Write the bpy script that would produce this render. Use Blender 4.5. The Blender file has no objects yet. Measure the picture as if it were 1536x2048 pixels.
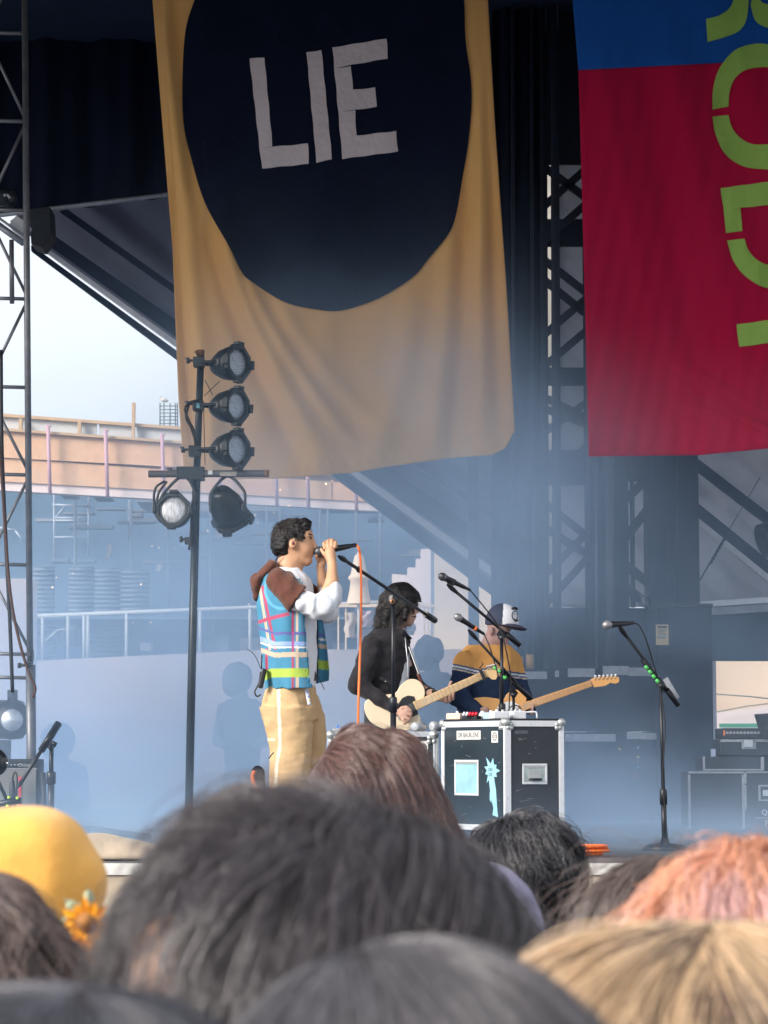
import bpy, bmesh, math, random
import numpy as np
from mathutils import Vector, Matrix

random.seed(7)
SC = bpy.context.scene
COL = SC.collection
# ------------------------------------------------------------------ camera, world, sun, exposure
F = 5000.0                       # focal length in pixels of the 1536 x 2048 photograph
CAMZ = 1.9
PITCH = math.atan(486.0 / F)     # horizon sits at row 1510
cam_d = bpy.data.cameras.new('camera')
cam = bpy.data.objects.new('camera', cam_d); COL.objects.link(cam)
cam.location = (0, 0, CAMZ)
cam.rotation_euler = (math.pi / 2 + PITCH, 0, 0)
cam_d.sensor_fit = 'VERTICAL'; cam_d.sensor_height = 36; cam_d.sensor_width = 27
cam_d.lens = 36 * F / 2048
cam_d.clip_start = 0.1; cam_d.clip_end = 600
cam_d.dof.use_dof = True; cam_d.dof.focus_distance = 14.2; cam_d.dof.aperture_fstop = 12.5
SC.camera = cam

W = bpy.data.worlds.new('World'); SC.world = W; W.use_nodes = True
wn_ = W.node_tree.nodes; wl_ = W.node_tree.links
wn_.clear()
SUN_EL, SUN_AZ = math.radians(27), math.radians(232)      # behind the camera, a little to the left
sky = wn_.new('ShaderNodeTexSky'); sky.sky_type = 'NISHITA'; sky.sun_disc = False
sky.sun_elevation = SUN_EL; sky.sun_rotation = SUN_AZ; sky.dust_density = 3.0; sky.air_density = 1.0
hs = wn_.new('ShaderNodeHueSaturation'); hs.inputs['Saturation'].default_value = 0.22
mixc = wn_.new('ShaderNodeMixRGB'); mixc.inputs['Fac'].default_value = 0.5
mixc.inputs['Color2'].default_value = (8.3, 9.1, 10.1, 1)   # even cloud layer over the blue
bg = wn_.new('ShaderNodeBackground'); bg.inputs['Strength'].default_value = 0.085
wo = wn_.new('ShaderNodeOutputWorld')
wl_.new(sky.outputs[0], hs.inputs['Color']); wl_.new(hs.outputs[0], mixc.inputs['Color1'])
wl_.new(mixc.outputs[0], bg.inputs['Color']); wl_.new(bg.outputs[0], wo.inputs['Surface'])

sd = bpy.data.lights.new('sun', 'SUN'); sd.energy = 2.4; sd.angle = math.radians(24); sd.color = (1.0, 0.945, 0.87)
sun = bpy.data.objects.new('sun', sd); COL.objects.link(sun)
# light travels from behind the camera (-y), from the left, downward
_sd = Vector((math.sin(SUN_AZ) * math.cos(SUN_EL), math.cos(SUN_AZ) * math.cos(SUN_EL), math.sin(SUN_EL)))
sun.rotation_euler = _sd.to_track_quat('Z', 'Y').to_euler()

SC.view_settings.view_transform = 'Standard'; SC.view_settings.look = 'None'
SC.view_settings.exposure = 1.0; SC.view_settings.gamma = 1.0
SC.view_settings.use_curve_mapping = False
SC.render.engine = 'CYCLES'
SC.cycles.use_denoising = True
SC.cycles.max_bounces = 8; SC.cycles.volume_bounces = 3; SC.cycles.transparent_max_bounces = 24
SC.cycles.volume_step_rate = 4.0; SC.cycles.volume_max_steps = 64
try:
    SC.cycles_curves.shape = 'RIBBONS'
except Exception:
    pass

# ------------------------------------------------------------------ helpers
CT, ST = math.cos(PITCH), math.sin(PITCH)
def P(px, py, D):
    """point of the vertical plane y = D that lies behind pixel (px, py) of the photograph"""
    yu = (1024.0 - py) / F
    t = D / (CT - ST * yu)
    return np.array([(px - 768.0) / F * t, D, CAMZ + t * (ST + CT * yu)])
FLOOR = 1.35                     # top of the stage deck
def PF(px, D):                   # point of the stage floor in column px at distance D
    t = D
    return np.array([(px - 768.0) / F * D, D, FLOOR])

def tag(o, label=None, cat=None, group=None, kind=None):
    if label: o['label'] = label
    if cat: o['category'] = cat
    if group: o['group'] = group
    if kind: o['kind'] = kind
    return o
def thing(name, loc, label, cat, group=None):
    o = bpy.data.objects.new(name, None); COL.objects.link(o)
    o.location = Vector([float(v) for v in loc]); o.empty_display_size = .1
    return tag(o, label, cat, group)
def wloc(parent):
    l = Vector((0, 0, 0)); p = parent
    while p is not None:
        l += p.location; p = p.parent
    return l
def link(name, me, m=None, parent=None, loc=None):
    """me is in world coordinates; the object's origin goes to its parent's origin, or to loc"""
    o = bpy.data.objects.new(name, me); COL.objects.link(o)
    if m is not None:
        if isinstance(m, (list, tuple)):
            for x in m: me.materials.append(x)
        else: me.materials.append(m)
    if parent is not None:
        o.parent = parent; off = wloc(parent)
    else:
        off = Vector([float(v) for v in loc]) if loc is not None else Vector((0, 0, 0)); o.location = off
    if off.length > 0: me.transform(Matrix.Translation(-off))
    return o

class MB:
    """collects simple solids as vertices and faces"""
    def __init__(s): s.v = []; s.f = []; s.mi = []; s.sm = []; s.cur = 0
    def _add(s, vs, fs, smooth=False):
        n = len(s.v); s.v += [tuple(float(c) for c in v) for v in vs]
        for f in fs: s.f.append([n + i for i in f]); s.mi.append(s.cur); s.sm.append(smooth)
    def hexa(s, p):              # 8 corners, bottom 4 then top 4 (same order)
        s._add(p, [(3, 2, 1, 0), (4, 5, 6, 7), (0, 1, 5, 4), (1, 2, 6, 5), (2, 3, 7, 6), (3, 0, 4, 7)]); return s
    def box(s, lo, hi):
        x0, y0, z0 = lo; x1, y1, z1 = hi
        return s.hexa([(x0, y0, z0), (x1, y0, z0), (x1, y1, z0), (x0, y1, z0), (x0, y0, z1), (x1, y0, z1), (x1, y1, z1), (x0, y1, z1)])
    def frame_box(s, O, ax, ay, az, lo, hi):      # box in a local frame
        O = np.array(O, float)
        pts = []
        for z in (lo[2], hi[2]):
            for (x, y) in ((lo[0], lo[1]), (hi[0], lo[1]), (hi[0], hi[1]), (lo[0], hi[1])):
                pts.append(O + np.array(ax) * x + np.array(ay) * y + np.array(az) * z)
        return s.hexa(pts)
    def slab(s, poly, th):       # px polygon list [(px,py)], at distance given as 3rd value; extruded back by th
        p0 = [np.array(q) for q in poly]; n = len(p0)
        p1 = [q + np.array([0, th, 0]) for q in p0]
        s._add(p0 + p1, [tuple(range(n)), tuple(range(2 * n - 1, n - 1, -1))] + [(i, i + n, (i + 1) % n + n, (i + 1) % n) for i in range(n)]); return s
    def tube(s, pts, r, seg=10, cap=True):
        pts = [np.array(p, float) for p in pts]; n = len(pts)
        rr = r if hasattr(r, '__len__') else [r] * n
        T = []
        for i in range(n):
            a = pts[min(i + 1, n - 1)] - pts[max(i - 1, 0)]
            T.append(a / (np.linalg.norm(a) + 1e-12))
        up = np.array([0, 0, 1.0]) if abs(T[0][2]) < .9 else np.array([1.0, 0, 0])
        N = np.cross(T[0], up); N /= np.linalg.norm(N)
        vs = []
        for i in range(n):
            N = N - T[i] * np.dot(N, T[i]); N /= (np.linalg.norm(N) + 1e-12)
            B = np.cross(T[i], N)
            for k in range(seg):
                a = 2 * math.pi * k / seg
                vs.append(pts[i] + (N * math.cos(a) + B * math.sin(a)) * rr[i])
        fs = []
        for i in range(n - 1):
            for k in range(seg):
                k2 = (k + 1) % seg
                fs.append((i * seg + k, i * seg + k2, (i + 1) * seg + k2, (i + 1) * seg + k))
        s._add(vs, fs, True)
        if cap:
            m = len(s.v) - len(vs)
            s.f.append([m + k for k in range(seg)][::-1]); s.mi.append(s.cur); s.sm.append(False)
            s.f.append([m + (n - 1) * seg + k for k in range(seg)]); s.mi.append(s.cur); s.sm.append(False)
        return s
    def lathe(s, O, axis, prof, seg=24, smooth=True, faces=None):   # prof [(along, radius)]
        O = np.array(O, float); A = np.array(axis, float); A /= np.linalg.norm(A)
        up = np.array([0, 0, 1.0]) if abs(A[2]) < .9 else np.array([1.0, 0, 0])
        N = np.cross(A, up); N /= np.linalg.norm(N); B = np.cross(A, N)
        vs = []
        for (a, r) in prof:
            for k in range(seg):
                t = 2 * math.pi * (k + .5) / seg
                vs.append(O + A * a + (N * math.cos(t) + B * math.sin(t)) * max(r, 1e-5))
        fs = [(i * seg + k, (i + 1) * seg + k, (i + 1) * seg + (k + 1) % seg, i * seg + (k + 1) % seg) for i in range(len(prof) - 1) for k in range(seg)]
        s._add(vs, fs, smooth); return s
    def grid(s, fn, nu, nv, smooth=True):          # fn(u, v) -> point
        vs = [fn(i / nu, j / nv) for j in range(nv + 1) for i in range(nu + 1)]
        fs = [(j * (nu + 1) + i, j * (nu + 1) + i + 1, (j + 1) * (nu + 1) + i + 1, (j + 1) * (nu + 1) + i) for j in range(nv) for i in range(nu)]
        s._add(vs, fs, smooth); return s
    def sheet(s, fn, nu, nv, th):                  # a grid with a back side th behind it (real thickness)
        n0 = len(s.v); s.grid(fn, nu, nv)
        front = s.v[n0:]
        nb = len(s.v)
        s.v += [(x, y + th, z) for (x, y, z) in front]
        w = nu + 1
        q = []
        for j in range(nv):
            for i in range(nu):
                a = j * w + i; q.append((nb + a, nb + a + w, nb + a + w + 1, nb + a + 1))
        for i in range(nu):
            q.append((n0 + i, nb + i, nb + i + 1, n0 + i + 1)); a = nv * w + i
            q.append((n0 + a, n0 + a + 1, nb + a + 1, nb + a))
        for j in range(nv):
            a = j * w; q.append((n0 + a, n0 + a + w, nb + a + w, nb + a)); a += nu
            q.append((n0 + a, nb + a, nb + a + w, n0 + a + w))
        for f in q: s.f.append(list(f)); s.mi.append(s.cur); s.sm.append(True)
        return s
    def mesh(s, name):
        me = bpy.data.meshes.new(name); me.from_pydata(s.v, [], s.f); me.update()
        me.polygons.foreach_set('material_index', s.mi); me.polygons.foreach_set('use_smooth', s.sm)
        bm = bmesh.new(); bm.from_mesh(me); bmesh.ops.recalc_face_normals(bm, faces=bm.faces); bm.to_mesh(me); bm.free()
        return me
    def build(s, name, m, parent=None, loc=None, bevel=0):
        o = link(name, s.mesh(name), m, parent, loc)
        if bevel:
            b = o.modifiers.new('bevel', 'BEVEL'); b.width = bevel; b.segments = 2; b.limit_method = 'ANGLE'
        return o

def smooth_path(pts, k=8):
    pts = [np.array(p, float) for p in pts]; out = []
    q = [pts[0] * 2 - pts[1]] + pts + [pts[-1] * 2 - pts[-2]]
    for i in range(1, len(q) - 2):
        for j in range(k):
            t = j / k; a, b, c, d = q[i - 1], q[i], q[i + 1], q[i + 2]
            out.append(.5 * (2 * b + (c - a) * t + (2 * a - 5 * b + 4 * c - d) * t * t + (3 * b - a - 3 * c + d) * t ** 3))
    out.append(pts[-1]); return out

def sines(p, freq, seed=0, n=6):
    """cheap smooth noise in about [-1, 1] for an array of points"""
    r = np.random.RandomState(seed); o = 0
    q = p * freq
    for i in range(n):
        d = r.normal(size=3); d /= np.linalg.norm(d)
        o = o + np.sin(q @ d * (0.7 + .9 * r.rand()) * 2 * math.pi + r.rand() * 6.28 + 1.3 * np.sin(q @ r.normal(size=3)))
    return o / n * 1.4

# ------------------------------------------------------------------ materials
def mat(name, col, rough=.6, metal=0., var=.12, vscale=6., bump=0., bscale=60., bdist=.003, spec=.5, sheen=0., attr=None, dirt=None, trans=0., emit=None, estr=0., noise_detail=4, stretch=None, alpha=None):
    m = bpy.data.materials.new(name); m.use_nodes = True
    nt = m.node_tree; N = nt.nodes; L = nt.links
    b = N['Principled BSDF']
    b.inputs['Roughness'].default_value = rough; b.inputs['Metallic'].default_value = metal
    b.inputs['Specular IOR Level'].default_value = spec
    if sheen: b.inputs['Sheen Weight'].default_value = sheen
    if trans: b.inputs['Transmission Weight'].default_value = trans
    tc = N.new('ShaderNodeTexCoord'); vec = tc.outputs['Object']
    if stretch:
        mp = N.new('ShaderNodeMapping'); mp.inputs['Scale'].default_value = stretch
        L.new(vec, mp.inputs['Vector']); vec = mp.outputs[0]
    nz = N.new('ShaderNodeTexNoise'); nz.inputs['Scale'].default_value = vscale; nz.inputs['Detail'].default_value = noise_detail
    L.new(vec, nz.inputs['Vector'])
    if attr:
        a = N.new('ShaderNodeAttribute'); a.attribute_name = attr; base = a.outputs['Color']
    else:
        rgb = N.new('ShaderNodeRGB'); rgb.outputs[0].default_value = (*col, 1); base = rgb.outputs[0]
    mr = N.new('ShaderNodeMapRange'); mr.inputs['From Min'].default_value = .25; mr.inputs['From Max'].default_value = .75
    mr.inputs['To Min'].default_value = 1 - var; mr.inputs['To Max'].default_value = 1 + var
    L.new(nz.outputs['Fac'], mr.inputs['Value'])
    mu = N.new('ShaderNodeVectorMath'); mu.operation = 'SCALE'
    L.new(base, mu.inputs[0]); L.new(mr.outputs[0], mu.inputs['Scale']); out = mu.outputs[0]
    if dirt:
        dcol, lo, hi, ds = dirt
        n2 = N.new('ShaderNodeTexNoise'); n2.inputs['Scale'].default_value = ds; n2.inputs['Detail'].default_value = 6
        L.new(tc.outputs['Object'], n2.inputs['Vector'])
        m2 = N.new('ShaderNodeMapRange'); m2.inputs['From Min'].default_value = lo; m2.inputs['From Max'].default_value = hi
        L.new(n2.outputs['Fac'], m2.inputs['Value'])
        mx = N.new('ShaderNodeMixRGB'); mx.inputs['Color2'].default_value = (*dcol, 1)
        L.new(m2.outputs[0], mx.inputs['Fac']); L.new(out, mx.inputs['Color1']); out = mx.outputs[0]
    L.new(out, b.inputs['Base Color'])
    if bump:
        n3 = N.new('ShaderNodeTexNoise'); n3.inputs['Scale'].default_value = bscale; n3.inputs['Detail'].default_value = 4
        L.new(vec, n3.inputs['Vector'])
        bp = N.new('ShaderNodeBump'); bp.inputs['Strength'].default_value = bump; bp.inputs['Distance'].default_value = bdist
        L.new(n3.outputs['Fac'], bp.inputs['Height']); L.new(bp.outputs[0], b.inputs['Normal'])
    if emit:
        b.inputs['Emission Color'].default_value = (*emit, 1); b.inputs['Emission Strength'].default_value = estr
    if alpha is not None: b.inputs['Alpha'].default_value = alpha
    return m

def fabric(name, col, transl=.0, var=.1, bump=.5, bscale=14., bdist=.01, rough=.9, vscale=3., sheen=.2, weave=True, stretch=None):
    m = mat(name, col, rough=rough, var=var, vscale=vscale, bump=bump, bscale=bscale, bdist=bdist, spec=.15, sheen=sheen, stretch=stretch)
    if transl:
        nt = m.node_tree; N = nt.nodes; L = nt.links
        b = N['Principled BSDF']; out = [n for n in N if n.type == 'OUTPUT_MATERIAL'][0]
        t = N.new('ShaderNodeBsdfTranslucent'); mx = N.new('ShaderNodeMixShader'); mx.inputs[0].default_value = transl
        src = b.inputs['Base Color'].links[0].from_socket
        L.new(src, t.inputs['Color']); L.new(b.outputs[0], mx.inputs[1]); L.new(t.outputs[0], mx.inputs[2]); L.new(mx.outputs[0], out.inputs['Surface'])
    return m

def hairmat(name, col, rough=.35, var=.35):
    m = bpy.data.materials.new(name); m.use_nodes = True
    nt = m.node_tree; N = nt.nodes; L = nt.links
    b = N['Principled BSDF']; b.inputs['Roughness'].default_value = rough; b.inputs['Specular IOR Level'].default_value = 1.0
    b.inputs['Specular Tint'].default_value = (1, .96, .96, 1)
    hi = N.new('ShaderNodeHairInfo')
    mr = N.new('ShaderNodeMapRange'); mr.inputs['To Min'].default_value = 1 - var; mr.inputs['To Max'].default_value = 1 + var * 1.5
    L.new(hi.outputs['Random'], mr.inputs['Value'])
    rgb = N.new('ShaderNodeRGB'); rgb.outputs[0].default_value = (*col, 1)
    mu = N.new('ShaderNodeVectorMath'); mu.operation = 'SCALE'
    L.new(rgb.outputs[0], mu.inputs[0]); L.new(mr.outputs[0], mu.inputs['Scale']); L.new(mu.outputs[0], b.inputs['Base Color'])
    return m

def text_obj(name, s, O, ax, az, size, m, parent, th=.0006, align='CENTER', sx=1.0):
    """flat lettering: body text converted to a mesh, standing in the frame (ax right, az up) at world point O"""
    cu = bpy.data.curves.new(name, 'FONT'); cu.body = s; cu.size = size; cu.extrude = th
    cu.align_x = align; cu.align_y = 'CENTER'; cu.resolution_u = 3
    tmp = bpy.data.objects.new('tmp', cu); COL.objects.link(tmp)
    dg = bpy.context.evaluated_depsgraph_get(); me = bpy.data.meshes.new_from_object(tmp.evaluated_get(dg))
    bpy.data.objects.remove(tmp); bpy.data.curves.remove(cu)
    ax = Vector(ax).normalized(); az = Vector(az).normalized(); ay = ax.cross(az)
    M = Matrix(((ax.x * sx, az.x, -ay.x, O[0]), (ax.y * sx, az.y, -ay.y, O[1]), (ax.z * sx, az.z, -ay.z, O[2]), (0, 0, 0, 1)))
    me.transform(M)
    me.name = name
    me.materials.clear()
    return link(name, me, m, parent)

# ------------------------------------------------------------------ signed distance modelling (bodies, clothes)
class Field:
    def __init__(s, lo, hi, h):
        s.lo = np.array(lo, float); s.h = h
        s.n = np.ceil((np.array(hi, float) - s.lo) / h).astype(int) + 1
        s.F = np.full(s.n, 1.0)
    def _sub(s, lo, hi, pad):
        a = np.clip(np.floor((np.array(lo) - pad - s.lo) / s.h).astype(int), 0, s.n - 1)
        b = np.clip(np.ceil((np.array(hi) + pad - s.lo) / s.h).astype(int) + 1, 1, s.n)
        if np.any(b <= a): return None
        ax = [s.lo[i] + s.h * np.arange(a[i], b[i]) for i in range(3)]
        X, Y, Z = np.meshgrid(*ax, indexing='ij')
        return (slice(a[0], b[0]), slice(a[1], b[1]), slice(a[2], b[2])), X, Y, Z
    def _comb(s, sl, d, k, cut=False):
        f = s.F[sl]
        if cut: d = -d
        if cut:
            hh = np.clip(.5 - .5 * (d - f) / k, 0, 1) if k > 0 else None
            if k > 0: s.F[sl] = f * hh * 1.0 + d * (1 - hh) + k * hh * (1 - hh) if False else np.maximum(f, d)
            else: s.F[sl] = np.maximum(f, d)
            return
        if k > 0:
            hh = np.clip(.5 + .5 * (d - f) / k, 0, 1); s.F[sl] = d * (1 - hh) + f * hh - k * hh * (1 - hh)
        else: s.F[sl] = np.minimum(f, d)
    def cap(s, a, b, ra, rb=None, k=.02, cut=False, sy=1.0):
        rb = ra if rb is None else rb; a = np.array(a, float); b = np.array(b, float); R = max(ra, rb) * max(1, sy)
        g = s._sub(np.minimum(a, b) - R, np.maximum(a, b) + R, k + 2 * s.h)
        if g is None: return s
        sl, X, Y, Z = g; d = b - a; e = d.copy(); 
        px, py, pz = X - a[0], (Y - a[1]) , Z - a[2]
        L2 = d @ d + 1e-12; t = np.clip((px * d[0] + py * d[1] + pz * d[2]) / L2, 0, 1)
        dd = np.sqrt((px - t * d[0]) ** 2 + ((py - t * d[1]) / sy) ** 2 + (pz - t * d[2]) ** 2) - (ra + (rb - ra) * t)
        s._comb(sl, dd, k, cut); return s
    def ell(s, c, r, k=.02, cut=False, rot=None):       # rot: angle (deg) about the y axis, positive leans the top towards +x
        c = np.array(c, float); r = np.array(r, float) * np.ones(3); R = np.max(r) * np.ones(3) if rot else r
        g = s._sub(c - R, c + R, k + 2 * s.h)
        if g is None: return s
        sl, X, Y, Z = g; x, y, z = X - c[0], Y - c[1], Z - c[2]
        if rot:
            a = math.radians(rot); x, z = x * math.cos(a) - z * math.sin(a), x * math.sin(a) + z * math.cos(a)
        k0 = np.sqrt((x / r[0]) ** 2 + (y / r[1]) ** 2 + (z / r[2]) ** 2)
        k1 = np.sqrt((x / r[0] ** 2) ** 2 + (y / r[1] ** 2) ** 2 + (z / r[2] ** 2) ** 2) + 1e-9
        s._comb(sl, k0 * (k0 - 1) / k1, k, cut); return s
    def loft(s, rings, k=.01, cut=False):               # rings [(centre, rx, ry)] from top to bottom, horizontal ellipses
        rs = sorted(rings, key=lambda r_: r_[0][2]); C_ = np.array([r_[0] for r_ in rs], float)
        A_ = np.array([r_[1] for r_ in rs]); B_ = np.array([r_[2] for r_ in rs]); R = np.array([A_.max(), B_.max(), 0])
        g = s._sub(C_.min(0) - R, C_.max(0) + R, k + 2 * s.h)
        if g is None: return s
        sl, X, Y, Z = g; zz = Z[0, 0]; zk = C_[:, 2]
        sm = lambda v: np.convolve(np.pad(np.interp(zz, zk, v), 4, 'edge'), np.ones(9) / 9, 'valid')
        cx, cy, a, b = sm(C_[:, 0]), sm(C_[:, 1]), sm(A_), sm(B_)
        q = np.sqrt(((X - cx) / a) ** 2 + ((Y - cy) / b) ** 2)
        dr = (q - 1) * np.minimum(a, b)
        dz = np.maximum(zk[0] - Z, Z - zk[-1])
        d = np.where(dz > 0, np.sqrt(np.maximum(dr, 0) ** 2 + dz ** 2), np.maximum(dr, dz))
        s._comb(sl, d, k, cut)
        return s
    def offset(s, fn):                                  # add fn(points Nx3) to the distance (wrinkles)
        m = np.abs(s.F) < .06
        idx = np.argwhere(m); p = s.lo + idx * s.h
        s.F[m] += fn(p); return s
    def shell_plane(s, pt, nrm):                        # cut away everything on the side nrm points to
        ax = [s.lo[i] + s.h * np.arange(s.n[i]) for i in range(3)]
        X, Y, Z = np.meshgrid(*ax, indexing='ij', sparse=True)
        n = np.array(nrm, float); n /= np.linalg.norm(n)
        d = (X - pt[0]) * n[0] + (Y - pt[1]) * n[1] + (Z - pt[2]) * n[2]
        s.F = np.maximum(s.F, d); return s
    def mesh(s, name, relax=3):
        Fd = s.F; h = s.h
        Fd[0] = Fd[-1] = 1; Fd[:, 0] = Fd[:, -1] = 1; Fd[:, :, 0] = Fd[:, :, -1] = 1
        S = Fd < 0
        nx, ny, nz = Fd.shape
        c = [S[i:nx - 1 + i, j:ny - 1 + j, k:nz - 1 + k] for i in (0, 1) for j in (0, 1) for k in (0, 1)]
        any_ = np.logical_or.reduce(c); all_ = np.logical_and.reduce(c); act = any_ & ~all_
        idx = -np.ones(act.shape, int); cells = np.argwhere(act); idx[act] = np.arange(len(cells))
        acc = np.zeros((len(cells), 3)); cnt = np.zeros(len(cells))
        corners = [(i, j, k) for i in (0, 1) for j in (0, 1) for k in (0, 1)]
        for a in corners:
            for ax in range(3):
                if a[ax] == 1: continue
                b = list(a); b[ax] = 1
                fa = Fd[cells[:, 0] + a[0], cells[:, 1] + a[1], cells[:, 2] + a[2]]
                fb = Fd[cells[:, 0] + b[0], cells[:, 1] + b[1], cells[:, 2] + b[2]]
                m = (fa < 0) != (fb < 0)
                t = np.where(m, fa / (fa - fb + 1e-20), 0)
                p = np.tile(np.array(a, float), (len(cells), 1)); p[:, ax] += t
                acc[m] += p[m]; cnt[m] += 1
        V = s.lo + (cells + acc / cnt[:, None]) * h
        faces = []
        for ax in range(3):
            o1, o2 = [(1, 2), (2, 0), (0, 1)][ax]
            sl0 = [slice(None)] * 3; sl1 = [slice(None)] * 3; sl0[ax] = slice(0, -1); sl1[ax] = slice(1, None)
            a = S[tuple(sl0)]; b = S[tuple(sl1)]
            for flip, mm in ((False, a & ~b), (True, ~a & b)):
                e = np.argwhere(mm)
                if len(e) == 0: continue
                q = []
                for (d1, d2) in ((1, 1), (0, 1), (0, 0), (1, 0)):
                    cc = e.copy(); cc[:, o1] -= d1; cc[:, o2] -= d2
                    q.append(idx[cc[:, 0], cc[:, 1], cc[:, 2]])
                q = np.stack(q, 1)
                if flip: q = q[:, ::-1]
                faces.append(q)
        Fc = np.concatenate(faces)
        Fc = Fc[(Fc >= 0).all(1)]
        if relax:
            E = np.concatenate([Fc[:, [0, 1]], Fc[:, [1, 2]], Fc[:, [2, 3]], Fc[:, [3, 0]]])
            for it in range(relax):
                a = np.zeros_like(V); n = np.zeros(len(V))
                for x, y in ((0, 1), (1, 0)):
                    for cdim in range(3): a[:, cdim] += np.bincount(E[:, x], V[E[:, y], cdim], len(V))
                    n += np.bincount(E[:, x], minlength=len(V))
                V = V * .45 + .55 * a / np.maximum(n, 1)[:, None]
        me = bpy.data.meshes.new(name)
        me.vertices.add(len(V)); me.vertices.foreach_set('co', V.astype(np.float32).ravel())
        me.loops.add(Fc.size); me.loops.foreach_set('vertex_index', Fc.astype(np.int32).ravel())
        me.polygons.add(len(Fc)); me.polygons.foreach_set('loop_start', np.arange(0, Fc.size, 4, dtype=np.int32))
        me.update(calc_edges=True); me.validate()
        me.polygons.foreach_set('use_smooth', np.ones(len(me.polygons), bool))
        return me

def paint(me, fn):
    """cloth pattern: one colour per vertex, fn(points) -> N x 3"""
    n = len(me.vertices); co = np.empty(n * 3, np.float32); me.vertices.foreach_get('co', co)
    c = fn(co.reshape(-1, 3).astype(float)); rgba = np.ones((n, 4), np.float32); rgba[:, :3] = c
    a = me.color_attributes.new('Col', 'FLOAT_COLOR', 'POINT'); a.data.foreach_set('color', rgba.ravel())

# ------------------------------------------------------------------ hair
def hair_obj(name, paths, rad, m, parent, taper=.35):
    """paths: N x K x 3 world points"""
    N, K, _ = paths.shape
    hc = bpy.data.hair_curves.new(name); hc.add_curves([K] * N)
    off = np.array(wloc(parent))
    hc.attributes['position'].data.foreach_set('vector', (paths - off).astype(np.float32).ravel())
    r = hc.attributes.get('radius') or hc.attributes.new('radius', 'FLOAT', 'POINT')
    rr = np.linspace(1, taper, K)[None, :] * rad * (.8 + .4 * np.random.RandomState(1).rand(N, 1))
    r.data.foreach_set('value', rr.astype(np.float32).ravel())
    hc.materials.append(m)
    o = bpy.data.objects.new(name, hc); COL.objects.link(o); o.parent = parent
    return o

def head_hair(name, parent, c, R, crown, N, L, m, K=14, amax=1.75, lift=.1, wave=.01, clump=14, frizz=.004, curl=0., curlf=8., rad=.0004, seed=1, mask=None, drop=1.75, stray=.04, hang=(0, 0, -1), Lvar=.25):
    """strands that lie on an ellipsoid (centre c, radii R), run from the crown outward and then hang"""
    r = np.random.RandomState(seed)
    R = np.array(R, float); c = np.array(c, float)
    cr = np.array(crown, float); cr /= np.linalg.norm(cr)
    e1 = np.cross(cr, [0, 1, 0.1]); e1 /= np.linalg.norm(e1); e2 = np.cross(cr, e1)
    al = np.arccos(1 - (1 - math.cos(amax)) * r.rand(N)); be = r.rand(N) * 2 * math.pi
    if mask is not None:
        u = np.cos(al)[:, None] * cr + np.sin(al)[:, None] * (np.cos(be)[:, None] * e1 + np.sin(be)[:, None] * e2)
        keep = mask(u); al, be = al[keep], be[keep]; N = len(al)
    Ls = L * (1 - Lvar + 2 * Lvar * r.rand(N)); Ra = R.mean()
    nc = max(3, int(N / clump)); cal = np.arccos(1 - (1 - math.cos(amax)) * r.rand(nc)); cbe = r.rand(nc) * 2 * math.pi
    cu = np.stack([np.cos(cal), np.sin(cal) * np.cos(cbe), np.sin(cal) * np.sin(cbe)], 1)
    su = np.stack([np.cos(al), np.sin(al) * np.cos(be), np.sin(al) * np.sin(be)], 1)
    cid = np.empty(N, int)
    for i in range(0, N, 4000): cid[i:i + 4000] = np.argmax(su[i:i + 4000] @ cu.T, 1)
    dal, dbe = cal[cid] - al, (cbe[cid] - be + math.pi) % (2 * math.pi) - math.pi
    dbe = np.clip(dbe, -.6, .6)
    ph = r.rand(nc) * 6.28; ph01 = r.rand(nc); cr_ = 1 + .10 * (r.rand(nc) - .5); ph2 = r.rand(nc) * 6.28; fq = .7 + .6 * r.rand(nc)
    layer = r.rand(N); strayf = (r.rand(N) < stray) * r.rand(N)
    out = np.empty((N, K, 3)); pos_drop = None; hang = np.array(hang, float)
    ddir = None
    for k in range(K):
        t = k / (K - 1); a = al + Ls * t / Ra
        cl = 1.15 * t * (.4 + .6 * ph01[cid])
        a2 = np.minimum(a + dal * cl * .5, drop); b2 = be + dbe * cl + wave / Ra * np.sin(t * 5 * fq[cid] + ph[cid]) * t
        u = np.cos(a2)[:, None] * cr + np.sin(a2)[:, None] * (np.cos(b2)[:, None] * e1 + np.sin(b2)[:, None] * e2)
        rr = 1 + lift * (.25 + .75 * layer) * (math.sin(min(t * 3, 1.57))) + .25 * strayf * t
        p = c + u * R * (rr * (1 + (cr_[cid] - 1) * min(1, t * 4)))[:, None]
        over = np.maximum(a + dal * cl * .5 - drop, 0) * Ra
        p = p + hang * over[:, None]
        wv = wave * np.sin(t * 7 * fq[cid] + ph2[cid]) * t
        p = p + u * wv[:, None] * .6
        if curl:
            cp = curlf * t * 6.28 * Ls / L + ph[cid] + .5 * r.rand()
            p = p + (e1 * np.cos(cp)[:, None] + np.cross(u, e1) * np.sin(cp)[:, None]) * (curl * min(1, t * 3))
        p = p + sines(p + seed, 9., seed + 5, 4)[:, None] * frizz * t * e2 + r.normal(size=(N, 3)) * frizz * .25 * t
        out[:, k] = p
    return hair_obj(name, out, rad, m, parent)
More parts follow.
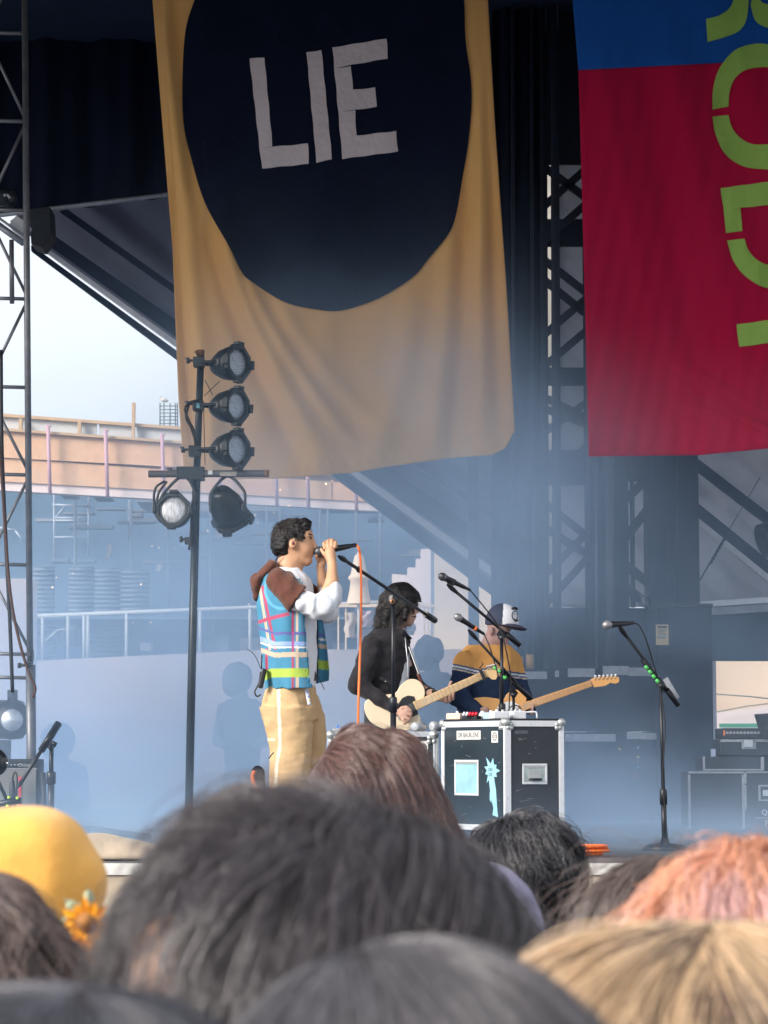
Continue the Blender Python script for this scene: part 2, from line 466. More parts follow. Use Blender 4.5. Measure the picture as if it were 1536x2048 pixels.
# ================================================================== MATERIALS
M = {}
M['ground'] = mat('asphalt', (.07, .07, .075), .9, var=.3)
M['deck'] = mat('deck_haze_grey', (.09, .10, .12), .6, var=.35, dirt=((.14, .14, .15), .5, .75, 3))  # dark deck lightened and blued, the low smoke haze is in its colour
M['fascia'] = mat('worn_plywood', (.50, .40, .29), .8, var=.15, dirt=((.62, .58, .50), .48, .7, 9))
M['white_edge'] = mat('white_edge', (.68, .66, .62), .7)
M['black'] = mat('black_metal', (.012, .014, .018), .45, var=.3, spec=.4)
M['blackmatte'] = mat('black_matte', (.018, .02, .026), .8, var=.3)
M['navy'] = fabric('black_drape', (.002, .004, .016), var=.3, sheen=0, bump=.6, bscale=2.5)
M['roofskin'] = fabric('roof_skin', (.018, .030, .058), transl=.0, var=.15, sheen=0, bump=.4, bscale=3)
M['canvas'] = fabric('grey_canvas', (.29, .30, .37), transl=.45, var=.12, sheen=0, bump=.4, bscale=3)
M['canvas_pale'] = fabric('pale_canvas', (.62, .62, .66), transl=.55, var=.12, sheen=0, bump=.4, bscale=3)
M['pale_beam'] = mat('pale_beam', (.78, .77, .78), .6, var=.12, vscale=10)
M['steel'] = mat('grey_steel', (.20, .20, .215), .45, metal=.6, var=.25, vscale=14)
M['alu'] = mat('aluminium', (.62, .63, .65), .38, metal=.75, var=.14, vscale=25, bump=.15)
M['alu_d'] = mat('dull_aluminium', (.36, .37, .40), .5, metal=.5, var=.2, vscale=20)
M['tower'] = mat('tower_steel', (.008, .014, .034), .6, var=.3)
M['panel'] = mat('scrim_panel', (.007, .014, .034), .8, var=.35, vscale=2)
M['concrete'] = mat('concrete', (.40, .37, .33), .9, var=.15, dirt=((.25, .22, .2), .55, .75, 3))
M['orange_ply'] = mat('orange_formwork', (.66, .40, .24), .75, var=.12, dirt=((.55, .40, .25), .5, .8, 2))
M['tan_wood'] = mat('tan_timber', (.50, .34, .20), .8)
M['mesh_white'] = mat('pale_sheeting', (.58, .57, .55), .8, var=.08, vscale=2)
M['magenta'] = mat('primed_steel_pink', (.50, .30, .36), .6)
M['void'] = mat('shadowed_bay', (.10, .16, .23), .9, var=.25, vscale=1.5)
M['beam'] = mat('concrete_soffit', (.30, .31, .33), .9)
M['shutter'] = mat('corrugated_steel', (.22, .27, .32), .5, metal=.3, var=.15)
M['cream'] = mat('cream_wall', (.72, .56, .41), .9, var=.06, vscale=1.2)
M['lav'] = mat('pale_wall', (.76, .63, .60), .9, var=.06, vscale=1.2)
M['rail'] = mat('pale_railing', (.55, .55, .53), .6)
M['scaff'] = mat('scaffold_tube', (.45, .50, .58), .5, metal=.3)
M['rebar'] = mat('rebar', (.12, .15, .13), .8)
M['white'] = mat('white_paint', (.75, .75, .77), .5, var=.05)
M['green'] = mat('green_trim', (.02, .22, .10), .6)
M['bulb'] = mat('bulb', (.8, .6, .4), .4, emit=(1, .62, .3), estr=2.5)

# ================================================================== GROUND, DECK
g = MB(); g.box((-120, -60, -.3), (120, 260, 0)); tag(g.build('ground', M['ground']), kind='structure')
d = MB(); d.box((-9.5, 12.95, FLOOR - .12), (9.5, 25.5, FLOOR)); stage = d.build('stage_deck', M['deck']); tag(stage, kind='structure')
d = MB(); d.box((-9.5, 12.90, 0), (9.5, 12.945, FLOOR - .065)); tag(d.build('stage_fascia', M['fascia'], stage))
d = MB(); d.box((-9.5, 12.885, FLOOR - .06), (9.5, 12.95, FLOOR - .002)); tag(d.build('stage_edge_trim', M['white_edge'], stage))
d = MB(); d.box((-9.3, 13.2, 0), (9.3, 25.3, FLOOR - .13)); d.build('substructure', M['blackmatte'], stage)

# ================================================================== STAGE ROOF (overhead, out of frame, shades the upper stage)
roof = thing('stage_roof', (0, 18, 8.6), 'flat dark stage roof spanning over the whole band, above the banners', 'stage roof')
r = MB(); r.box((-10, 11.5, 8.6), (10, 26, 8.85)); r.build('roof_skin', M['roofskin'], roof)
r = MB(); r.box((-10, 11.35, 8.2), (10, 11.5, 9.2)); r.build('roof_fascia', M['blackmatte'], roof)

# upper black drape that fills the top of the frame; its hem is the pale tube
def lerp(a, b, t): return a + (b - a) * t
dr = thing('black_drape', P(600, 400, 23.0), 'black drape filling the top of the stage behind the circle banner', 'drape')
def drape_fn(u, v):
    px = lerp(-420, 1600, u); top = -420; bot = 432 - .118 * px if px < 1150 else 296
    py = lerp(top, bot, v); p = P(px, py, 23.0); p[1] += .06 * math.sin(u * 90 + math.sin(v * 3) * .6) + .03 * math.sin(u * 217); return p
r = MB(); r.sheet(drape_fn, 260, 16, .01); r.build('cloth', M['navy'], dr)
r = MB(); r.tube([P(-260, 462, 22.9), P(640, 352, 22.9)], .022, 10); r.build('hem_tube', M['alu_d'], dr)
# black block where the hem tube meets the truss
r = MB(); r.slab([P(58, 418, 22.6), P(100, 413, 22.6), P(103, 470, 22.6), P(84, 495, 22.6), P(62, 488, 22.6)][::-1], .35); r.build('corner_block', M['blackmatte'], dr, bevel=.01)

# sloping canvas side with folds running down to the right
def diag(px):                    # row of the lower edge of the first eave at column px
    return 484 + (px - 62) * .754
sidec = thing('canvas_side', P(600, 900, 24.5), 'sloping grey canvas roof side with folds above the bare sky', 'canvas')
def canvas_fn(u, v):
    # u along the eave (down to the right), v across it (upwards)
    ex = lerp(20, 1087, u); ey = diag(ex)
    px = min(ex + 620 * v, 1087 + .0 * v); py = ey - 560 * v - 10
    if ex > 1087: px = 1087; py = diag(1087) - 560 * v - 10
    D = 24.9 - 1.6 * v
    p = P(px, py, D)
    fold = math.sin(v * 34 + u * 2.0) * (.10 * (1 - .3 * v)) * (1 if v > .06 else v / .06) + .05 * math.sin(v * 71 + u * 9)
    p[1] += fold; p[2] += fold * .25
    return p
r = MB(); r.sheet(canvas_fn, 60, 160, .012); r.build('canvas', M['canvas'], sidec)
def barq(mb, a, b, w, th, Da, Db=None, w2=None):   # flat beam between two pixels, w pixels wide (measured downward)
    Db = Da if Db is None else Db
    p = [P(a[0], a[1], Da), P(b[0], b[1], Db), P(b[0], b[1] + (w2 or w), Db), P(a[0], a[1] + w, Da)]
    return mb.hexa([tuple(q) for q in (p[3], p[2], p[2] + [0, th, 0], p[3] + [0, th, 0], p[0], p[1], p[1] + [0, th, 0], p[0] + [0, th, 0])])
r = MB(); barq(r, (78, 484), (1086, 1208), 10, .10, 24.25, w2=18); r.build('eave_beam', M['pale_beam'], sidec, bevel=.004)
r = MB(); barq(r, (62, 489), (1086, 1234), 12, .10, 24.30, w2=32); r.build('eave_gutter', M['roofskin'], sidec, bevel=.004)
r = MB(); barq(r, (96, 462), (1086, 1150), 28, .04, 24.2, w2=52); r.build('eave_flap', M['roofskin'], sidec)
r = MB(); barq(r, (120, 408), (1086, 1095), 16, .05, 23.9, w2=14); r.build('seam', M['roofskin'], sidec)

# second bay on the right with its own pale beam and a level beam below
s2 = thing('canvas_side', P(1450, 1000, 24.0), 'grey canvas roof bay right of the dark tower with a pale sloping beam', 'canvas')
def canvas2(u, v):
    px = lerp(1115, 2000, u); py = lerp(290, 1215, v); p = P(px, py, 23.6 + .5 * v)
    q = (py - .8 * px); p[1] += .07 * math.sin(q * .055) + .03 * math.sin(q * .15 + 1); return p
r = MB(); r.sheet(canvas2, 50, 50, .012); r.build('canvas', M['canvas_pale'], s2)
r = MB(); barq(r, (1380, 1022), (1640, 1232), 15, .1, 23.4); r.build('sloping_beam', M['pale_beam'], s2, bevel=.004)
r = MB(); barq(r, (1370, 985), (1660, 1220), 30, .1, 23.42); r.build('beam_flap', M['roofskin'], s2)
r = MB(); barq(r, (1380, 905), (1660, 1120), 24, .1, 23.36); r.build('upper_rafter', M['roofskin'], s2)
r = MB(); barq(r, (1385, 1203), (2000, 1163), 13, .12, 23.2); r.build('level_beam', M['alu'], s2, bevel=.004)
r = MB(); barq(r, (1385, 1217), (2000, 1178), 16, .10, 23.22); r.build('level_channel', M['alu_d'], s2, bevel=.004)
r = MB(); r.slab([P(1385, 1212, 23.6), P(2000, 1178, 23.6), P(2000, 1322, 23.6), P(1385, 1322, 23.6)], .05)
r.build('dark_scrim', mat('teal_scrim', (.05, .075, .10), .85, var=.2), s2)
r = MB(); r.tube([P(1452, 1070, 22.9), P(1400, 1160, 22.9)], .008, 6); r.tube([P(1520, 955, 22.9), P(1452, 1070, 22.9)], .004, 6)
for k in range(7):
    q = P(1449 - k * 4.2, 1076 + k * 7.5, 22.9); r.tube([q, q + [-.01, 0, -.03]], .014, 6)
r.build('chain', M['blackmatte'], s2)
# far-right bit of hanging kit
hk = thing('hanging_fixture', P(1540, 1075, 21), 'black fixture hanging at the right edge beside the canvas', 'stage light')
r = MB(); r.lathe(P(1550, 1075, 21), (-.9, -.2, -.3), [(-.16, .05), (-.12, .12), (.02, .15), (.12, .15), (.12, .12), (.05, .1)], 16); r.build('housing', M['black'], hk)
r = MB(); r.tube([P(1550, 1030, 21), P(1545, 1000, 21), P(1560, 990, 21)], .02, 8); r.build('yoke', M['black'], hk)

# ================================================================== LEFT TRUSS
lt = thing('truss_tower', PF(55, 18.4), 'grey steel truss tower at the left edge with zigzag bracing', 'truss')
DT = 18.4
def ltx(py): return 46 + (py + 0) * .0095 + 4
def tb(mb, a, b, r_, D=DT, seg=10): mb.tube([P(a[0], a[1], D), P(b[0], b[1], D)], r_, seg); return mb
r = MB(); tb(r, (49, -60), (60, 1330), .024, seg=14); tb(r, (61, 1330), (64, 1668), .036, seg=14); r.build('main_chord', M['steel'], lt)
r = MB(); tb(r, (-28, -60), (-22, 1668), .024); r.build('second_chord', M['steel'], lt)
nodes = [-110, 67, 243, 421, 598, 775, 950, 1130, 1309]
for i, y in enumerate(nodes[1:] + [1356]):
    r = MB(); tb(r, (-26, y - 2), (ltx(y) - 3, y), .014); r.build('rung', M['steel'], lt)
for i in range(len(nodes) - 1):
    r = MB(); a, b = nodes[i], nodes[i + 1]
    if i % 2 == 0: tb(r, (ltx(a) - 2, a + 6), (-26, b - 6), .012)
    else: tb(r, (-26, a + 6), (ltx(b) - 2, b - 6), .012)
    r.build('brace', M['steel'], lt)
r = MB(); r.tube([P(58, 1312, DT), P(66, 1312, DT)], .05, 8); r.tube([P(40, 1331, DT - .06), P(62, 1329, DT - .06)], .012, 8); r.tube([P(39, 1326, DT - .06), P(39, 1336, DT - .06)], .014, 8); r.build('clamp', M['black'], lt)
r = MB(); tb(r, (23, 480), (24, 607), .018); r.build('drop_post', M['steel'], lt)
cb = MB(); cb.tube(smooth_path([P(2, 700, 18.2), P(4, 900, 18.2), P(14, 1130, 18.2), P(20, 1250, 18.2), P(25, 1385, 18.2)]), [.008] * 32 + [.013], 8) if False else cb.tube(smooth_path([P(2, 700, 18.2), P(4, 900, 18.2), P(14, 1130, 18.2), P(20, 1250, 18.2), P(25, 1385, 18.2)]), .014, 8)
tag(cb.build('cable', M['black'], loc=P(2, 700, 18.2)), 'black cable hanging straight down inside the left truss to the lamp', 'cable')
cb = MB(); cb.tube(smooth_path([P(-4, 850, 18.1), P(8, 1020, 18.1), P(20, 1180, 18.1), P(38, 1280, 18.1), P(58, 1345, 18.1), P(70, 1375, 18.1), P(66, 1395, 18.1)]), .011, 8)
tag(cb.build('rope', mat('brown_rope', (.09, .045, .035), .8), loc=P(-4, 850, 18.1)), 'brown rope slanting down across the left truss tower', 'rope')
# moving lamp low in the truss
ml = thing('moving_lamp', PF(18, 19.2), 'hazy black stage lamp with round lens standing low in the left truss', 'stage light')
r = MB(); r.lathe(P(24, 1440, 19.1), (.02, -1, .05), [(-.2, .10), (-.1, .14), (.0, .15), (.0, .05)], 20); r.build('head', M['black'], ml)
r = MB(); r.lathe(P(24, 1440, 19.1), (.02, -1, .05), [(.0, .085), (.015, .07), (.02, .0)], 20); r.build('lens', M['alu'], ml)
r = MB(); r.box(tuple(P(-40, 1478, 19.2)), tuple(P(42, 1400, 19.2) + [0, .25, 0])) ; r.build('body', M['black'], ml, bevel=.03)
r = MB(); r.tube([P(25, 1380, 19.2), P(25, 1402, 19.2)], .04, 10); r.build('neck', M['black'], ml)
r = MB(); r.tube([PF(10, 19.3), P(10, 1480, 19.3)], .05, 10); r.build('pedestal', M['black'], ml)
# small fixtures high on the left
fx = thing('white_fixture', P(50, 440, 22), 'small white lamp box clamped to the truss under the black drape', 'stage light')
r = MB(); r.frame_box(P(35, 448, 21.8), (.78, 0, -.62), (0, 1, 0), (.62, 0, .78), (-.06, 0, -.06), (.09, .2, .06)); r.build('housing', M['white'], fx, bevel=.01)
r = MB(); r.tube([P(-10, 445, 21.7), P(48, 487, 21.7)], .03, 8); r.tube([P(-5, 434, 21.7), P(52, 475, 21.7)], .012, 8); r.build('bracket', M['alu_d'], fx)
fx = thing('small_fixture', P(12, 392, 22), 'small black lamp with bright glints above the drape hem at the left edge', 'stage light')
r = MB(); r.lathe(P(8, 396, 21.8), (.8, -.4, -.1), [(-.12, .05), (-.05, .08), (.08, .08), (.08, .05)], 14); r.build('housing', M['black'], fx)
r = MB(); r.tube([P(8, 392, 21.6), P(12, 388, 21.6)], .012, 8); r.tube([P(15, 388, 21.6), P(20, 396, 21.6)], .012, 8); r.build('glint_tube', M['alu'], fx)  # bright metal tubes put in as the glints on the housing

# ================================================================== CENTRE AND RIGHT TOWERS
D2 = 22.0
def vbox(mb, x0, x1, y0, y1, D, th): 
    a = P(x0, y1, D); b = P(x1, y0, D)
    return mb.box((min(a[0], P(x0, y0, D)[0]), D, a[2]), (b[0], D + th, b[2]))
pl = thing('black_pillar', PF(1035, D2), 'broad black draped pillar just right of the circle banner', 'pillar')
def pil_fn(u, v):
    px = lerp(986, 1086, u); p = P(px, lerp(-420, 1500, v), D2); bb = PF(px, D2)
    p[1] += .05 * math.sin(u * 16 + .4 * math.sin(v * 9)) ; return p
r = MB(); r.sheet(pil_fn, 40, 30, .4); r.build('drape', M['navy'], pl)
for xx in (1024, 1062):
    r = MB(); r.tube([P(xx, -300, D2 - .12), P(xx + 6, 1668, D2 - .12)], .016, 8); r.build('tube', M['tower'], pl)
r = MB(); vbox(r, 938, 957, 905, 1500, 21.6, .08); r.box(tuple(PF(938, 21.6)), tuple(P(957, 1480, 21.6) + [0, .08, 0]))
tag(r.build('slim_post', M['tower'], loc=PF(947, 21.6)), 'slim dark post between the circle banner and the pillar, left of the trucker cap', 'post')

tw = thing('lattice_tower', PF(1130, D2), 'black lattice tower between the two banners with light gaps showing through', 'truss tower')
def chord(px, r_, D=D2, px2=None, mt='tower'):
    q = MB(); q.tube([P(px, -350, D), P(px2 or px + 8, 1668, D)], r_, 10); return q.build('chord', M[mt], tw)
chord(1084, .035, px2=1093); chord(1107, .040, D2 - .1, px2=1116); chord(1168, .045, D2, px2=1184)
def brace(a, b, w=16, th=.05, D=D2 + .02, par=None):
    q = MB(); pa, pb = P(a[0], a[1], D), P(b[0], b[1], D); dv = pb - pa; L_ = np.linalg.norm(dv); dv /= L_
    n = np.cross(dv, [0, 1, 0]); hw = w / 2 * D / F
    q.frame_box(pa, dv, (0, 1, 0), n, (0, 0, -hw), (L_, th, hw)); return q.build('brace', M['tower'], par or tw)
for a, b in [((1090, 410), (1180, 330)), ((1090, 480), (1180, 400)), ((1085, 330), (1180, 400)), ((1090, 520), (1180, 590)), ((1090, 560), (1170, 625)), ((1085, 672), (1180, 590)),
             ((1085, 735), (1180, 655)), ((1090, 795), (1180, 838)), ((1086, 815), (1180, 850)), ((1088, 865), (1180, 800)), ((1090, 1005), (1190, 1085)), ((1090, 1055), (1190, 1118)),
             ((1090, 1150), (1190, 1050)), ((1090, 1210), (1190, 1100)), ((1088, 960), (1190, 880))]:
    brace(a, b, 15)
for y0, y1, x0 in ((438, 492, 1090), (735, 770, 1090), (900, 970, 1088), (-300, 328, 1088), (1215, 1262, 1088)):
    r = MB(); vbox(r, x0, 1182, y0, y1, D2 + .1, .05); r.build('gusset_panel', M['panel'], tw)
# concrete column of the house behind, glimpsed through the lattice
r = MB(); a = P(1090, 1400, 30); b = P(1112, 100, 30); r.box((a[0], 30, 0), (b[0], 30.4, b[2]))
tag(r.build('concrete_column', M['concrete'], loc=(a[0], 30, 0)), 'pale concrete column glimpsed through the lattice tower between the banners', 'column')

tb2 = thing('dark_column', PF(1210, D2), 'dark column with a grey pipe under the red banner between two lattice openings', 'column')
r = MB(); a = PF(1186, D2 - .1); b = P(1240, -300, D2 - .1); r.box((a[0], D2 - .1, FLOOR), (b[0] + .02, D2 + .3, b[2])); r.build('shaft', M['panel'], tb2)
r = MB(); r.tube([P(1217, 900, D2 - .18), P(1222, 1350, D2 - .18)], .042, 14); r.build('pipe', mat('grey_pipe', (.12, .12, .14), .5, metal=.3), tb2)
r = MB(); r.tube([P(1192, 900, D2 - .16), P(1194, 1350, D2 - .16)], .012, 8); r.build('pipe', M['steel'], tb2)
t3 = thing('lattice_tower', PF(1270, D2), 'black lattice tower right of the grey pipe, below the red banner', 'truss tower')
for xx in (1262,):
    q = MB(); q.tube([P(xx - 8, -200, D2 + .05), P(xx + 4, 1215, D2 + .05)], .022, 10); q.build('chord', M['tower'], t3)
for a, b in [((1240, 1010), (1302, 950)), ((1240, 1090), (1302, 1010)), ((1240, 1120), (1302, 1170)), ((1240, 1165), (1300, 1212))]:
    brace(a, b, 18, par=t3)
r = MB(); vbox(r, 1238, 1303, 880, 962, D2 + .1, .05); r.build('gusset_panel', M['panel'], t3)
r = MB(); vbox(r, 1088, 1312, 1216, 1350, D2 + .18, .06); r.build('lower_panel', M['panel'], t3)
r = MB(); r.lathe(P(1288, 1205, D2 - .1), (.6, -.7, .2), [(-.05, .02), (.0, .045), (.05, .05), (.05, .03)], 12); r.tube([P(1280, 1188, D2 - .1), P(1296, 1218, D2 - .1)], .012, 6); r.build('lamp', M['alu_d'], t3)
bp = thing('black_column', PF(1345, D2), 'wide black column under the red banner right of the lattice', 'column')
r = MB(); a = PF(1302, D2 - .25); b = P(1396, -200, D2 - .25); r.box((a[0], D2 - .25, FLOOR), (P(1400, 1200, D2 - .25)[0], D2 + .3, b[2])); r.build('shaft', M['panel'], bp, bevel=.01)
for xx in (1330, 1352):
    q = MB(); q.tube([P(xx, 880, D2 - .28), P(xx + 3, 1210, D2 - .28)], .01, 6); q.build('pipe', M['tower'], bp)

# cabinet in front of the wide column, with the sticker
cab = thing('black_cabinet', PF(1370, 20.6), 'tall black cabinet with a flat lid and a yellow notice on its front', 'cabinet')
DC = 20.6
r = MB(); a = PF(1316, DC); b = P(1424, 1214, DC); r.box((a[0], DC, FLOOR + .02), (b[0], DC + .7, b[2])); r.build('body', M['panel'], cab, bevel=.012)
r = MB(); a = P(1310, 1214, DC - .03); b = P(1426, 1207, DC - .03); r.box((a[0], DC - .03, a[2]), (b[0], DC + .72, b[2])); r.build('lid', M['blackmatte'], cab, bevel=.006)
r = MB(); vbox(r, 1312, 1337, 1249, 1290, DC - .006, .004); nt_ = r.build('notice', mat('yellow_notice', (.55, .42, .22), .7), cab)
r = MB()
for k in range(5): vbox(r, 1315, 1333 - (k * 3 % 5), 1259 + k * 4, 1260.5 + k * 4, DC - .008, .0015)
vbox(r, 1315, 1334, 1252, 1256, DC - .008, .0015)
tag(r.build('notice_print', M['blackmatte'], nt_), kind='stuff')
r = MB(); vbox(r, 1316, 1334, 1271, 1273, DC - .0085, .0015); r.build('notice_band', mat('teal_print', (.1, .3, .4), .6), nt_)
# white post and far cream wall on the right
r = MB(); a = P(1418, 1415, 24.5); b = P(1431, 1250, 24.5); r.box((a[0], 24.5, 0), (b[0], 24.62, b[2]))
tag(r.build('white_post', mat('lilac_white', (.60, .58, .66), .6), loc=(a[0], 24.5, 0)), 'pale lilac post standing beside the black cabinet', 'post')
rw = thing('cream_building', P(1500, 1450, 42), 'sunlit cream wall with a sloping grey footing at the right edge behind the racks', 'building')
r = MB(); a = P(1400, 1700, 42); b = P(2300, 1318, 42); r.box((a[0], 42, 0), (b[0], 42.5, b[2])); r.build('wall', M['cream'], rw)
r = MB(); r.slab([P(1400, 1420, 41.4), P(1430, 1426, 41.4), P(1536, 1412, 41.4), P(1900, 1395, 41.4), P(1900, 1470, 41.4), P(1400, 1470, 41.4)], .4); r.build('footing', M['lav'], rw)
r = MB(); r.tube([P(1430, 1388, 41.3), P(1500, 1393, 41.3), P(1560, 1400, 41.3)], .012, 6); r.tube([P(1428, 1425, 41.2), P(1490, 1413, 41.2), P(1560, 1404, 41.2)], .01, 6); r.build('crack_line', M['rebar'], rw)
r = MB(); a = P(1440, 1455, 41.1); b = P(1700, 1447, 41.1); r.box((a[0], 41.1, a[2]), (b[0], 41.2, b[2])); r.build('green_trim', M['green'], rw)

# ================================================================== STACKED ROAD CASES behind the band
def caseback(x0, x1, yt, yb, D, label, trims):
    c = thing('road_case', PF((x0 + x1) / 2, D), label, 'road case', 'road cases stacked behind the band')
    q = MB(); a = P(x0, yb, D); b = P(x1, yt, D); q.box((a[0], D, a[2]), (b[0], D + .6, b[2])); q.build('body', M['panel'], c, bevel=.01)
    for (tx0, tx1, ty0, ty1) in trims:
        q = MB(); vbox(q, tx0, tx1, ty0, ty1, D - .012, .01); q.build('edge_strip', M['alu_d'], c)
    return c
c1 = caseback(1044, 1342, 1338, 1462, 20.9, 'black road case behind the band, upper of the stack, under the drink cans', [(1049, 1094, 1343, 1358), (1110, 1118, 1341, 1354), (1136, 1190, 1337, 1354), (1206, 1258, 1332, 1350), (1258, 1341, 1335, 1352)])
c2 = caseback(1130, 1334, 1464, 1640, 20.8, 'black road case behind the band, under the one with the drink cans', [(1130, 1231, 1468, 1483), (1254, 1283, 1464, 1478), (1283, 1320, 1466, 1479), (1316, 1330, 1482, 1504)])
c3 = caseback(1040, 1334, 1641, 1657, 20.7, 'low black road case at the foot of the stack right of the flight case', [(1130, 1300, 1641, 1650)])
for (xx, yy, nm, col) in ((1239, 1498, 'yellow_knob', (.7, .5, .15)), (1276, 1514, 'yellow_knob', (.75, .65, .2)), (1276, 1534, 'blue_knob', (.1, .35, .5)), (1274, 1552, 'red_knob', (.6, .15, .12)), (1276, 1495, 'pale_knob', (.3, .5, .6))):
    q = MB(); q.lathe(P(xx, yy, 20.78), (0, -1, 0), [(0, .011), (.012, .010), (.014, 0)], 10); q.build('knob', mat(nm, col, .4), c2)
for (xx, yy, rr_, hh, nm, lab) in ((1060, 1343, 8, 31, 'golden_can', 'tall golden drink can standing on the back road case'), (1042, 1343, 5, 26, 'orange_can', 'small orange drink can half hidden behind the orange sweater shoulder')):
    D = 21.1; u_ = D / F; b0 = P(xx, yy, D); b0[2] = c1.location.z if False else P(xx, 1338, 20.9)[2] + .001
    c = MB(); c.lathe(b0, (0, 0, 1), [(0, rr_ * u_ * .7), (.004, rr_ * u_ * .85), (.012, rr_ * u_), (hh * u_ - .012, rr_ * u_), (hh * u_, rr_ * u_ * .8), (hh * u_ - .003, rr_ * u_ * .7), (hh * u_ - .003, 0)], 16)
    tag(c.build('drink_can', mat(nm, (.50, .28, .08) if 'gold' in nm else (.55, .2, .08), .35, metal=.5), loc=b0), lab, 'can')

# ================================================================== HOUSE UNDER CONSTRUCTION behind the stage (left)
DB = 46.0
bl = thing('unfinished_building', (-3, DB, 0), 'concrete building under construction with orange formwork round its slab', 'building')
def bx(mb, x0, x1, y0, y1, D, th):            # y0 top row, y1 bottom row
    a = P(x0, y1, D); b = P(x1, y0, D); return mb.box((a[0], D, a[2]), (b[0], D + th, b[2]))
def quad(mb, pts, D, th): return mb.slab([P(x, y, D) for x, y in pts], th)
def sl(x): return (x - 60) * .073              # every storey line falls to the right
def slb(x): return (x - 60) * .055
xs = [-160, -5, 97, 212, 325, 438, 551, 664, 800]
for i in range(len(xs) - 1):
    x0, x1 = xs[i] + 1, xs[i + 1] - 1
    for (t0, t1, dd) in ((862, 918, 0), (919.5, 966, .05)):
        r = MB(); quad(r, [(x0, t0 + sl(x0)), (x1, t0 + sl(x1)), (x1, t1 + slb(x1)), (x0, t1 + slb(x0))], DB - .5 + dd, .12); r.build('formwork_panel', M['orange_ply'], bl)
r = MB(); quad(r, [(-160, 864 + sl(-160)), (800, 864 + sl(800)), (800, 966 + slb(800)), (-160, 966 + slb(-160))], DB - .3, .1); r.build('slab_face', M['orange_ply'], bl)
r = MB(); quad(r, [(-160, 966 + slb(-160)), (800, 966 + slb(800)), (800, 984 + slb(800)), (-160, 984 + slb(-160))], DB - .4, .3); r.build('slab_edge', M['lav'], bl)
for i, xx in enumerate([97, 212, 325, 438, 551, 614, 710]):
    t0 = 862 + sl(xx); r = MB(); r.tube([P(xx - 1, t0 - 12, DB - .7), P(xx + 3, 985 + slb(xx), DB - .7)], .035, 8)
    r.tube([P(xx - 4, t0 - 16, DB - .7), P(xx, t0 - 4, DB - .7), P(xx + 4, t0 - 14, DB - .7)], .02, 6); r.build('formwork_post', M['magenta'], bl)
# parapet sheeting with timber rails on the roof
px_ = [-160, 40, 158, 196, 271, 400, 520, 640]
for i in range(len(px_) - 1):
    x0, x1 = px_[i] + 2, px_[i + 1] - 2
    r = MB(); quad(r, [(x0, 838 + sl(x0)), (x1, 838 + sl(x1)), (x1, 861 + sl(x1)), (x0, 861 + sl(x0))], DB + .6, .05); r.build('sheeting_panel', M['mesh_white'], bl)
r = MB(); quad(r, [(-160, 831 + sl(-160)), (640, 831 + sl(640)), (640, 837 + sl(640)), (-160, 837 + sl(-160))], DB + .5, .12); r.build('timber_rail', M['tan_wood'], bl)
r = MB(); quad(r, [(-160, 860 + sl(-160)), (800, 860 + sl(800)), (800, 865 + sl(800)), (-160, 865 + sl(-160))], DB - .6, .12); r.build('timber_rail', M['tan_wood'], bl)
for xx, t in ((40, 838), (158, 842), (266, 805)):
    r = MB(); bx(r, xx - 3, xx + 4, t, 885, DB + .4, .12); r.build('timber_post', M['tan_wood'], bl)
r = MB()
for k in range(9):
    a = k / 9 * 6.283; cx = 337 + 18 * math.cos(a); dy = .17 * math.sin(a); p0 = P(cx, 858, DB + 1 + dy); p1 = P(cx, 806, DB + 1 + dy); r.tube([p0, p1], .012, 5)
for k in range(7):
    yy = 812 + k * 7; r.tube([P(337 + 18 * math.cos(a), yy, DB + 1 + .17 * math.sin(a)) for a in np.linspace(0, 6.283, 15)], .009, 5, cap=False)
r.build('rebar_cage', M['rebar'], bl)
# deep bay under the slab
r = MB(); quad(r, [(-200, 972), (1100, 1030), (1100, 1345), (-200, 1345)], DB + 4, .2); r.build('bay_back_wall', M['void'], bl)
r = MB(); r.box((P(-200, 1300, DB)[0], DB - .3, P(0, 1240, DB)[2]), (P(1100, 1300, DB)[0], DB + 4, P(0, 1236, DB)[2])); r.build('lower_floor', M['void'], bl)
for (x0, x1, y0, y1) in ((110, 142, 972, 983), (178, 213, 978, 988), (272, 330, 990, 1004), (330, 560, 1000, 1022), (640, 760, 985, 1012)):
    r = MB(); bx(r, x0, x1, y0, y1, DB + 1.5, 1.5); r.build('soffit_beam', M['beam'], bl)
for k, (x0, x1, y0, y1, n) in enumerate(((65, 110, 1133, 1232, 11), (138, 188, 1133, 1232, 11), (190, 240, 1135, 1232, 11), (242, 300, 1138, 1230, 10), (70, 112, 1236, 1312, 8), (180, 245, 1236, 1312, 8))):
    sh = MB(); zt = P(x0, y0, DB + 1)[2]; zb = P(x0, y1, DB + 1)[2]; xa = P(x0, y0, DB + 1)[0]; xb = P(x1, y0, DB + 1)[0]
    def shf(u, v, n=n, zt=zt, zb=zb, xa=xa, xb=xb): return (lerp(xa, xb, u), DB + 1 + .05 * math.sin(v * n * 6.283), lerp(zt, zb, v))
    sh.sheet(shf, 1, n * 6, .02); sh.build('shutter', M['shutter'], bl)
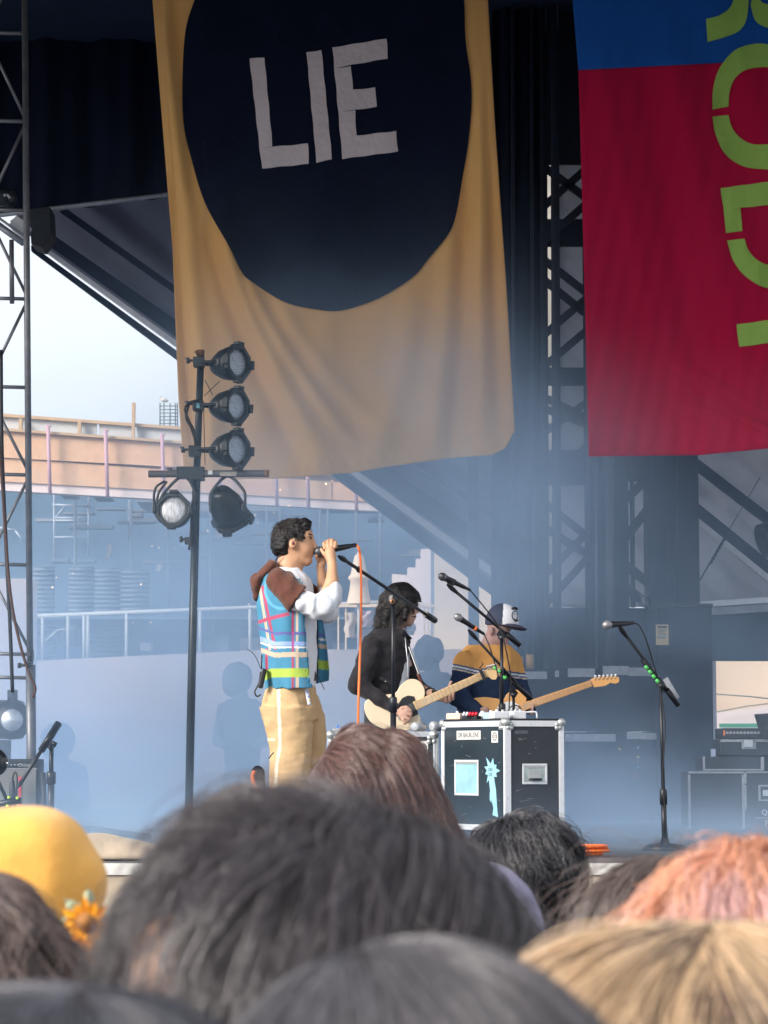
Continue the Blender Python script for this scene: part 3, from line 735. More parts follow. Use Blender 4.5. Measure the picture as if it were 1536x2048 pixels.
# clutter of the deep bay: ducts, pipes, stacked boards, loose sheets
rc = random.Random(11)
for k in range(26):
    x = rc.uniform(70, 840); y = rc.uniform(1015, 1120); w = rc.uniform(20, 90); h = rc.uniform(2, 9)
    r = MB(); bx(r, x, x + w, y, y + h, DB + rc.uniform(1.0, 3.2), .3); r.build('duct' if k % 2 else 'board', M['beam'] if k % 3 else M['shutter'], bl)
for x in (150, 262, 335, 420, 533, 560, 640, 655, 712, 760):
    r = MB(); r.tube([P(x, 1000, DB + 1.2), P(x + 1, 1230, DB + 1.2)], .03, 6); r.build('prop', M['shutter'], bl)
for k in range(12):
    x = rc.uniform(70, 820); y = rc.uniform(1235, 1290); w = rc.uniform(14, 44); h = rc.uniform(14, 46)
    r = MB(); bx(r, x, x + w, y, y + h, DB + rc.uniform(.2, 2.4), .6); r.build('crate', (M['beam'], M['lav'], M['void'], M['cream'])[k % 4], bl)
# tubular scaffold tower in the bay
sc = thing('scaffold_frame', P(143, 1080, DB + 2), 'pale blue scaffold frame standing in the shadowed bay under the orange slab', 'scaffold')
for (a, b) in [((108, 990), (109, 1120)), ((177, 990), (177, 1110)), ((104, 1009), (182, 1013)), ((110, 1035), (177, 1037)), ((110, 1041), (177, 1042)), ((108, 1074), (177, 1075)), ((112, 1035), (130, 1012)), ((258, 1000), (258, 1080)), ((30, 1060), (48, 1085)), ((0, 1055), (36, 1062))]:
    q = MB(); q.tube([P(*a, DB + 2), P(*b, DB + 2)], .022, 6); q.build('tube', M['scaff'], sc)
# terrace railing
rl = thing('terrace_railing', P(220, 1300, DB - 2), 'pale terrace railing in front of the corrugated shutters', 'railing')
def ry(x): return 1232 - (x - 65) * .050
q = MB(); q.tube([P(40, ry(40), DB - 2), P(960, 1197, DB - 2)], .035, 8); q.build('top_rail', M['rail'], rl)
for xx in (85, 136, 168, 176, 253, 400, 500):
    q = MB(); q.tube([P(xx, ry(xx), DB - 2), P(xx, 1320, DB - 2)], .028, 8); q.build('post', M['rail'], rl)
q = MB(); q.tube([P(90, 1282, DB - 2), P(115, 1260, DB - 2), P(146, 1257, DB - 2)], .015, 6); q.build('hose', M['rail'], rl)
# balustrade nearer the middle
bs = thing('balustrade', P(760, 1300, DB - 5), 'cream balustrade with slender posts behind the singer and the black jacket', 'balustrade')
for (yy, w) in ((1208, 6), (1299, 4)):
    q = MB(); bx(q, 640, 872, yy, yy + w, DB - 5, .12); q.build('rail', M['cream'], bs)
for xx in (675, 690, 755, 768, 848, 856, 866):
    q = MB(); bx(q, xx, xx + 3, 1214, 1299, DB - 4.95, .06); q.build('post', M['cream'], bs)
for (x0, x1, y0, y1, c) in ((690, 712, 1225, 1275, (.5, .42, .36)), (724, 745, 1222, 1255, (.45, .36, .40)), (800, 830, 1228, 1270, (.32, .3, .36))):
    q = MB(); q.grid(lambda u, v: P(lerp(x0, x1, u) + 3 * math.sin(v * 9 + x0), lerp(y0, y1, v), DB - 4.6) + np.array([0, .1 * math.sin(u * 6 + v * 3), 0]), 8, 8)
    tag(q.build('hung_cloth', mat('laundry', c, .9), bs))
# far block with lit windows behind the eave
fb = thing('far_block', P(815, 1100, 60), 'far dark facade with rows of small pale windows under the stage eave', 'building')
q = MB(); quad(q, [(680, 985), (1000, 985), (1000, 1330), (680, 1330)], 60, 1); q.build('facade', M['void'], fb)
for (x, y) in [(787, 1058), (787, 1078), (788, 1102), (788, 1122), (801, 1064), (801, 1110), (815, 1069), (815, 1094)]:
    q = MB(); bx(q, x - 3, x + 4, y - 8, y + 6, 59.95, .04); q.build('window', M['cream'], fb)
# stepped pale wall and cream wall towards the trucker cap
q = MB(); pts = [(784, 1330), (784, 1148), (815, 1150), (815, 1135), (832, 1135), (832, 1118), (842, 1118), (842, 1098), (856, 1098), (856, 1085), (870, 1085), (870, 1330)]
q.slab([P(x, y, DB - 3) for x, y in pts], .4); tag(q.build('stepped_wall', M['lav'], loc=P(784, 1330, DB - 3)), 'pale stepped wall behind the black hair of the guitarist', 'wall')
q = MB(); a = P(862, 1335, DB - 3.2); b = P(871, 1090, DB - 3.2); q.box((a[0], DB - 3.2, a[2]), (b[0], DB - 3, b[2])); tag(q.build('blue_post', M['shutter'], loc=a), 'blue-grey post at the end of the pale stepped wall', 'post')
q = MB(); a = P(871, 1560, DB - 6); b = P(1120, 1050, DB - 6); q.box((a[0], DB - 6, 0), (b[0], DB - 5.5, b[2])); tag(q.build('cream_wall', M['cream'], loc=(a[0], DB - 6, 0)), 'plain cream wall between the two guitarists under the stage eave', 'wall')
# low walls
q = MB(); q.slab([P(60, 1322, 30), P(520, 1300, 30), P(1000, 1298, 30), P(1000, 1680, 30), P(60, 1680, 30)], .4)
tag(q.build('low_wall', M['lav'], loc=P(60, 1680, 30)), 'long pale low wall behind the stage, wrapped in smoke', 'wall')
q = MB(); a = P(-120, 1390, 28); b = P(66, 1157, 28); q.box((a[0], 28, 0), (b[0], 28.4, b[2])); tag(q.build('white_hoarding', M['lav'], loc=(a[0], 28, 0)), 'flat off-white hoarding behind the left truss tower', 'hoarding')
# closed parasol
pr = thing('closed_parasol', P(715, 1212, DB - 6), 'closed beige parasol standing behind the singer', 'parasol')
prof = []
for (yy, ww) in ((1106, 2), (1112, 9), (1125, 12), (1150, 17), (1152, 20), (1158, 22), (1162, 17), (1185, 20), (1208, 25)):
    prof.append((-(P(0, yy, DB - 6)[2] - P(0, 1106, DB - 6)[2]), ww * (DB - 6) / F))
q = MB(); q.lathe(P(718, 1106, DB - 6), (0, 0, -1), prof, 14); q.build('canopy', M['cream'], pr)
q = MB(); q.tube([P(718, 1104, DB - 6), P(718, 1300, DB - 6)], .03, 8); q.build('pole', M['rail'], pr)
# small odd things hung in the bay
for (x0, x1, y0, y1, c, nm, lab) in ((310, 326, 1129, 1143, (.6, .55, .5), 'lantern', 'small white lantern hanging in the bay left of the light stand'),
                                    (432, 466, 1054, 1074, (.6, .35, .18), 'orange_banner', 'small orange cloth hanging behind the light stand'),
                                    (213, 222, 1088, 1118, (.6, .5, .42), 'pale_drape', 'thin pale drape standing in the shadowed bay')):
    q = MB(); q.sheet(lambda u, v: P(lerp(x0, x1, u) + 2 * math.sin(v * 5), lerp(y0, y1, v), DB + 1.5) + np.array([0, .05 * math.sin(u * 7), 0]), 6, 6, .03)
    tag(q.build(nm, mat(nm, c, .8), loc=P(x0, y1, DB + 1.5)), lab, nm.split('_')[-1])
# string of fairy bulbs across the bay
rb = random.Random(4)
bulbs = [(105, 1175, 3.2), (113, 1155, 1.8), (146, 1147, 2.0), (282, 1169, 3), (302, 1245, 2.2), (266, 1245, 1.6), (560, 980, 2.5), (579, 1012, 2), (652, 968, 3), (664, 962, 2), (510, 1030, 2.4), (548, 1026, 1.8), (515, 1046, 2), (415, 1062, 2.4), (545, 1208, 2.4), (693, 1267, 3.4), (350, 1095, 1.8), (365, 1089, 1.8), (304, 1092, 1.6), (318, 1096, 1.8), (498, 1208, 2)]
for (x, y, r_) in bulbs:
    c = P(x, y, DB - 2.6); q = MB(); rr_ = r_ * 40 / F * .55
    q.lathe(c + [0, 0, rr_], (0, 0, -1), [(-rr_ * .6, rr_ * .3), (0, rr_ * .4), (rr_ * .5, rr_), (rr_ * 1.4, rr_ * .9), (rr_ * 2, 0)], 8)
    tag(q.build('fairy_bulb', M['bulb'], loc=c), 'tiny lit bulb of the string lights in the bay behind the stage', 'light bulb', 'string light bulbs in the bay')
# gull on the parapet
gb = thing('gull', P(326, 800, DB + 1), 'pale gull perched on the rebar cage above the formwork', 'bird')
q = MB(); q.lathe(P(320, 797, DB + 1), (1, 0, -.35), [(0, .0), (.03, .035), (.08, .05), (.13, .03), (.17, .008), (.17, 0)], 10); q.build('body', M['mesh_white'], gb)
q = MB(); q.lathe(P(321, 796, DB + 1), (-.3, 0, 1), [(-.02, 0), (0, .02), (.02, .025), (.045, 0)], 8); q.build('head', M['mesh_white'], gb)
# ================================================================== BANNERS
M['yellow_cloth'] = fabric('yellow_cloth', (.84, .48, .17), transl=.2, var=.06, bump=.35, bscale=9, bdist=.02, stretch=(1, 1, .25))
M['navy_cloth'] = fabric('navy_cloth', (.003, .006, .020), var=.2, bump=.5, bscale=9, bdist=.02, sheen=0)
M['pale_cloth'] = fabric('pale_cloth', (.66, .57, .58), transl=.1, var=.07, bump=.9, bscale=16, bdist=.02)
M['red_cloth'] = fabric('red_cloth', (.42, .004, .045), transl=.1, var=.08, bump=.3, bscale=5, bdist=.02, stretch=(1, 1, .3), sheen=.05)
M['blue_cloth'] = fabric('blue_cloth', (.008, .085, .36), transl=.1, var=.08, bump=.3, bscale=5, bdist=.02, sheen=.05)
M['lime_cloth'] = fabric('lime_cloth', (.30, .48, .10), transl=.1, var=.1, bump=.9, bscale=12, bdist=.02)

def interp(tbl, x):
    for (a, b), (c, d) in zip(tbl[:-1], tbl[1:]):
        if x <= c: return b + (d - b) * (x - a) / (c - a)
    return tbl[-1][1]
def gs(x, w): return math.exp(-(x / w) ** 2)
DBN = 19.2
def b1_depth(px, py):
    """folds of the circle banner: it hangs from its top corners, folds sweep from them to the bottom hem"""
    d = 0
    t = max(0, (py + 300) / 1260)
    xc = 345 + .0001 * (py - 300) ** 2 * .9            # fold that leaves the left edge and curls to the bottom
    # left fan of folds
    for (x0, y0, x1, y1, w, a) in ((455, 500, 640, 900, 16, .045), (500, 560, 700, 880, 12, .035), (420, 470, 600, 930, 14, -.03), (560, 600, 760, 860, 16, .02),
                                   (330, 40, 372, 420, 9, .035), (352, 20, 395, 420, 9, -.025), (900, 470, 870, 900, 18, .03), (935, 380, 905, 890, 13, -.03), (960, 260, 960, 880, 12, .035),
                                   (985, 400, 1000, 860, 10, -.03), (380, 480, 430, 930, 16, .035), (350, 420, 395, 930, 9, -.03), (820, 620, 770, 900, 24, .025), (690, 640, 690, 900, 30, -.02)):
        q = (py - y0) / (y1 - y0)
        if -.25 < q < 1.15:
            qq = min(max(q, 0), 1); xx = lerp(x0, x1, qq ** 1.25)
            env = min(1, (q + .25) / .35) * min(1, (1.15 - q) / .3)
            d += 1.5 * a * env * gs(px - xx, w * (1 + .8 * qq))
    d += .05 * math.sin((px - 300) / 700 * 5.5 + .5 * t) + .010 * math.sin(px * .055 + py * .012 + math.sin(py * .011 + px * .02)) * t
    d += .05 * max(0, (py - 800) / 150) * math.sin(px * .012)
    d += (t - .5) * .18
    return DBN - d
def B1(px, py, off=0): 
    return P(px, py, b1_depth(px, py) - off)
L1 = [(-320, 288), (0, 305), (250, 325), (500, 345), (800, 357), (960, 369)]
R1 = [(-320, 958), (0, 976), (250, 990), (560, 1012), (850, 1029), (960, 1034)]
H1 = [(365, 943), (400, 950), (470, 958), (560, 957), (700, 946), (800, 930), (900, 916), (985, 910), (1012, 898), (1024, 880), (1030, 866)]
bn = thing('circle_banner', P(665, -300, DBN), 'large yellow hanging banner with a dark circle and the pale word LIE', 'banner')
def b1f(u, v):
    top = -320; bx_ = lerp(365, 1034, u); bot = interp(H1, bx_)
    py = lerp(top, bot, v)
    px = lerp(interp(L1, py), interp(R1, py), u)
    if v > .93 and u > .95: px = min(px, 1031)
    return B1(px, py)
q = MB(); q.sheet(b1f, 170, 230, .006); q.build('yellow_cloth', M['yellow_cloth'], bn)
# sewn hems along the sides and the bottom
for (u0, u1, v0, v1, nu_, nv_) in ((.004, .020, 0, .985, 2, 200), (.980, .994, 0, .97, 2, 200), (.01, .985, .978, .992, 160, 2)):
    q = MB(); q.grid(lambda u, v: b1f(lerp(u0, u1, u), lerp(v0, v1, v)) - np.array([0, .004 + .002 * math.sin((u if nu_ > 5 else v) * 160), 0]), nu_, nv_); q.build('hem', M['yellow_cloth'], bn)
CO = [(-250, 640), (-235, 760), (-160, 860), (-60, 915), (0, 928), (80, 931), (150, 941), (210, 943), (290, 936), (350, 926), (430, 912), (468, 897), (515, 859), (553, 827), (592, 767), (612, 717), (621.5, 676), (619, 635), (604, 569), (563, 503), (543, 483), (493, 458), (406, 410), (315, 382), (244, 367), (152, 365), (61, 371), (0, 389), (-80, 420), (-180, 490), (-235, 570)]
CO = [(b, a) for a, b in CO]
def star(outline, cx, cy, mb, off, nr=26, nseg=180):
    pts = outline + [outline[0]]; seg = [math.dist(pts[i], pts[i + 1]) for i in range(len(pts) - 1)]; tot = sum(seg); cum = [0]
    for s_ in seg: cum.append(cum[-1] + s_)
    sp = smooth_path([np.array([a, b, 0.]) for a, b in pts], 8); 
    def f(u, v):
        q_ = u * (len(sp) - 1); i = min(int(q_), len(sp) - 2); w = sp[i] * (1 - (q_ - i)) + sp[i + 1] * (q_ - i)
        return B1(cx + (w[0] - cx) * v, cy + (w[1] - cy) * v, off)
    mb.grid(f, nseg, nr)
q = MB(); star(CO, 655, 200, q, .018); q.build('dark_circle', M['navy_cloth'], bn)
def patch(mb, quad_, fn, off, n=8, wob=0):
    (a, b, c, d_) = [np.array(p, float) for p in quad_]       # tl, tr, br, bl
    def f(u, v):
        p = (a * (1 - u) + b * u) * (1 - v) + (d_ * (1 - u) + c * u) * v
        if wob: p = p + wob * np.array([math.sin(p[1] * .11 + p[0] * .03), math.sin(p[0] * .13 + 1)])
        return fn(p[0], p[1], off)
    mb.grid(f, n, n)
lt_ = {'L': [[(499, 117), (529, 115), (545, 293), (519, 296)], [(519, 296), (545, 293), (616, 287), (618, 328)][:0] or [(519.2, 296), (616, 287), (618, 328), (524, 337)]],
       'I': [[(613, 105), (643, 100), (664, 319), (633, 325)]],
       'E': [[(665, 95), (773, 77), (776, 117), (668.5, 136)], [(668.5, 136), (702, 133), (706, 181), (673, 183)], [(673, 183), (751, 175), (753, 214), (676.5, 224)], [(676.5, 224), (710, 221), (713, 271), (681, 275)], [(681, 275), (792, 262), (796, 303), (685, 318)]]}
for ch, qs in lt_.items():
    q = MB()
    for qq in qs: patch(q, qq, B1, .028, 14, .6)
    me = q.mesh('letter'); bm = bmesh.new(); bm.from_mesh(me); bmesh.ops.remove_doubles(bm, verts=bm.verts, dist=.002); bm.to_mesh(me); bm.free()
    tag(link('letter', me, M['pale_cloth'], bn), 'pale cloth letter ' + ch)

# red and blue banner
DR = 18.6
def b2_depth(px, py):
    d = 0
    for (x0, y0, x1, y1, w, a) in ((1200, 100, 1330, 720, 20, .035), (1270, 100, 1400, 760, 18, -.03), (1330, 60, 1480, 720, 22, .04), (1230, 160, 1345, 800, 14, -.02), (1400, 80, 1560, 600, 20, -.03),
                                   (1380, 740, 1560, 850, 18, .03), (1400, 800, 1580, 880, 12, -.03), (1180, 300, 1200, 900, 30, .02), (1460, 60, 1640, 600, 20, .03)):
        q_ = (py - y0) / (y1 - y0)
        if -.2 < q_ < 1.2:
            env = min(1, (q_ + .2) / .3) * min(1, (1.2 - q_) / .3); d += a * 1.2 * env * gs(px - lerp(x0, x1, q_), w * 1.3)
    d += .05 * math.sin(px * .012 + py * .002) + .006 * math.sin(px * .16 + py * .03) + (py - 400) / 1200 * .2
    return DR - d
def B2(px, py, off=0): return P(px, py, b2_depth(px, py) - off)
L2 = [(-320, 1128), (0, 1145), (140, 1157), (500, 1167), (912, 1177.5)]
H2 = [(1177, 913), (1260, 912), (1400, 910), (1536, 897), (1700, 880), (1960, 870)]
r2 = thing('red_blue_banner', P(1500, -300, DR), 'red and blue hanging banner with lime green sideways stencil letters', 'banner')
def seam(px): return 140 - (px - 1157) * .05
def b2a(u, v):
    px1 = 1980; top = -320; py = lerp(top, seam(lerp(1150, px1, u)), v); px = lerp(interp(L2, py), px1, u); return B2(px, py)
def b2b(u, v):
    px1 = 1980; bx_ = lerp(1177, px1, u); py = lerp(seam(lerp(1157, px1, u)), interp(H2, bx_), v); px = lerp(interp(L2, py), px1, u); return B2(px, py)
q = MB(); q.sheet(b2a, 110, 50, .006); q.build('blue_cloth', M['blue_cloth'], r2)
q = MB(); q.sheet(b2b, 130, 120, .006); q.build('red_cloth', M['red_cloth'], r2)
for (u0, u1, v0, v1, nu_, nv_) in ((.003, .012, .02, .985, 2, 120), (.01, .99, .976, .990, 160, 2)):
    q = MB(); q.grid(lambda u, v: b2b(lerp(u0, u1, u), lerp(v0, v1, v)) - np.array([0, .004 + .002 * math.sin((u if nu_ > 5 else v) * 160), 0]), nu_, nv_); q.build('hem', M['red_cloth'], r2)
def ribbon(mb, outer, inner, n=30, fn=B2, off=.012):
    so = smooth_path([np.array([a, b, 0.]) for a, b in outer], 8); si = smooth_path([np.array([a, b, 0.]) for a, b in inner], 8)
    def at(sp, u):
        q_ = u * (len(sp) - 1); i = min(int(q_), len(sp) - 2); return sp[i] * (1 - (q_ - i)) + sp[i + 1] * (q_ - i)
    mb.grid(lambda u, v: fn(*(at(so, u) * (1 - v) + at(si, u) * v)[:2], off), n, 6)
# sideways R (legs only in frame)
q = MB(); ribbon(q, [(1412, 38), (1440, 30), (1462, 12), (1470, -20), (1470, -60)], [(1415, 84), (1450, 74), (1480, 60), (1495, 28), (1500, -60)], 20)
ribbon(q, [(1501, 10), (1510, 40), (1530, 54), (1560, 58), (1590, 50)], [(1510, -30), (1520, 0), (1535, 8), (1560, 10), (1585, 0)], 20); tag(q.build('letter', M['lime_cloth'], r2), 'lime sideways letter R cut by the top of the frame')
q = MB(); ribbon(q, [(1425, 219), (1426, 180), (1437, 140), (1465, 104), (1500, 89), (1540, 90), (1600, 120), (1640, 210)], [(1457, 213), (1459, 185), (1468, 160), (1487, 142), (1515, 135), (1545, 137), (1580, 160), (1605, 205)], 36)
ribbon(q, [(1425, 233), (1430, 265), (1448, 305), (1480, 330), (1520, 338), (1570, 335), (1620, 300), (1642, 225)], [(1457, 230), (1464, 255), (1480, 275), (1505, 288), (1540, 288), (1570, 285), (1595, 260), (1606, 220)], 36)
tag(q.build('letter', M['lime_cloth'], r2), 'lime stencil letter O')
q = MB(); patch(q, [(1441, 376), (1640, 350), (1643, 400), (1447, 419)], B2, .012, 14, .5); patch(q, [(1447, 419.2), (1481, 416), (1485, 462), (1452, 466)], B2, .012, 6)
ribbon(q, [(1454, 481), (1466, 520), (1490, 552), (1530, 575), (1580, 575), (1630, 540), (1660, 470)], [(1489, 477), (1497, 500), (1515, 520), (1540, 530), (1580, 528), (1605, 505), (1625, 465)], 36)
tag(q.build('letter', M['lime_cloth'], r2), 'lime stencil letter D')
q = MB(); patch(q, [(1473, 649), (1668, 622), (1672, 668), (1478, 694)], B2, .012, 14, .5); tag(q.build('letter', M['lime_cloth'], r2), 'lime letter I')
# ================================================================== LIGHT STAND with five par cans
M['lens'] = mat('lens_glass', (.50, .52, .55), .12, metal=.55, var=.5, vscale=26, bump=.8, bscale=50, bdist=.004, stretch=(1, 1, 5))
M['lens_b'] = mat('lens_bright', (.50, .50, .52), .3, metal=.2, var=.45, vscale=22, bump=.8, bscale=40, bdist=.004, stretch=(4, 1, 1))
M['par'] = mat('par_black', (.014, .022, .028), .38, var=.35, vscale=20, spec=.5)
M['par_g'] = mat('par_grey', (.10, .10, .11), .5, var=.2)
M['orange_cable'] = mat('orange_cable', (.85, .17, .03), .45, var=.05)
M['black_cable'] = mat('black_cable', (.012, .012, .015), .5)
M['rust'] = mat('rusty_end', (.20, .09, .04), .7)
M['tape'] = mat('white_label', (.7, .7, .68), .6)
DL = 18.2; U = DL / F
ls = thing('light_stand', PF(385, DL), 'tall black pole stand with a crossbar carrying the five stage lamps', 'stand')
q = MB(); q.tube([P(402, 708, DL), P(393, 960, DL)], .026, 16); q.build('upper_pole', M['par'], ls)
q = MB(); q.tube([P(393, 955, DL), P(384.5, 1300, DL), PF(380, DL) + [0, 0, .04]], .030, 16); q.build('lower_pole', M['par'], ls)
q = MB(); q.lathe(PF(380, DL), (0, 0, 1), [(0, .0), (0, .32), (.02, .32), (.03, .05), (.08, .045), (.08, 0)], 24); q.build('base_plate', M['par'], ls)
q = MB(); q.tube([P(401, 700, DL), P(401, 712, DL)], .03, 9); q.tube([P(396, 708, DL - .02), P(391, 702, DL - .03)], .012, 6); q.build('taped_top', M['rust'], ls)
cbx = MB(); a, b = P(297, 948, DL - .07), P(538, 947, DL - .07); cbx.tube([a, b], .026, 18, cap=False); cbx.tube([b + [-.03, 0, 0], a + [.03, 0, 0]], .021, 18, cap=False); cb_ = cbx.build('crossbar', M['par_g'], ls)
q = MB(); q.tube([P(529, 947, DL - .07), P(538, 947, DL - .07)], .027, 18); q.build('end_cap', M['rust'], cb_)
q = MB(); q.tube([P(310, 948, DL - .07), P(310.5, 948, DL - .07)], .0215, 18); q.build('bore_shade_disc', M['black'], cb_)  # black disc inside the tube stands for the shade in its bore
q = MB(); vbox(q, 416, 425, 941, 949, DL - .10, .005); q.build('sticker', M['tape'], cb_)
q = MB(); vbox(q, 440, 473, 944, 952, DL - .099, .003); q.build('sticker', mat('scuffed_tape', (.35, .32, .28), .8, var=.7, vscale=90), cb_)
def clamp(px, py, parent, w=.05):
    q = MB(); c = P(px, py, DL - .04)
    q.frame_box(c, (1, 0, 0), (0, 1, 0), (0, 0, 1), (-w * .8, -.06, -w * .7), (w * .8, .05, w * .7)); q.tube([c + [-w * 1.6, -.03, .01], c + [w * .2, -.03, .01]], .010, 8)
    q.tube([c + [-w * 1.6, -.03, -.012], c + [-w * 1.6, -.03, .032]], .013, 8); q.tube([c + [-w * 1.9, -.03, .03], c + [-w * 1.3, -.03, -.01]], .008, 8)
    return q.build('clamp', M['par'], parent, bevel=.006)
clamp(398, 725, ls); clamp(397, 812, ls); clamp(390, 903, ls, .055); clamp(367, 946, ls, .06); clamp(394, 948, ls, .07); clamp(378, 1082, ls, .035)
q = MB(); vbox(q, 393, 399, 806, 816, DL - .11, .004); q.build('sticker', mat('teal_sticker', (.2, .5, .58), .5), ls)
q = MB(); vbox(q, 379, 382, 1077, 1090, DL - .10, .004); q.build('red_tab', mat('red_tab', (.6, .08, .05), .5), ls)

def par_can(px, py, axis, label, ring=40, length=78, lens='lens', yoke=None, up=(0, 0, 1), dy=-.12, tail=.55):
    """px, py: centre of the front ring; axis: direction the lamp faces; ring: radius in px; length: barrel px"""
    A = np.array(axis, float); A /= np.linalg.norm(A)
    D = DL + dy; R = ring * U; Ln = length * U; c = P(px, py, D)
    t = thing('stage_lamp', c - A * Ln * .5, label, 'stage light', 'five black stage lamps on the pole stand')
    q = MB(); q.lathe(c, A, [(-Ln, R * .12), (-Ln, R * .40), (-Ln * .93, R * .5), (-Ln * .62, R * .80), (-Ln * .34, R * .90), (-.03, R * .93), (-.03, R * .80), (-Ln * .3, R * .75)], 28, faces=None); q.build('barrel', M['par'], t)
    q = MB(); q.lathe(c, A, [(-.035, R * .93), (-.030, R * 1.02), (.0, R * 1.04), (.004, R * 1.0), (.004, R * .82), (-.02, R * .80)], 8, smooth=False); q.build('front_ring', M['par'], t)
    q = MB(); q.lathe(c, A, [(-.012, 0), (-.010, R * .3), (-.016, R * .6), (-.026, R * .80), (-.03, R * .8)], 32); q.build('lens', M[lens], t)
    up_ = np.array(up, float); X = np.cross(A, up_); X /= np.linalg.norm(X); Y = np.cross(X, A)
    for k in range(4):
        an = math.pi / 2 * k + .05; dd = X * math.cos(an) + Y * math.sin(an); tt = np.cross(A, dd)
        q = MB(); q.frame_box(c + dd * R * .98, tt, A, dd, (-R * .24, -.03, -.008), (R * .24, .022, R * .12)); q.build('filter_clip', M['par'], t, bevel=.004)
    q = MB()
    for s_ in (-1, 1):
        e = c - A * Ln * .42 + X * s_ * R * .86
        q.lathe(e, X * s_, [(0, R * .2), (.012, R * .22), (.018, R * .1), (.018, 0)], 12)
    q.build('pivot', M['par_g'], t)
    if yoke is not None:
        yk = MB(); e0 = c - A * Ln * .42 + X * R * .95; e1 = c - A * Ln * .42 - X * R * .95; tgt = np.array(yoke)
        m0 = e0 * .45 + tgt * .55 + X * R * .45; m1 = e1 * .45 + tgt * .55 - X * R * .45
        yk.tube(smooth_path([e0, e0 * .6 + m0 * .4 + X * .01, m0, tgt, m1, e1 * .6 + m1 * .4 - X * .01, e1], 5), .012, 6); yk.build('yoke', M['par'], t)
    return t
par_can(478, 725, (.78, -.60, .02), 'black stage lamp at the top of the pole, topmost of five', 38, 66, yoke=P(405, 728, DL))
par_can(476, 812, (.78, -.60, -.04), 'black stage lamp second from the top of the pole, beside the teal sticker', 37, 66, yoke=P(402, 812, DL))
par_can(477, 898, (.78, -.60, .02), 'black stage lamp third from the top, just above the crossbar', 39, 66, yoke=P(396, 902, DL))
par_can(345, 1019, (-.10, -.97, .12), 'black stage lamp hanging left of the pole with a bright white lens', 36, 70, 'lens_b', yoke=P(367, 952, DL - .05), dy=-.16)
par_can(466, 1042, (.30, .66, -.74), 'black stage lamp hanging right of the pole seen from behind', 40, 80, yoke=P(455, 952, DL - .05), dy=.0)
wires = [[(377, 812), (372, 835), (382, 855), (390, 880)], [(398, 800), (380, 805), (370, 818), (378, 842), (388, 862), (391, 892)], [(330, 962), (312, 975), (308, 1000), (316, 1036), (335, 1052)], [(334, 963), (318, 985), (313, 1010), (311, 1030)], [(392, 980), (384, 1010), (382, 1060), (378, 1100)], [(410, 760), (425, 790)], [(440, 762), (408, 792)], [(407, 810), (410, 930)]]
for i, w in enumerate(wires):
    q = MB(); q.tube(smooth_path([P(x, y, DL - .14) for x, y in w], 6), .009 if i < 5 else .003, 7); q.build('cable', M['black_cable'], ls)

# ================================================================== MICROPHONES AND STANDS
M['mic'] = mat('mic_body', (.016, .016, .02), .35, var=.2)
M['grille'] = mat('mic_grille', (.10, .10, .11), .35, metal=.6, var=.3, vscale=200, bump=.8, bscale=600, bdist=.001)
M['grille_l'] = mat('mic_grille_grey', (.30, .29, .30), .35, metal=.5, var=.3, vscale=200, bump=.8, bscale=600, bdist=.001)
M['stand'] = mat('stand_black', (.010, .012, .018), .4, var=.2)
M['lime_tape'] = mat('lime_clip', (.07, .42, .09), .4)
M['orange_ring'] = mat('orange_ring', (.9, .2, .04), .5)
def microphone(name, head, tail, D0, D1, label, grille='grille', ring=None, s=1.0):
    a = P(*head, D0); b = P(*tail, D1); A = b - a; Ln = np.linalg.norm(A); A /= Ln
    t = thing(name, a, label, 'microphone')
    q = MB(); q.lathe(a, A, [(-.026 * s, 0), (-.024 * s, .010 * s), (-.015 * s, .020 * s), (0, .0255 * s), (.012 * s, .0255 * s), (.028 * s, .020 * s)], 18); q.build('grille', M[grille], t)
    q = MB(); q.lathe(a, A, [(.006 * s, .0262 * s), (.010 * s, .0262 * s)], 18); q.build('band', M['alu_d'], t)
    q = MB(); q.lathe(a, A, [(.026 * s, .0205 * s), (.034 * s, .0205 * s), (.06 * s, .017 * s), (Ln * .8, .0125 * s), (Ln * .82, .0105 * s), (Ln, .0095 * s), (Ln, 0)], 16); q.build('body', M['mic'], t)
    if ring:
        q = MB(); q.lathe(a, A, [(Ln * .62, .0158 * s), (Ln * .62, .0175 * s), (Ln * .70, .0170 * s), (Ln * .70, .014 * s)], 16); q.build('colour_ring', M[ring], t)
    return t
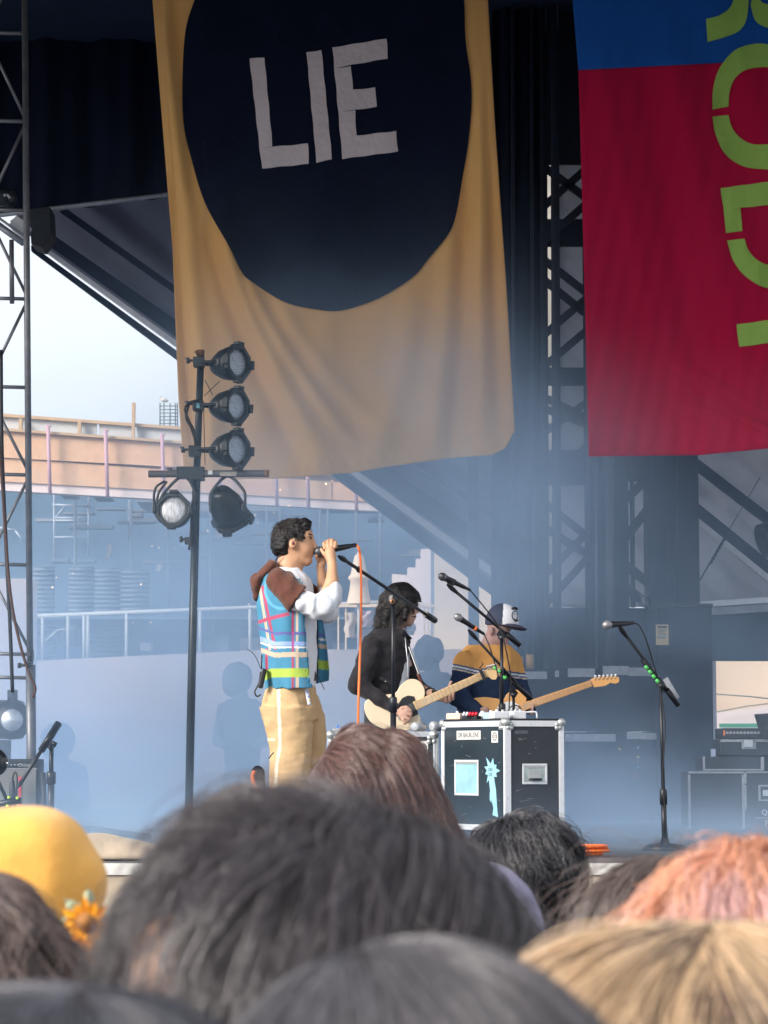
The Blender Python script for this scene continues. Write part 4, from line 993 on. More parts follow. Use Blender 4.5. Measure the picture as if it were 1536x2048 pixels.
def stand(label, base, D, joint, boom, Dfar, DN, clip=None, collar=None, r=.0125, flat=False, tall=True):
    """base column px; joint (px,py); boom [(px,py) far end, (px,py) near/mic end]"""
    t = thing('microphone_stand', PF(base, D), label, 'microphone stand')
    q = MB(); j = P(*joint, D); b = PF(base, D)
    col = collar if collar else .55; m = b + (j - b) * col
    q.tube([b + [0, 0, .02], m], r * 1.25, 12); q.tube([m, j], r * .8, 12); q.lathe(m, (0, 0, 1), [(-.03, r * 1.3), (-.03, r * 1.7), (.05, r * 1.7), (.06, r * 1.2)], 12); q.build('pole', M['stand'], t)
    q = MB(); q.lathe(b, (0, 0, 1), [(0, 0), (0, .13), (.012, .13), (.03, .10), (.04, .03), (.07, .02), (.07, 0)], 24); q.build('base', M['stand'], t)
    q = MB(); f0 = P(*boom[0], Dfar); f1 = P(*boom[1], DN); q.tube([f0, f1], r * .72, 10)
    q.build('boom_arm', M['stand'], t)
    dv = (f1 - f0); dv /= np.linalg.norm(dv)
    q = MB(); q.tube([f0, f0 + dv * .13], r * 1.35, 12); q.build('counterweight', M['stand'], t)
    q = MB(); q.frame_box(j, dv, np.cross(dv, [0, 0, 1.]) , np.cross(np.cross(dv, [0, 0, 1.]), dv), (-.03, -.014, -.022), (.03, .014, .022)); q.tube([j + [-.02, -.03, -.015], j + [.02, .01, -.01]], .012, 8); q.lathe(j + [0, -.02, -.02], (0, -1, 0), [(0, .02), (.02, .018), (.025, 0)], 10); q.build('clutch', M['stand'], t, bevel=.003)
    q = MB(); q.lathe(f1, -dv, [(-.05, .007), (-.02, .014), (0, .016), (.03, .013), (.05, .009)], 10); q.build('mic_clip', M['stand'], t)
    return t
# the singer's own boom stand
s1 = stand('tall black boom microphone stand beside the orange cable, in front of the black jacket', 787, 14.6, (786, 1200), [(870, 1241), (686, 1118)], 14.95, 14.0, collar=.57, r=.014)
q = MB(); c = P(718, 1139, 14.15); q.lathe(c, (0, -1, 0), [(-.02, .018), (.02, .018), (.025, .01)], 10); q.build('thumb_knob', M['stand'], s1)
q = MB(); c = P(785, 1203, 14.55); q.lathe(c, (0, -1, 0), [(0, .016), (.012, .016), (.015, .008)], 12); q.build('brass_knob', mat('brass_knob', (.35, .18, .08), .4, metal=.5), s1)
# two stands behind the flight case
s2_ = stand('black boom stand behind the flight case in front of the trucker cap, the taller one', 1004, 16.42, (1003, 1270), [(1039, 1290), (905, 1178)], 16.5, 16.2, collar=.62, r=.014)
mq = microphone('microphone', (884, 1153), (940, 1180), 16.1, 16.25, 'dark microphone high up between the black jacket and the trucker cap', s=1.05)
q = MB(); q.frame_box(P(903, 1163, 16.16), (.9, 0, -.43), (0, 1, 0), (.43, 0, .9), (-.025, -.02, -.022), (.025, .02, .022)); q.build('holder', M['stand'], mq, bevel=.004)
s3_ = stand('short black boom stand behind the flight case, its arm crossing the pale headstock', 1028, 16.55, (1027, 1384), [(1062, 1398), (946, 1270)], 16.6, 16.3, collar=.3, r=.012)
q = MB(); q.tube([P(1000, 1340, 16.5), P(1062, 1398, 16.56)], .016, 10); q.build('sleeve', M['stand'], s3_)
mq = microphone('microphone', (915, 1234), (968, 1268), 16.25, 16.35, 'grey-headed microphone with an orange ring beside the trucker cap', 'grille_l', 'orange_ring', s=1.0)
for (x, y) in ((990, 1336), (998, 1342), (1010, 1355)):
    q = MB(); q.lathe(P(x, y, 16.40), (.6, -.5, -.5), [(-.015, .006), (0, .016), (.015, .006)], 8); q.build('lime_clip', M['lime_tape'], s3_)
# right-hand stand
s4 = stand('black boom microphone stand standing alone on the right in front of the hazy cases', 1325, 14.7, (1321, 1365), [(1356, 1410), (1246, 1263)], 14.8, 14.5, collar=.30, r=.013)
q = MB(); q.tube([P(1286, 1320, 14.6), P(1330, 1378, 14.75)], .018, 10); q.build('sleeve', M['stand'], s4)
for k in range(4):
    q = MB(); q.lathe(P(1293 + k * 7.3, 1335 + k * 9, 14.56), (.63, 0, -.78), [(-.014, .004), (-.01, .011), (.01, .011), (.014, .004)], 8); q.build('lime_clip', M['lime_tape'], s4)
q = MB(); q.frame_box(P(1338, 1372, 14.8), (.5, 0, -.86), (0, 1, 0), (.86, 0, .5), (-.05, 0, -.012), (.09, .02, .02)); q.build('side_plate', M['alu_d'], s4)
microphone('microphone', (1213, 1250), (1266, 1246), 14.4, 14.5, 'black microphone with grey head pointing left on the lone stand at the right', 'grille_l', s=1.0)
# left short stand
s5 = stand('short black microphone stand with arm raised, at the left beside the amplifier', 106, 18.1, (103, 1490), [(117, 1447), (42, 1565)], 18.1, 17.8, collar=.6, r=.020)
q = MB(); q.tube([P(82, 1502, 18.0), P(112, 1455, 18.05)], .025, 10); q.tube([P(104, 1485, 18.0), P(113, 1490, 18.0)], .016, 8); q.build('sleeve', M['stand'], s5)
def cable(pts, r, m, label, name='cable', grp=None):
    q = MB(); w = [p if len(p) == 3 and not isinstance(p, tuple) else P(*p) for p in pts]; sp = smooth_path(w, 8); q.tube(sp, r, 8)
    return tag(q.build(name, M[m], loc=w[0]), label, 'cable', grp)
cable([PF(112, 18.0) + [0, 0, .03], PF(150, 17.9) + [0, 0, .015], PF(195, 18.3) + [0, 0, .015], PF(250, 17.2) + [0, 0, .015], PF(300, 16.6) + [0, 0, .015]], .022, 'black_cable', 'thick black cable lying on the deck from the short left stand')
cable([(712, 1090, 13.35), (719, 1102, 13.3), (722, 1150, 13.25), (722, 1240, 13.2), (719, 1340, 13.15), (717, 1400, 13.1), (715, 1520, 13.1), (713, 1640, 13.1), np.array([P(712, 1700, 13.1)[0], 13.1, FLOOR + .012])], .0068, 'orange_cable', 'orange cable hanging from the back of the singer\'s microphone')
cable([(940, 1180, 16.25), (965, 1210, 16.3), (990, 1242, 16.36), (1002, 1262, 16.36), (1012, 1300, 16.36), (1022, 1360, 16.4), (1018, 1420, 16.42), PF(1012, 16.44) + [0, 0, .01]], .0045, 'black_cable', 'thin black cable falling from the high dark microphone')
cable([(968, 1268, 16.35), (978, 1290, 16.33), (985, 1312, 16.33), (996, 1350, 16.33), (1000, 1395, 16.36), PF(996, 16.4) + [0, 0, .01]], .0045, 'black_cable', 'thin black cable falling from the orange-ringed microphone')
cable([(1266, 1246, 14.5), (1279, 1252, 14.5), (1294, 1285, 14.52), (1312, 1345, 14.6), (1318, 1365, 14.66), (1330, 1450, 14.66), (1326, 1560, 14.66), PF(1332, 14.66) + [0, 0, .01]], .0042, 'black_cable', 'thin black cable running down the lone right microphone stand')

# ================================================================== FLIGHT CASES
M['case_blk'] = mat('case_laminate', (.028, .032, .040), .42, var=.12, vscale=6, spec=.45, bump=.12, bscale=150, bdist=.001)
M['case_blk2'] = mat('case_laminate_gloss', (.012, .022, .030), .25, var=.15, vscale=6, spec=.5, bump=.1, bscale=120, bdist=.001)
M['case_alu'] = mat('case_edge', (.74, .74, .77), .42, metal=.25, var=.1, vscale=30, dirt=((.5, .5, .52), .55, .8, 30))
M['zinc'] = mat('zinc', (.50, .51, .50), .4, metal=.6, var=.15, vscale=60)
M['sticker'] = mat('sticker_paper', (.68, .66, .62), .7)
M['sticker_b'] = mat('sticker_blue', (.30, .58, .68), .6)
M['ink'] = mat('ink', (.02, .02, .025), .6)
M['label_blue'] = mat('dish_blue', (.28, .50, .58), .3, var=.2, vscale=10)
fc = thing('flight_case', PF(1010, 15.2), 'black road case with white metal edges and stickers, under the pedals', 'flight case')
X = np.array([.36, .13, 0.]); wR = np.linalg.norm(X); AX = X / wR              # right face runs along AX
AYL = np.array([-AX[1], AX[0], 0.]); pa = P(1010, 1437, 15.2); pl_ = P(884, 1452, 15.85)
AL = np.array([pl_[0] - pa[0], pl_[1] - pa[1], 0]); wL = np.linalg.norm(AL); AL /= wL      # left face runs along AL
C0 = np.array([pa[0], pa[1], FLOOR]); HZ = np.array([0, 0, 1.0]); HT = pa[2] - FLOOR
NR = np.array([AX[1], -AX[0], 0]); NL = np.array([-AL[1], AL[0], 0]); 
if NL[1] > 0: NL = -NL
if NR[1] > 0: NR = -NR
pts = [C0 + [0, 0, .045], C0 + AX * wR + [0, 0, .045], C0 + AX * wR + AL * wL + [0, 0, .045], C0 + AL * wL + [0, 0, .045]]
top = [p + [0, 0, HT - .06] for p in pts]
q = MB(); q.hexa(pts + top); q.build('body', M['case_blk'], fc)
# the left face carries a glossier sheet
def onface(mb, face, x0, x1, z0, z1, out=.006, th=.006):
    Aa, Nn = (AX, NR) if face == 'R' else (AL, NL)
    return mb.frame_box(C0 + HZ * 0, Aa, Nn, HZ, (x0, out, z0), (x1, out + th, z1))
q = MB(); onface(q, 'L', .03, wL - .03, .08, HT - .05, .0, .003); q.build('side_panel', M['case_blk2'], fc)
e = .036
def edge(face, x0, x1, z0, z1):
    q = MB(); onface(q, face, x0, x1, z0, z1, .0, .007); return q.build('edge_strip', M['case_alu'], fc, bevel=.0015)
edge('R', -.004, e, .10, HT - .04); edge('R', wR - e + .006, wR + .004, .10, HT - .04); edge('R', .0, wR, HT - .048, HT - .012); edge('R', .02, wR - .02, .09, .128); edge('R', .0, wR, .045, .075)
edge('L', -.004, .012, .10, HT - .04); edge('L', wL - e, wL, .10, HT - .04); edge('L', .0, wL, HT - .048, HT - .012); edge('L', .0, wL, .09, .125)
q = MB(); q.frame_box(C0, AX, AL, HZ, (-.006, -.006, HT - .012), (wR + .004, wL + .004, HT)); q.build('top_board', M['blackmatte'], fc, bevel=.003)
def corner(x, face, z, s=1):
    Aa, Nn = (AX, NR) if face == 'R' else (AL, NL); c = C0 + Aa * x + HZ * z
    q = MB(); q.lathe(c + Nn * .004, Nn, [(0, .026), (.008, .024), (.016, .014), (.018, 0)], 14)
    for (dx, dz) in ((.028 * s, -.012), (.012 * s, -.032), (.03 * s, -.034)):
        q.lathe(c + Aa * dx + HZ * dz * (1 if z > .3 else -1) + Nn * .004, Nn, [(0, .016), (.008, .014), (.011, .006), (.012, 0)], 10)
    q.build('ball_corner', M['zinc'], fc)
corner(.008, 'R', HT - .022, 1); corner(wR - .012, 'R', HT - .022, -1); corner(wR - .01, 'R', .11, -1); corner(wR - .01, 'R', .06, -1); corner(.012, 'L', HT - .022, 1); corner(wL - .01, 'L', HT - .022, -1)
for (x, y) in ((.05, .05), (wR - .05, .05), (.05, wL - .08), (wR - .05, wL - .08)):
    q = MB(); cc = C0 + AX * x + AL * y + HZ * .022; q.lathe(cc - AX * .012, AX, [(0, 0), (0, .021), (.024, .021), (.024, 0)], 12); q.build('caster', M['blackmatte'], fc)
# recessed handle dish on the right face
def dish(face, xc, zc, w, h, m_in, handle=True):
    Aa, Nn = (AX, NR) if face == 'R' else (AL, NL); c = C0 + Aa * xc + HZ * zc
    q = MB(); t = .014
    for (a0, b0, a1, b1) in ((-w / 2, h / 2 - t, w / 2, h / 2), (-w / 2, -h / 2, w / 2, -h / 2 + t), (-w / 2, -h / 2 + t, -w / 2 + t, h / 2 - t), (w / 2 - t, -h / 2 + t, w / 2, h / 2 - t)):
        q.frame_box(c, Aa, Nn, HZ, (a0, .004, b0), (a1, .010, b1))
    dd = q.build('dish_frame', M['case_alu'], fc, bevel=.003)
    q = MB(); q.frame_box(c, Aa, Nn, HZ, (-w / 2 + t, .0035, -h / 2 + t), (w / 2 - t, .0050, h / 2 - t)); q.build('dish_plate', m_in, dd)
    q = MB(); q.frame_box(c, Aa, Nn, HZ, (-w / 2 + t, .0035, h / 2 - t - .012), (w / 2 - t, .009, h / 2 - t)); q.build('dish_lip', M['zinc'], dd)
    if handle:
        q = MB(); q.frame_box(c, Aa, Nn, HZ, (-w * .26, .008, -h * .24), (w * .26, .013, h * .22)); q.build('handle_flap', M['zinc'], dd, bevel=.003)
        q = MB(); q.tube([c + Aa * -w * .24 + Nn * .018 - HZ * h * .26, c + Aa * w * .24 + Nn * .018 - HZ * h * .26], .008, 10); q.build('handle', M['black'], dd)
dish('R', wR * .5, HT - .335, .165, .125, mat('zinc_dish', (.50, .58, .56), .35, metal=.5, var=.2, vscale=30))
dish('L', wL * .59, HT - .36, .285, .22, M['label_blue'], handle=False)
q = MB(); onface(q, 'L', wL * .37, wL * .75, HT - .125, HT - .070, .0035, .001); stk = q.build('sticker', M['sticker'], fc)
text_obj('sticker_lettering', 'DR BAUKLENE', C0 + AL * wL * .56 + NL * .0052 + HZ * (HT - .098), -AL, HZ, .045, M['ink'], stk, sx=.86)
q = MB(); onface(q, 'L', wL * .10, wL * .20, HT - .145, HT - .075, .0035, .001); stk = q.build('sticker', M['sticker'], fc)
q = MB(); q.lathe(C0 + AL * wL * .15 + NL * .0048 + HZ * (HT - .108), NL, [(0, .020), (.0006, .0205), (.0006, .0255), (0, .026)], 20); q.build('emblem_ring', M['ink'], stk)
text_obj('sticker_lettering', 'CD', C0 + AL * wL * .15 + NL * .0052 + HZ * (HT - .108), -AL, HZ, .024, M['ink'], stk)
# blue starburst drawing with a trailing drip
q = MB(); sx_, sz_ = wL * .20, HT - .315; star_p = []
for k in range(18):
    a = k / 18 * 2 * math.pi; rr_ = (.058 if k % 2 else .105 * (1 + .25 * math.sin(k * 2.3)))
    star_p.append(C0 + AL * (sx_ - rr_ * .95 * math.cos(a)) + HZ * (sz_ + rr_ * .72 * math.sin(a)) + NL * .0045)
n0 = len(star_p); cc = C0 + AL * sx_ + HZ * sz_ + NL * .0045
q._add(star_p + [cc], [(k, (k + 1) % n0, n0) for k in range(n0)])
def face_poly(poly): q._add([C0 + AL * (wL * (1 - (x - 884) / 126.)) + HZ * (HT - (y - 1444) * .00304) + NL * .0043 for x, y in poly], [tuple(range(len(poly)))])
face_poly([(979, 1560), (989, 1558), (993, 1585), (983, 1600)]); face_poly([(983, 1600), (993, 1585), (995, 1618), (988, 1622)]); face_poly([(988, 1622), (995, 1618), (997, 1640), (986, 1636)]); face_poly([(981, 1590), (984, 1600), (984, 1612), (981, 1606)])
stk = q.build('starburst_sticker', M['sticker_b'], fc)
text_obj('sticker_lettering', 'DO\nOZ', C0 + AL * (wL * .215) + NL * .0056 + HZ * (HT - .325), -AL, HZ, .030, M['ink'], stk)
# scuffs, scratches and a bit of worn tape
rs_ = random.Random(5)
for k in range(22):
    face, W_ = ('R', wR) if k % 2 else ('L', wL); x = rs_.uniform(.05, W_ - .14); z = rs_.uniform(.16, HT - .1); w = rs_.uniform(.01, .07)
    Aa, Nn = (AX, NR) if face == 'R' else (AL, NL); q = MB(); a_ = C0 + Aa * x + HZ * z + Nn * .0036; b_ = a_ + Aa * w + HZ * rs_.uniform(-.012, .012)
    q.tube([a_, b_], .0007, 4); q.build('scratch', M['zinc'], fc)
q = MB(); onface(q, 'R', .06, .15, HT - .092, HT - .072, .0006, .001); q.build('worn_tape', mat('worn_tape', (.09, .10, .12), .8, var=.4, vscale=60), fc)
# the second, lower case on the left
fc2 = thing('flight_case', PF(780, 15.75), 'lower black road case with metal edges left of the stickered case, behind the brown-haired woman', 'flight case')
DB2 = 15.95; zt = P(0, 1463, DB2)[2]; x0 = P(655, 1600, DB2)[0]; x1 = P(878, 1600, DB2)[0]
q = MB(); q.box((x0, DB2, FLOOR + .04), (x1, DB2 + .45, zt - .01)); q.build('body', M['case_blk'], fc2)
for (a0, b0, a1, b1) in ((x0, zt - .035, x1, zt), (x0, FLOOR + .04, x1, FLOOR + .075), (x0, FLOOR + .075, x0 + .035, zt - .035), (x1 - .036, FLOOR + .075, x1, zt - .035)):
    q = MB(); q.box((a0, DB2 - .008, b0), (a1, DB2 + .01, b1)); q.build('edge_strip', M['alu'], fc2, bevel=.002)
for kx in (x1 - .026, x1 - .013):
    q = MB(); q.box((kx, DB2 - .012, FLOOR + .075), (kx + .003, DB2 - .008, zt - .04)); q.build('edge_groove', M['zinc'], fc2)
for (cx_, sg) in ((x0 + .02, 1), (x1 - .03, -1)):
    q = MB(); q.lathe((cx_, DB2 - .008, zt - .02), (0, -1, 0), [(0, .03), (.01, .026), (.018, 0)], 12)
    for (dx, dz) in ((.03, -.02), (.0, -.042), (.034, -.045)): q.lathe((cx_ + dx * sg, DB2 - .008, zt - .02 + dz), (0, -1, 0), [(0, .016), (.01, .012), (.012, 0)], 10)
    q.build('ball_corner', M['zinc'], fc2)
q = MB(); vbox(q, 837, 856, 1482, 1506, DB2 - .003, .003); stk = q.build('sticker', M['sticker'], fc2)
q = MB(); q.lathe(P(846.5, 1494, DB2 - .0035), (0, -1, 0), [(0, .017), (.001, .0175), (.001, .022), (0, .0225)], 20); q.build('emblem_ring', M['ink'], stk)
text_obj('sticker_lettering', 'CD', P(846.5, 1494, DB2 - .005), (1, 0, 0), HZ, .026, M['ink'], stk)
q = MB(); vbox(q, 800, 814, 1476, 1490, DB2 - .003, .003); q.build('sticker', M['sticker'], fc2)
for k in range(4):
    q = MB(); q.lathe((lerp(x0 + .08, x1 - .08, (k % 2)), DB2 + (.08 if k < 2 else .38), FLOOR + .02), (1, 0, 0), [(0, 0), (0, .02), (.03, .02), (.03, 0)], 12); q.build('caster', M['blackmatte'], fc2)

# ---------------- things on the cases
M['ped_w'] = mat('pedal_white', (.72, .73, .76), .4); M['ped_b'] = mat('pedal_blue', (.38, .56, .68), .4); M['ped_o'] = mat('pedal_peach', (.75, .55, .42), .4)
M['bottle'] = mat('clear_plastic', (.80, .83, .86), .08, var=.05, trans=.6); M['blabel'] = mat('bottle_label', (.10, .20, .55), .5)
ZT = pa[2] + .001
def topbox(name, label, px, D, w, dp, h, m, cat, knobs=None, rot=0.):
    c = P(px, 1430, D); c[2] = ZT; ca, sa = math.cos(rot), math.sin(rot); ax_, ay_ = np.array([ca, sa, 0]), np.array([-sa, ca, 0])
    t = thing(name, c, label, cat)
    q = MB(); q.frame_box(c, ax_, ay_, HZ, (-w / 2, 0, 0), (w / 2, dp, h)); q.build('casing', M[m], t, bevel=.006)
    for (kx, ky, kr, km) in (knobs or []):
        q = MB(); q.lathe(c + ax_ * kx + ay_ * ky + HZ * h, HZ, [(0, kr), (.012, kr * .85), (.013, 0)], 12); q.build('knob', km if not isinstance(km, str) else M[km], t)
    return t
redm = mat('red_knob_top', (.75, .02, .04), .35)
topbox('guitar_pedal', 'wide white guitar pedal at the front corner of the flight case top', 1003, 15.35, .10, .09, .045, 'ped_w', 'guitar pedal', [(-.02, .03, .011, 'ped_w'), (.02, .03, .011, 'alu')], .3)
topbox('guitar_pedal', 'pale blue guitar pedal left of the wide white pedal', 977, 15.55, .085, .08, .042, 'ped_b', 'guitar pedal', [(0, .03, .012, 'ped_w')], -.6)
topbox('guitar_pedal', 'small white guitar pedal right of centre on the flight case, beside the bent white pipe', 1040, 15.42, .085, .10, .05, 'ped_w', 'guitar pedal', [(-.015, .03, .011, 'zinc'), (.02, .05, .011, 'zinc')], .3)
topbox('guitar_pedal', 'long peach-tinted white guitar pedal near the left end of the flight case', 906, 15.72, .10, .06, .040, 'ped_o', 'guitar pedal', [(.02, .02, .010, 'ped_w')], -.5)
mx_ = topbox('pedal_mixer', 'small black pedal with red and white caps on the flight case', 938, 15.62, .11, .075, .022, 'blackmatte', 'guitar pedal', [], -.55)
for k in range(5):
    q = MB(); c = P(926 + k * 6, 1430, 15.60 + .0); c[2] = ZT + .022; q.tube([c, c + [.012, .0, .022]], .0085, 8); q.build('cap', redm if k > 1 else M['ped_w'], mx_)
jr = thing('white_jar', P(965, 1430, 15.66), 'little white tapered pot between the red-capped pedal and the blue one', 'pot')
jr.location.z = ZT; q = MB(); q.lathe(np.array(jr.location), HZ, [(0, 0), (0, .022), (.03, .024), (.05, .012), (.055, 0)], 14); q.build('body', M['ped_w'], jr)
ring = MB(); c = P(1030, 1408, 15.6); c[2] = ZT + .045
ring.tube([c + [.042 * math.cos(a), -.0, .042 * math.sin(a)] for a in np.linspace(0, 2 * math.pi, 25)], .0038, 8, cap=False)
tag(ring.build('cable_hoop', M['black_cable'], loc=(c[0], c[1], ZT)), 'small black hoop of cable standing on the flight case among the white pedals', 'cable')
pp = MB(); c = P(1052, 1430, 15.5); c[2] = ZT + .004; pp.tube(smooth_path([c + [0, 0, .038], c + [.05, 0, .040], c + [.065, 0, .034], c + [.068, 0, .0]], 5), .0055, 8)
tag(pp.build('bent_pipe', M['ped_w'], loc=c), 'thin bent white pipe at the right end of the flight case top', 'pipe')
for (x0_, x1_, r_, lab, D, bl_) in ((828, 852, .030, 'clear plastic bottle lying on its side, the left one of two', 15.98, False), (862, 893, .032, 'clear plastic bottle with a blue label lying on its side near the pedals', 15.98, True)):
    zt2 = zt + .001
    a = np.array([P(x0_, 1450, D)[0], D, zt2 + r_]); t = thing('plastic_bottle', a, lab, 'bottle', 'bottles lying on the lower case'); A = np.array([.42, .9, 0]); A /= np.linalg.norm(A)
    if bl_: A = np.array([.8, .6, 0])
    q = MB(); q.lathe(a, A, [(0, 0), (0, r_ * .7), (.006, r_ * .96), (.03, r_), (.05, r_ * .94), (.07, r_), (.13, r_), (.165, r_ * .4), (.185, r_ * .38), (.185, 0)], 18); q.build('body', M['bottle'], t)
    q = MB(); q.lathe(a, A, [(.184, r_ * .42), (.2, r_ * .42), (.2, 0)], 12); q.build('cap', M['ped_w'], t)
    if bl_:
        q = MB(); q.lathe(a, A, [(.05, r_ * 1.01), (.11, r_ * 1.01)], 18); q.build('label', M['blabel'], t)
sm_ = thing('clamp_box', P(672, 1463, 15.98), 'tiny grey gadget with a blue tab on the left end of the lower case', 'gadget'); sm_.location.z = zt
q = MB(); c = np.array(sm_.location); q.frame_box(c, (1, 0, 0), (0, 1, 0), HZ, (-.02, 0, 0), (.04, .04, .02)); q.build('body', M['zinc'], sm_, bevel=.003)
q = MB(); q.frame_box(c, (.9, 0, -.3), (0, 1, 0), (.3, 0, .9), (-.005, .01, .02), (.008, .02, .05)); q.build('tab', M['blabel'], sm_)
# orange cable coil on the deck
for k, (lab) in enumerate(['coil of orange cable on the deck at the right foot of the flight case']):
    q = MB(); rr_ = random.Random(3); c0 = PF(1136, 13.7)
    pts = []
    for i in range(9 * 26):
        a = i / 26 * 2 * math.pi; ra = .165 + .035 * math.sin(a * .31 + 1) + .02 * math.sin(i * .05); pts.append(c0 + [ra * 1.05 * math.cos(a), ra * .8 * math.sin(a), .012 + .032 * (math.sin(a * .23) * .5 + .5) + .02 * (math.sin(a * .111 + 2) * .5 + .5)])
    q.tube(pts, .008, 7); tag(q.build('cable_coil', M['orange_cable'], loc=c0), lab, 'cable')
# dark bag with orange strap left of the singer's legs
bgq = thing('microphone_pouch', PF(520, 13.4), 'dark pouch with an orange strap standing behind the singer\'s legs on the left', 'pouch')
f_ = Field(P(490, 1735, 13.6) - [0, .25, 0], P(560, 1525, 13.6) + [0, .25, 0], .006)
f_.cap(P(516, 1545, 13.5), P(522, 1700, 13.5), .034, .055, k=.0); f_.cap(P(514, 1540, 13.5), P(520, 1548, 13.5), .018, .02, k=.02)
link('pouch', f_.mesh('pouch'), M['navy_cloth'], bgq)
q = MB(); q.tube(smooth_path([P(509, 1542, 13.45), P(505, 1556, 13.44), P(513, 1580, 13.43), P(521, 1612, 13.42), P(520, 1700, 13.42)], 6), .011, 8); q.build('strap', M['orange_cable'], bgq)

# ================================================================== AMPLIFIER at the left, tarp at the stage edge
am = thing('guitar_amplifier', PF(0, 18.3), 'grey-clothed guitar amplifier with a black control panel at the left edge', 'amplifier')
DA = 18.3; M['ampcloth'] = mat('amp_cloth', (.20, .20, .19), .85, var=.12, vscale=120); M['tolex'] = mat('tolex', (.02, .022, .03), .6, var=.2, bump=.3, bscale=200)
q = MB(); q.box((PF(-85, DA)[0], DA, FLOOR + .03), (P(78, 1520, DA)[0], DA + .28, P(0, 1518, DA)[2])); q.build('cabinet', M['tolex'], am, bevel=.012)
q = MB(); vbox(q, -78, 72, 1539, 1652, DA - .008, .008); q.build('grille_cloth', M['ampcloth'], am)
q = MB(); vbox(q, -78, 72, 1524, 1536, DA - .010, .010); pnl = q.build('control_panel', M['black'], am)
for k in range(7):
    q = MB(); q.lathe(P(2 + k * 7, 1530, DA - .01), (0, -1, 0), [(0, .009), (.012, .007), (.013, 0)], 10); q.build('knob', M['alu_d'], pnl)
text_obj('amp_script', 'Deluxe', P(51, 1530, DA - .012), (1, 0, .05), HZ, .035, M['alu'], pnl)
q = MB(); vbox(q, -78, 74, 1536.5, 1538.5, DA - .011, .003); q.build('trim', M['alu_d'], am)
q = MB(); q.tube([P(86, 1545, DA - .03), P(90, 1652, DA - .03)], .02, 8); q.build('side_rail', M['tolex'], am)
q = MB(); vbox(q, 37, 43, 1553, 1652, DA - .014, .004); q.build('red_stripe', mat('red_stripe', (.65, .05, .08), .5), am)
dmx = thing('hanging_microphone', P(24, 1560, DA - .1), 'dark instrument microphone hanging in front of the grey amplifier cloth', 'microphone')
q = MB(); q.lathe(P(24, 1555, DA - .12), (.05, 0, -1), [(0, .008), (.03, .018), (.12, .026), (.22, .022), (.23, 0)], 12); q.build('body', M['mic'], dmx)
q = MB(); q.tube(smooth_path([P(25, 1556, DA - .12), P(29, 1545, DA - .12), P(34, 1552, DA - .12), P(33, 1590, DA - .12), P(30, 1608, DA - .12)], 6), .007, 7); q.build('cable', M['black_cable'], dmx)
lo = thing('low_stand', PF(0, 16.4), 'low black stand with lime knobs in front of the amplifier at the left edge', 'stand')
q = MB(); q.tube([P(-12, 1545, 16.4), P(14, 1600, 16.4)], .012, 8); q.tube([P(-20, 1612, 16.4), P(18, 1604, 16.4), P(42, 1601, 16.4)], .022, 10); q.tube([P(18, 1600, 16.4), PF(20, 16.4)], .02, 10); q.build('frame', M['stand'], lo)
q = MB(); q.lathe(PF(20, 16.4), HZ, [(0, 0), (0, .11), (.015, .11), (.03, .02)], 16); q.build('base', M['stand'], lo)
for (x, y) in ((35, 1596), (18, 1595), (15, 1612)):
    q = MB(); q.lathe(P(x, y, 16.33), (0, -1, 0), [(0, .010), (.015, .010), (.016, 0)], 8); q.build('lime_knob', mat('lime_knob', (.5, .8, .06), .4), lo)
bm_ = thing('black_headphone', P(0, 1525, 15), 'glossy black rounded device with a white emblem at the left edge above the amplifier', 'device')
q = MB(); c = P(-12, 1525, 15.0); q.lathe(c, (.15, -1, .1), [(-.06, .0), (-.05, .05), (-.01, .085), (.03, .082), (.055, .05), (.06, 0)], 24); q.build('shell', mat('gloss_black', (.012, .013, .015), .12, spec=.6), bm_)
q = MB(); q.lathe(P(14, 1526, 14.93), (.6, -.8, 0), [(0, 0), (.001, .006), (.012, .004), (.013, 0)], 5); q.build('emblem', M['ped_w'], bm_)
q = MB(); q.tube([P(-14, 1550, 15.02), PF(-16, 15.02)], .015, 8); q.lathe(PF(-16, 15.02), HZ, [(0, 0), (0, .1), (.015, .1), (.03, .02)], 16); q.build('support', M['stand'], bm_)
# tarp
f_ = Field(P(90, 1730, 13.2) - [0, .1, 0], P(330, 1640, 13.2) + [0, .7, 0], .012)
for (x, y, rx, rz) in ((185, 1690, .16, .085), (230, 1695, .16, .075), (150, 1695, .14, .06), (280, 1702, .15, .05)):
    f_.ell(P(x, 1712, 13.3) + [0, .1, 0], (rx, .25, rz + (1712 - y) * .0016), k=.05)
f_.offset(lambda p: .006 * sines(p, 5, 2) + .004 * np.abs(sines(p, 9, 5))); f_.shell_plane((0, 0, FLOOR + .004), (0, 0, -1))
tag(link('tarp', f_.mesh('tarp'), fabric('tarp', (.42, .34, .26), var=.08, bump=.6, bscale=20), loc=PF(200, 13.3)), 'crumpled tan tarp bundled on the stage edge beside the yellow hat', 'tarp')

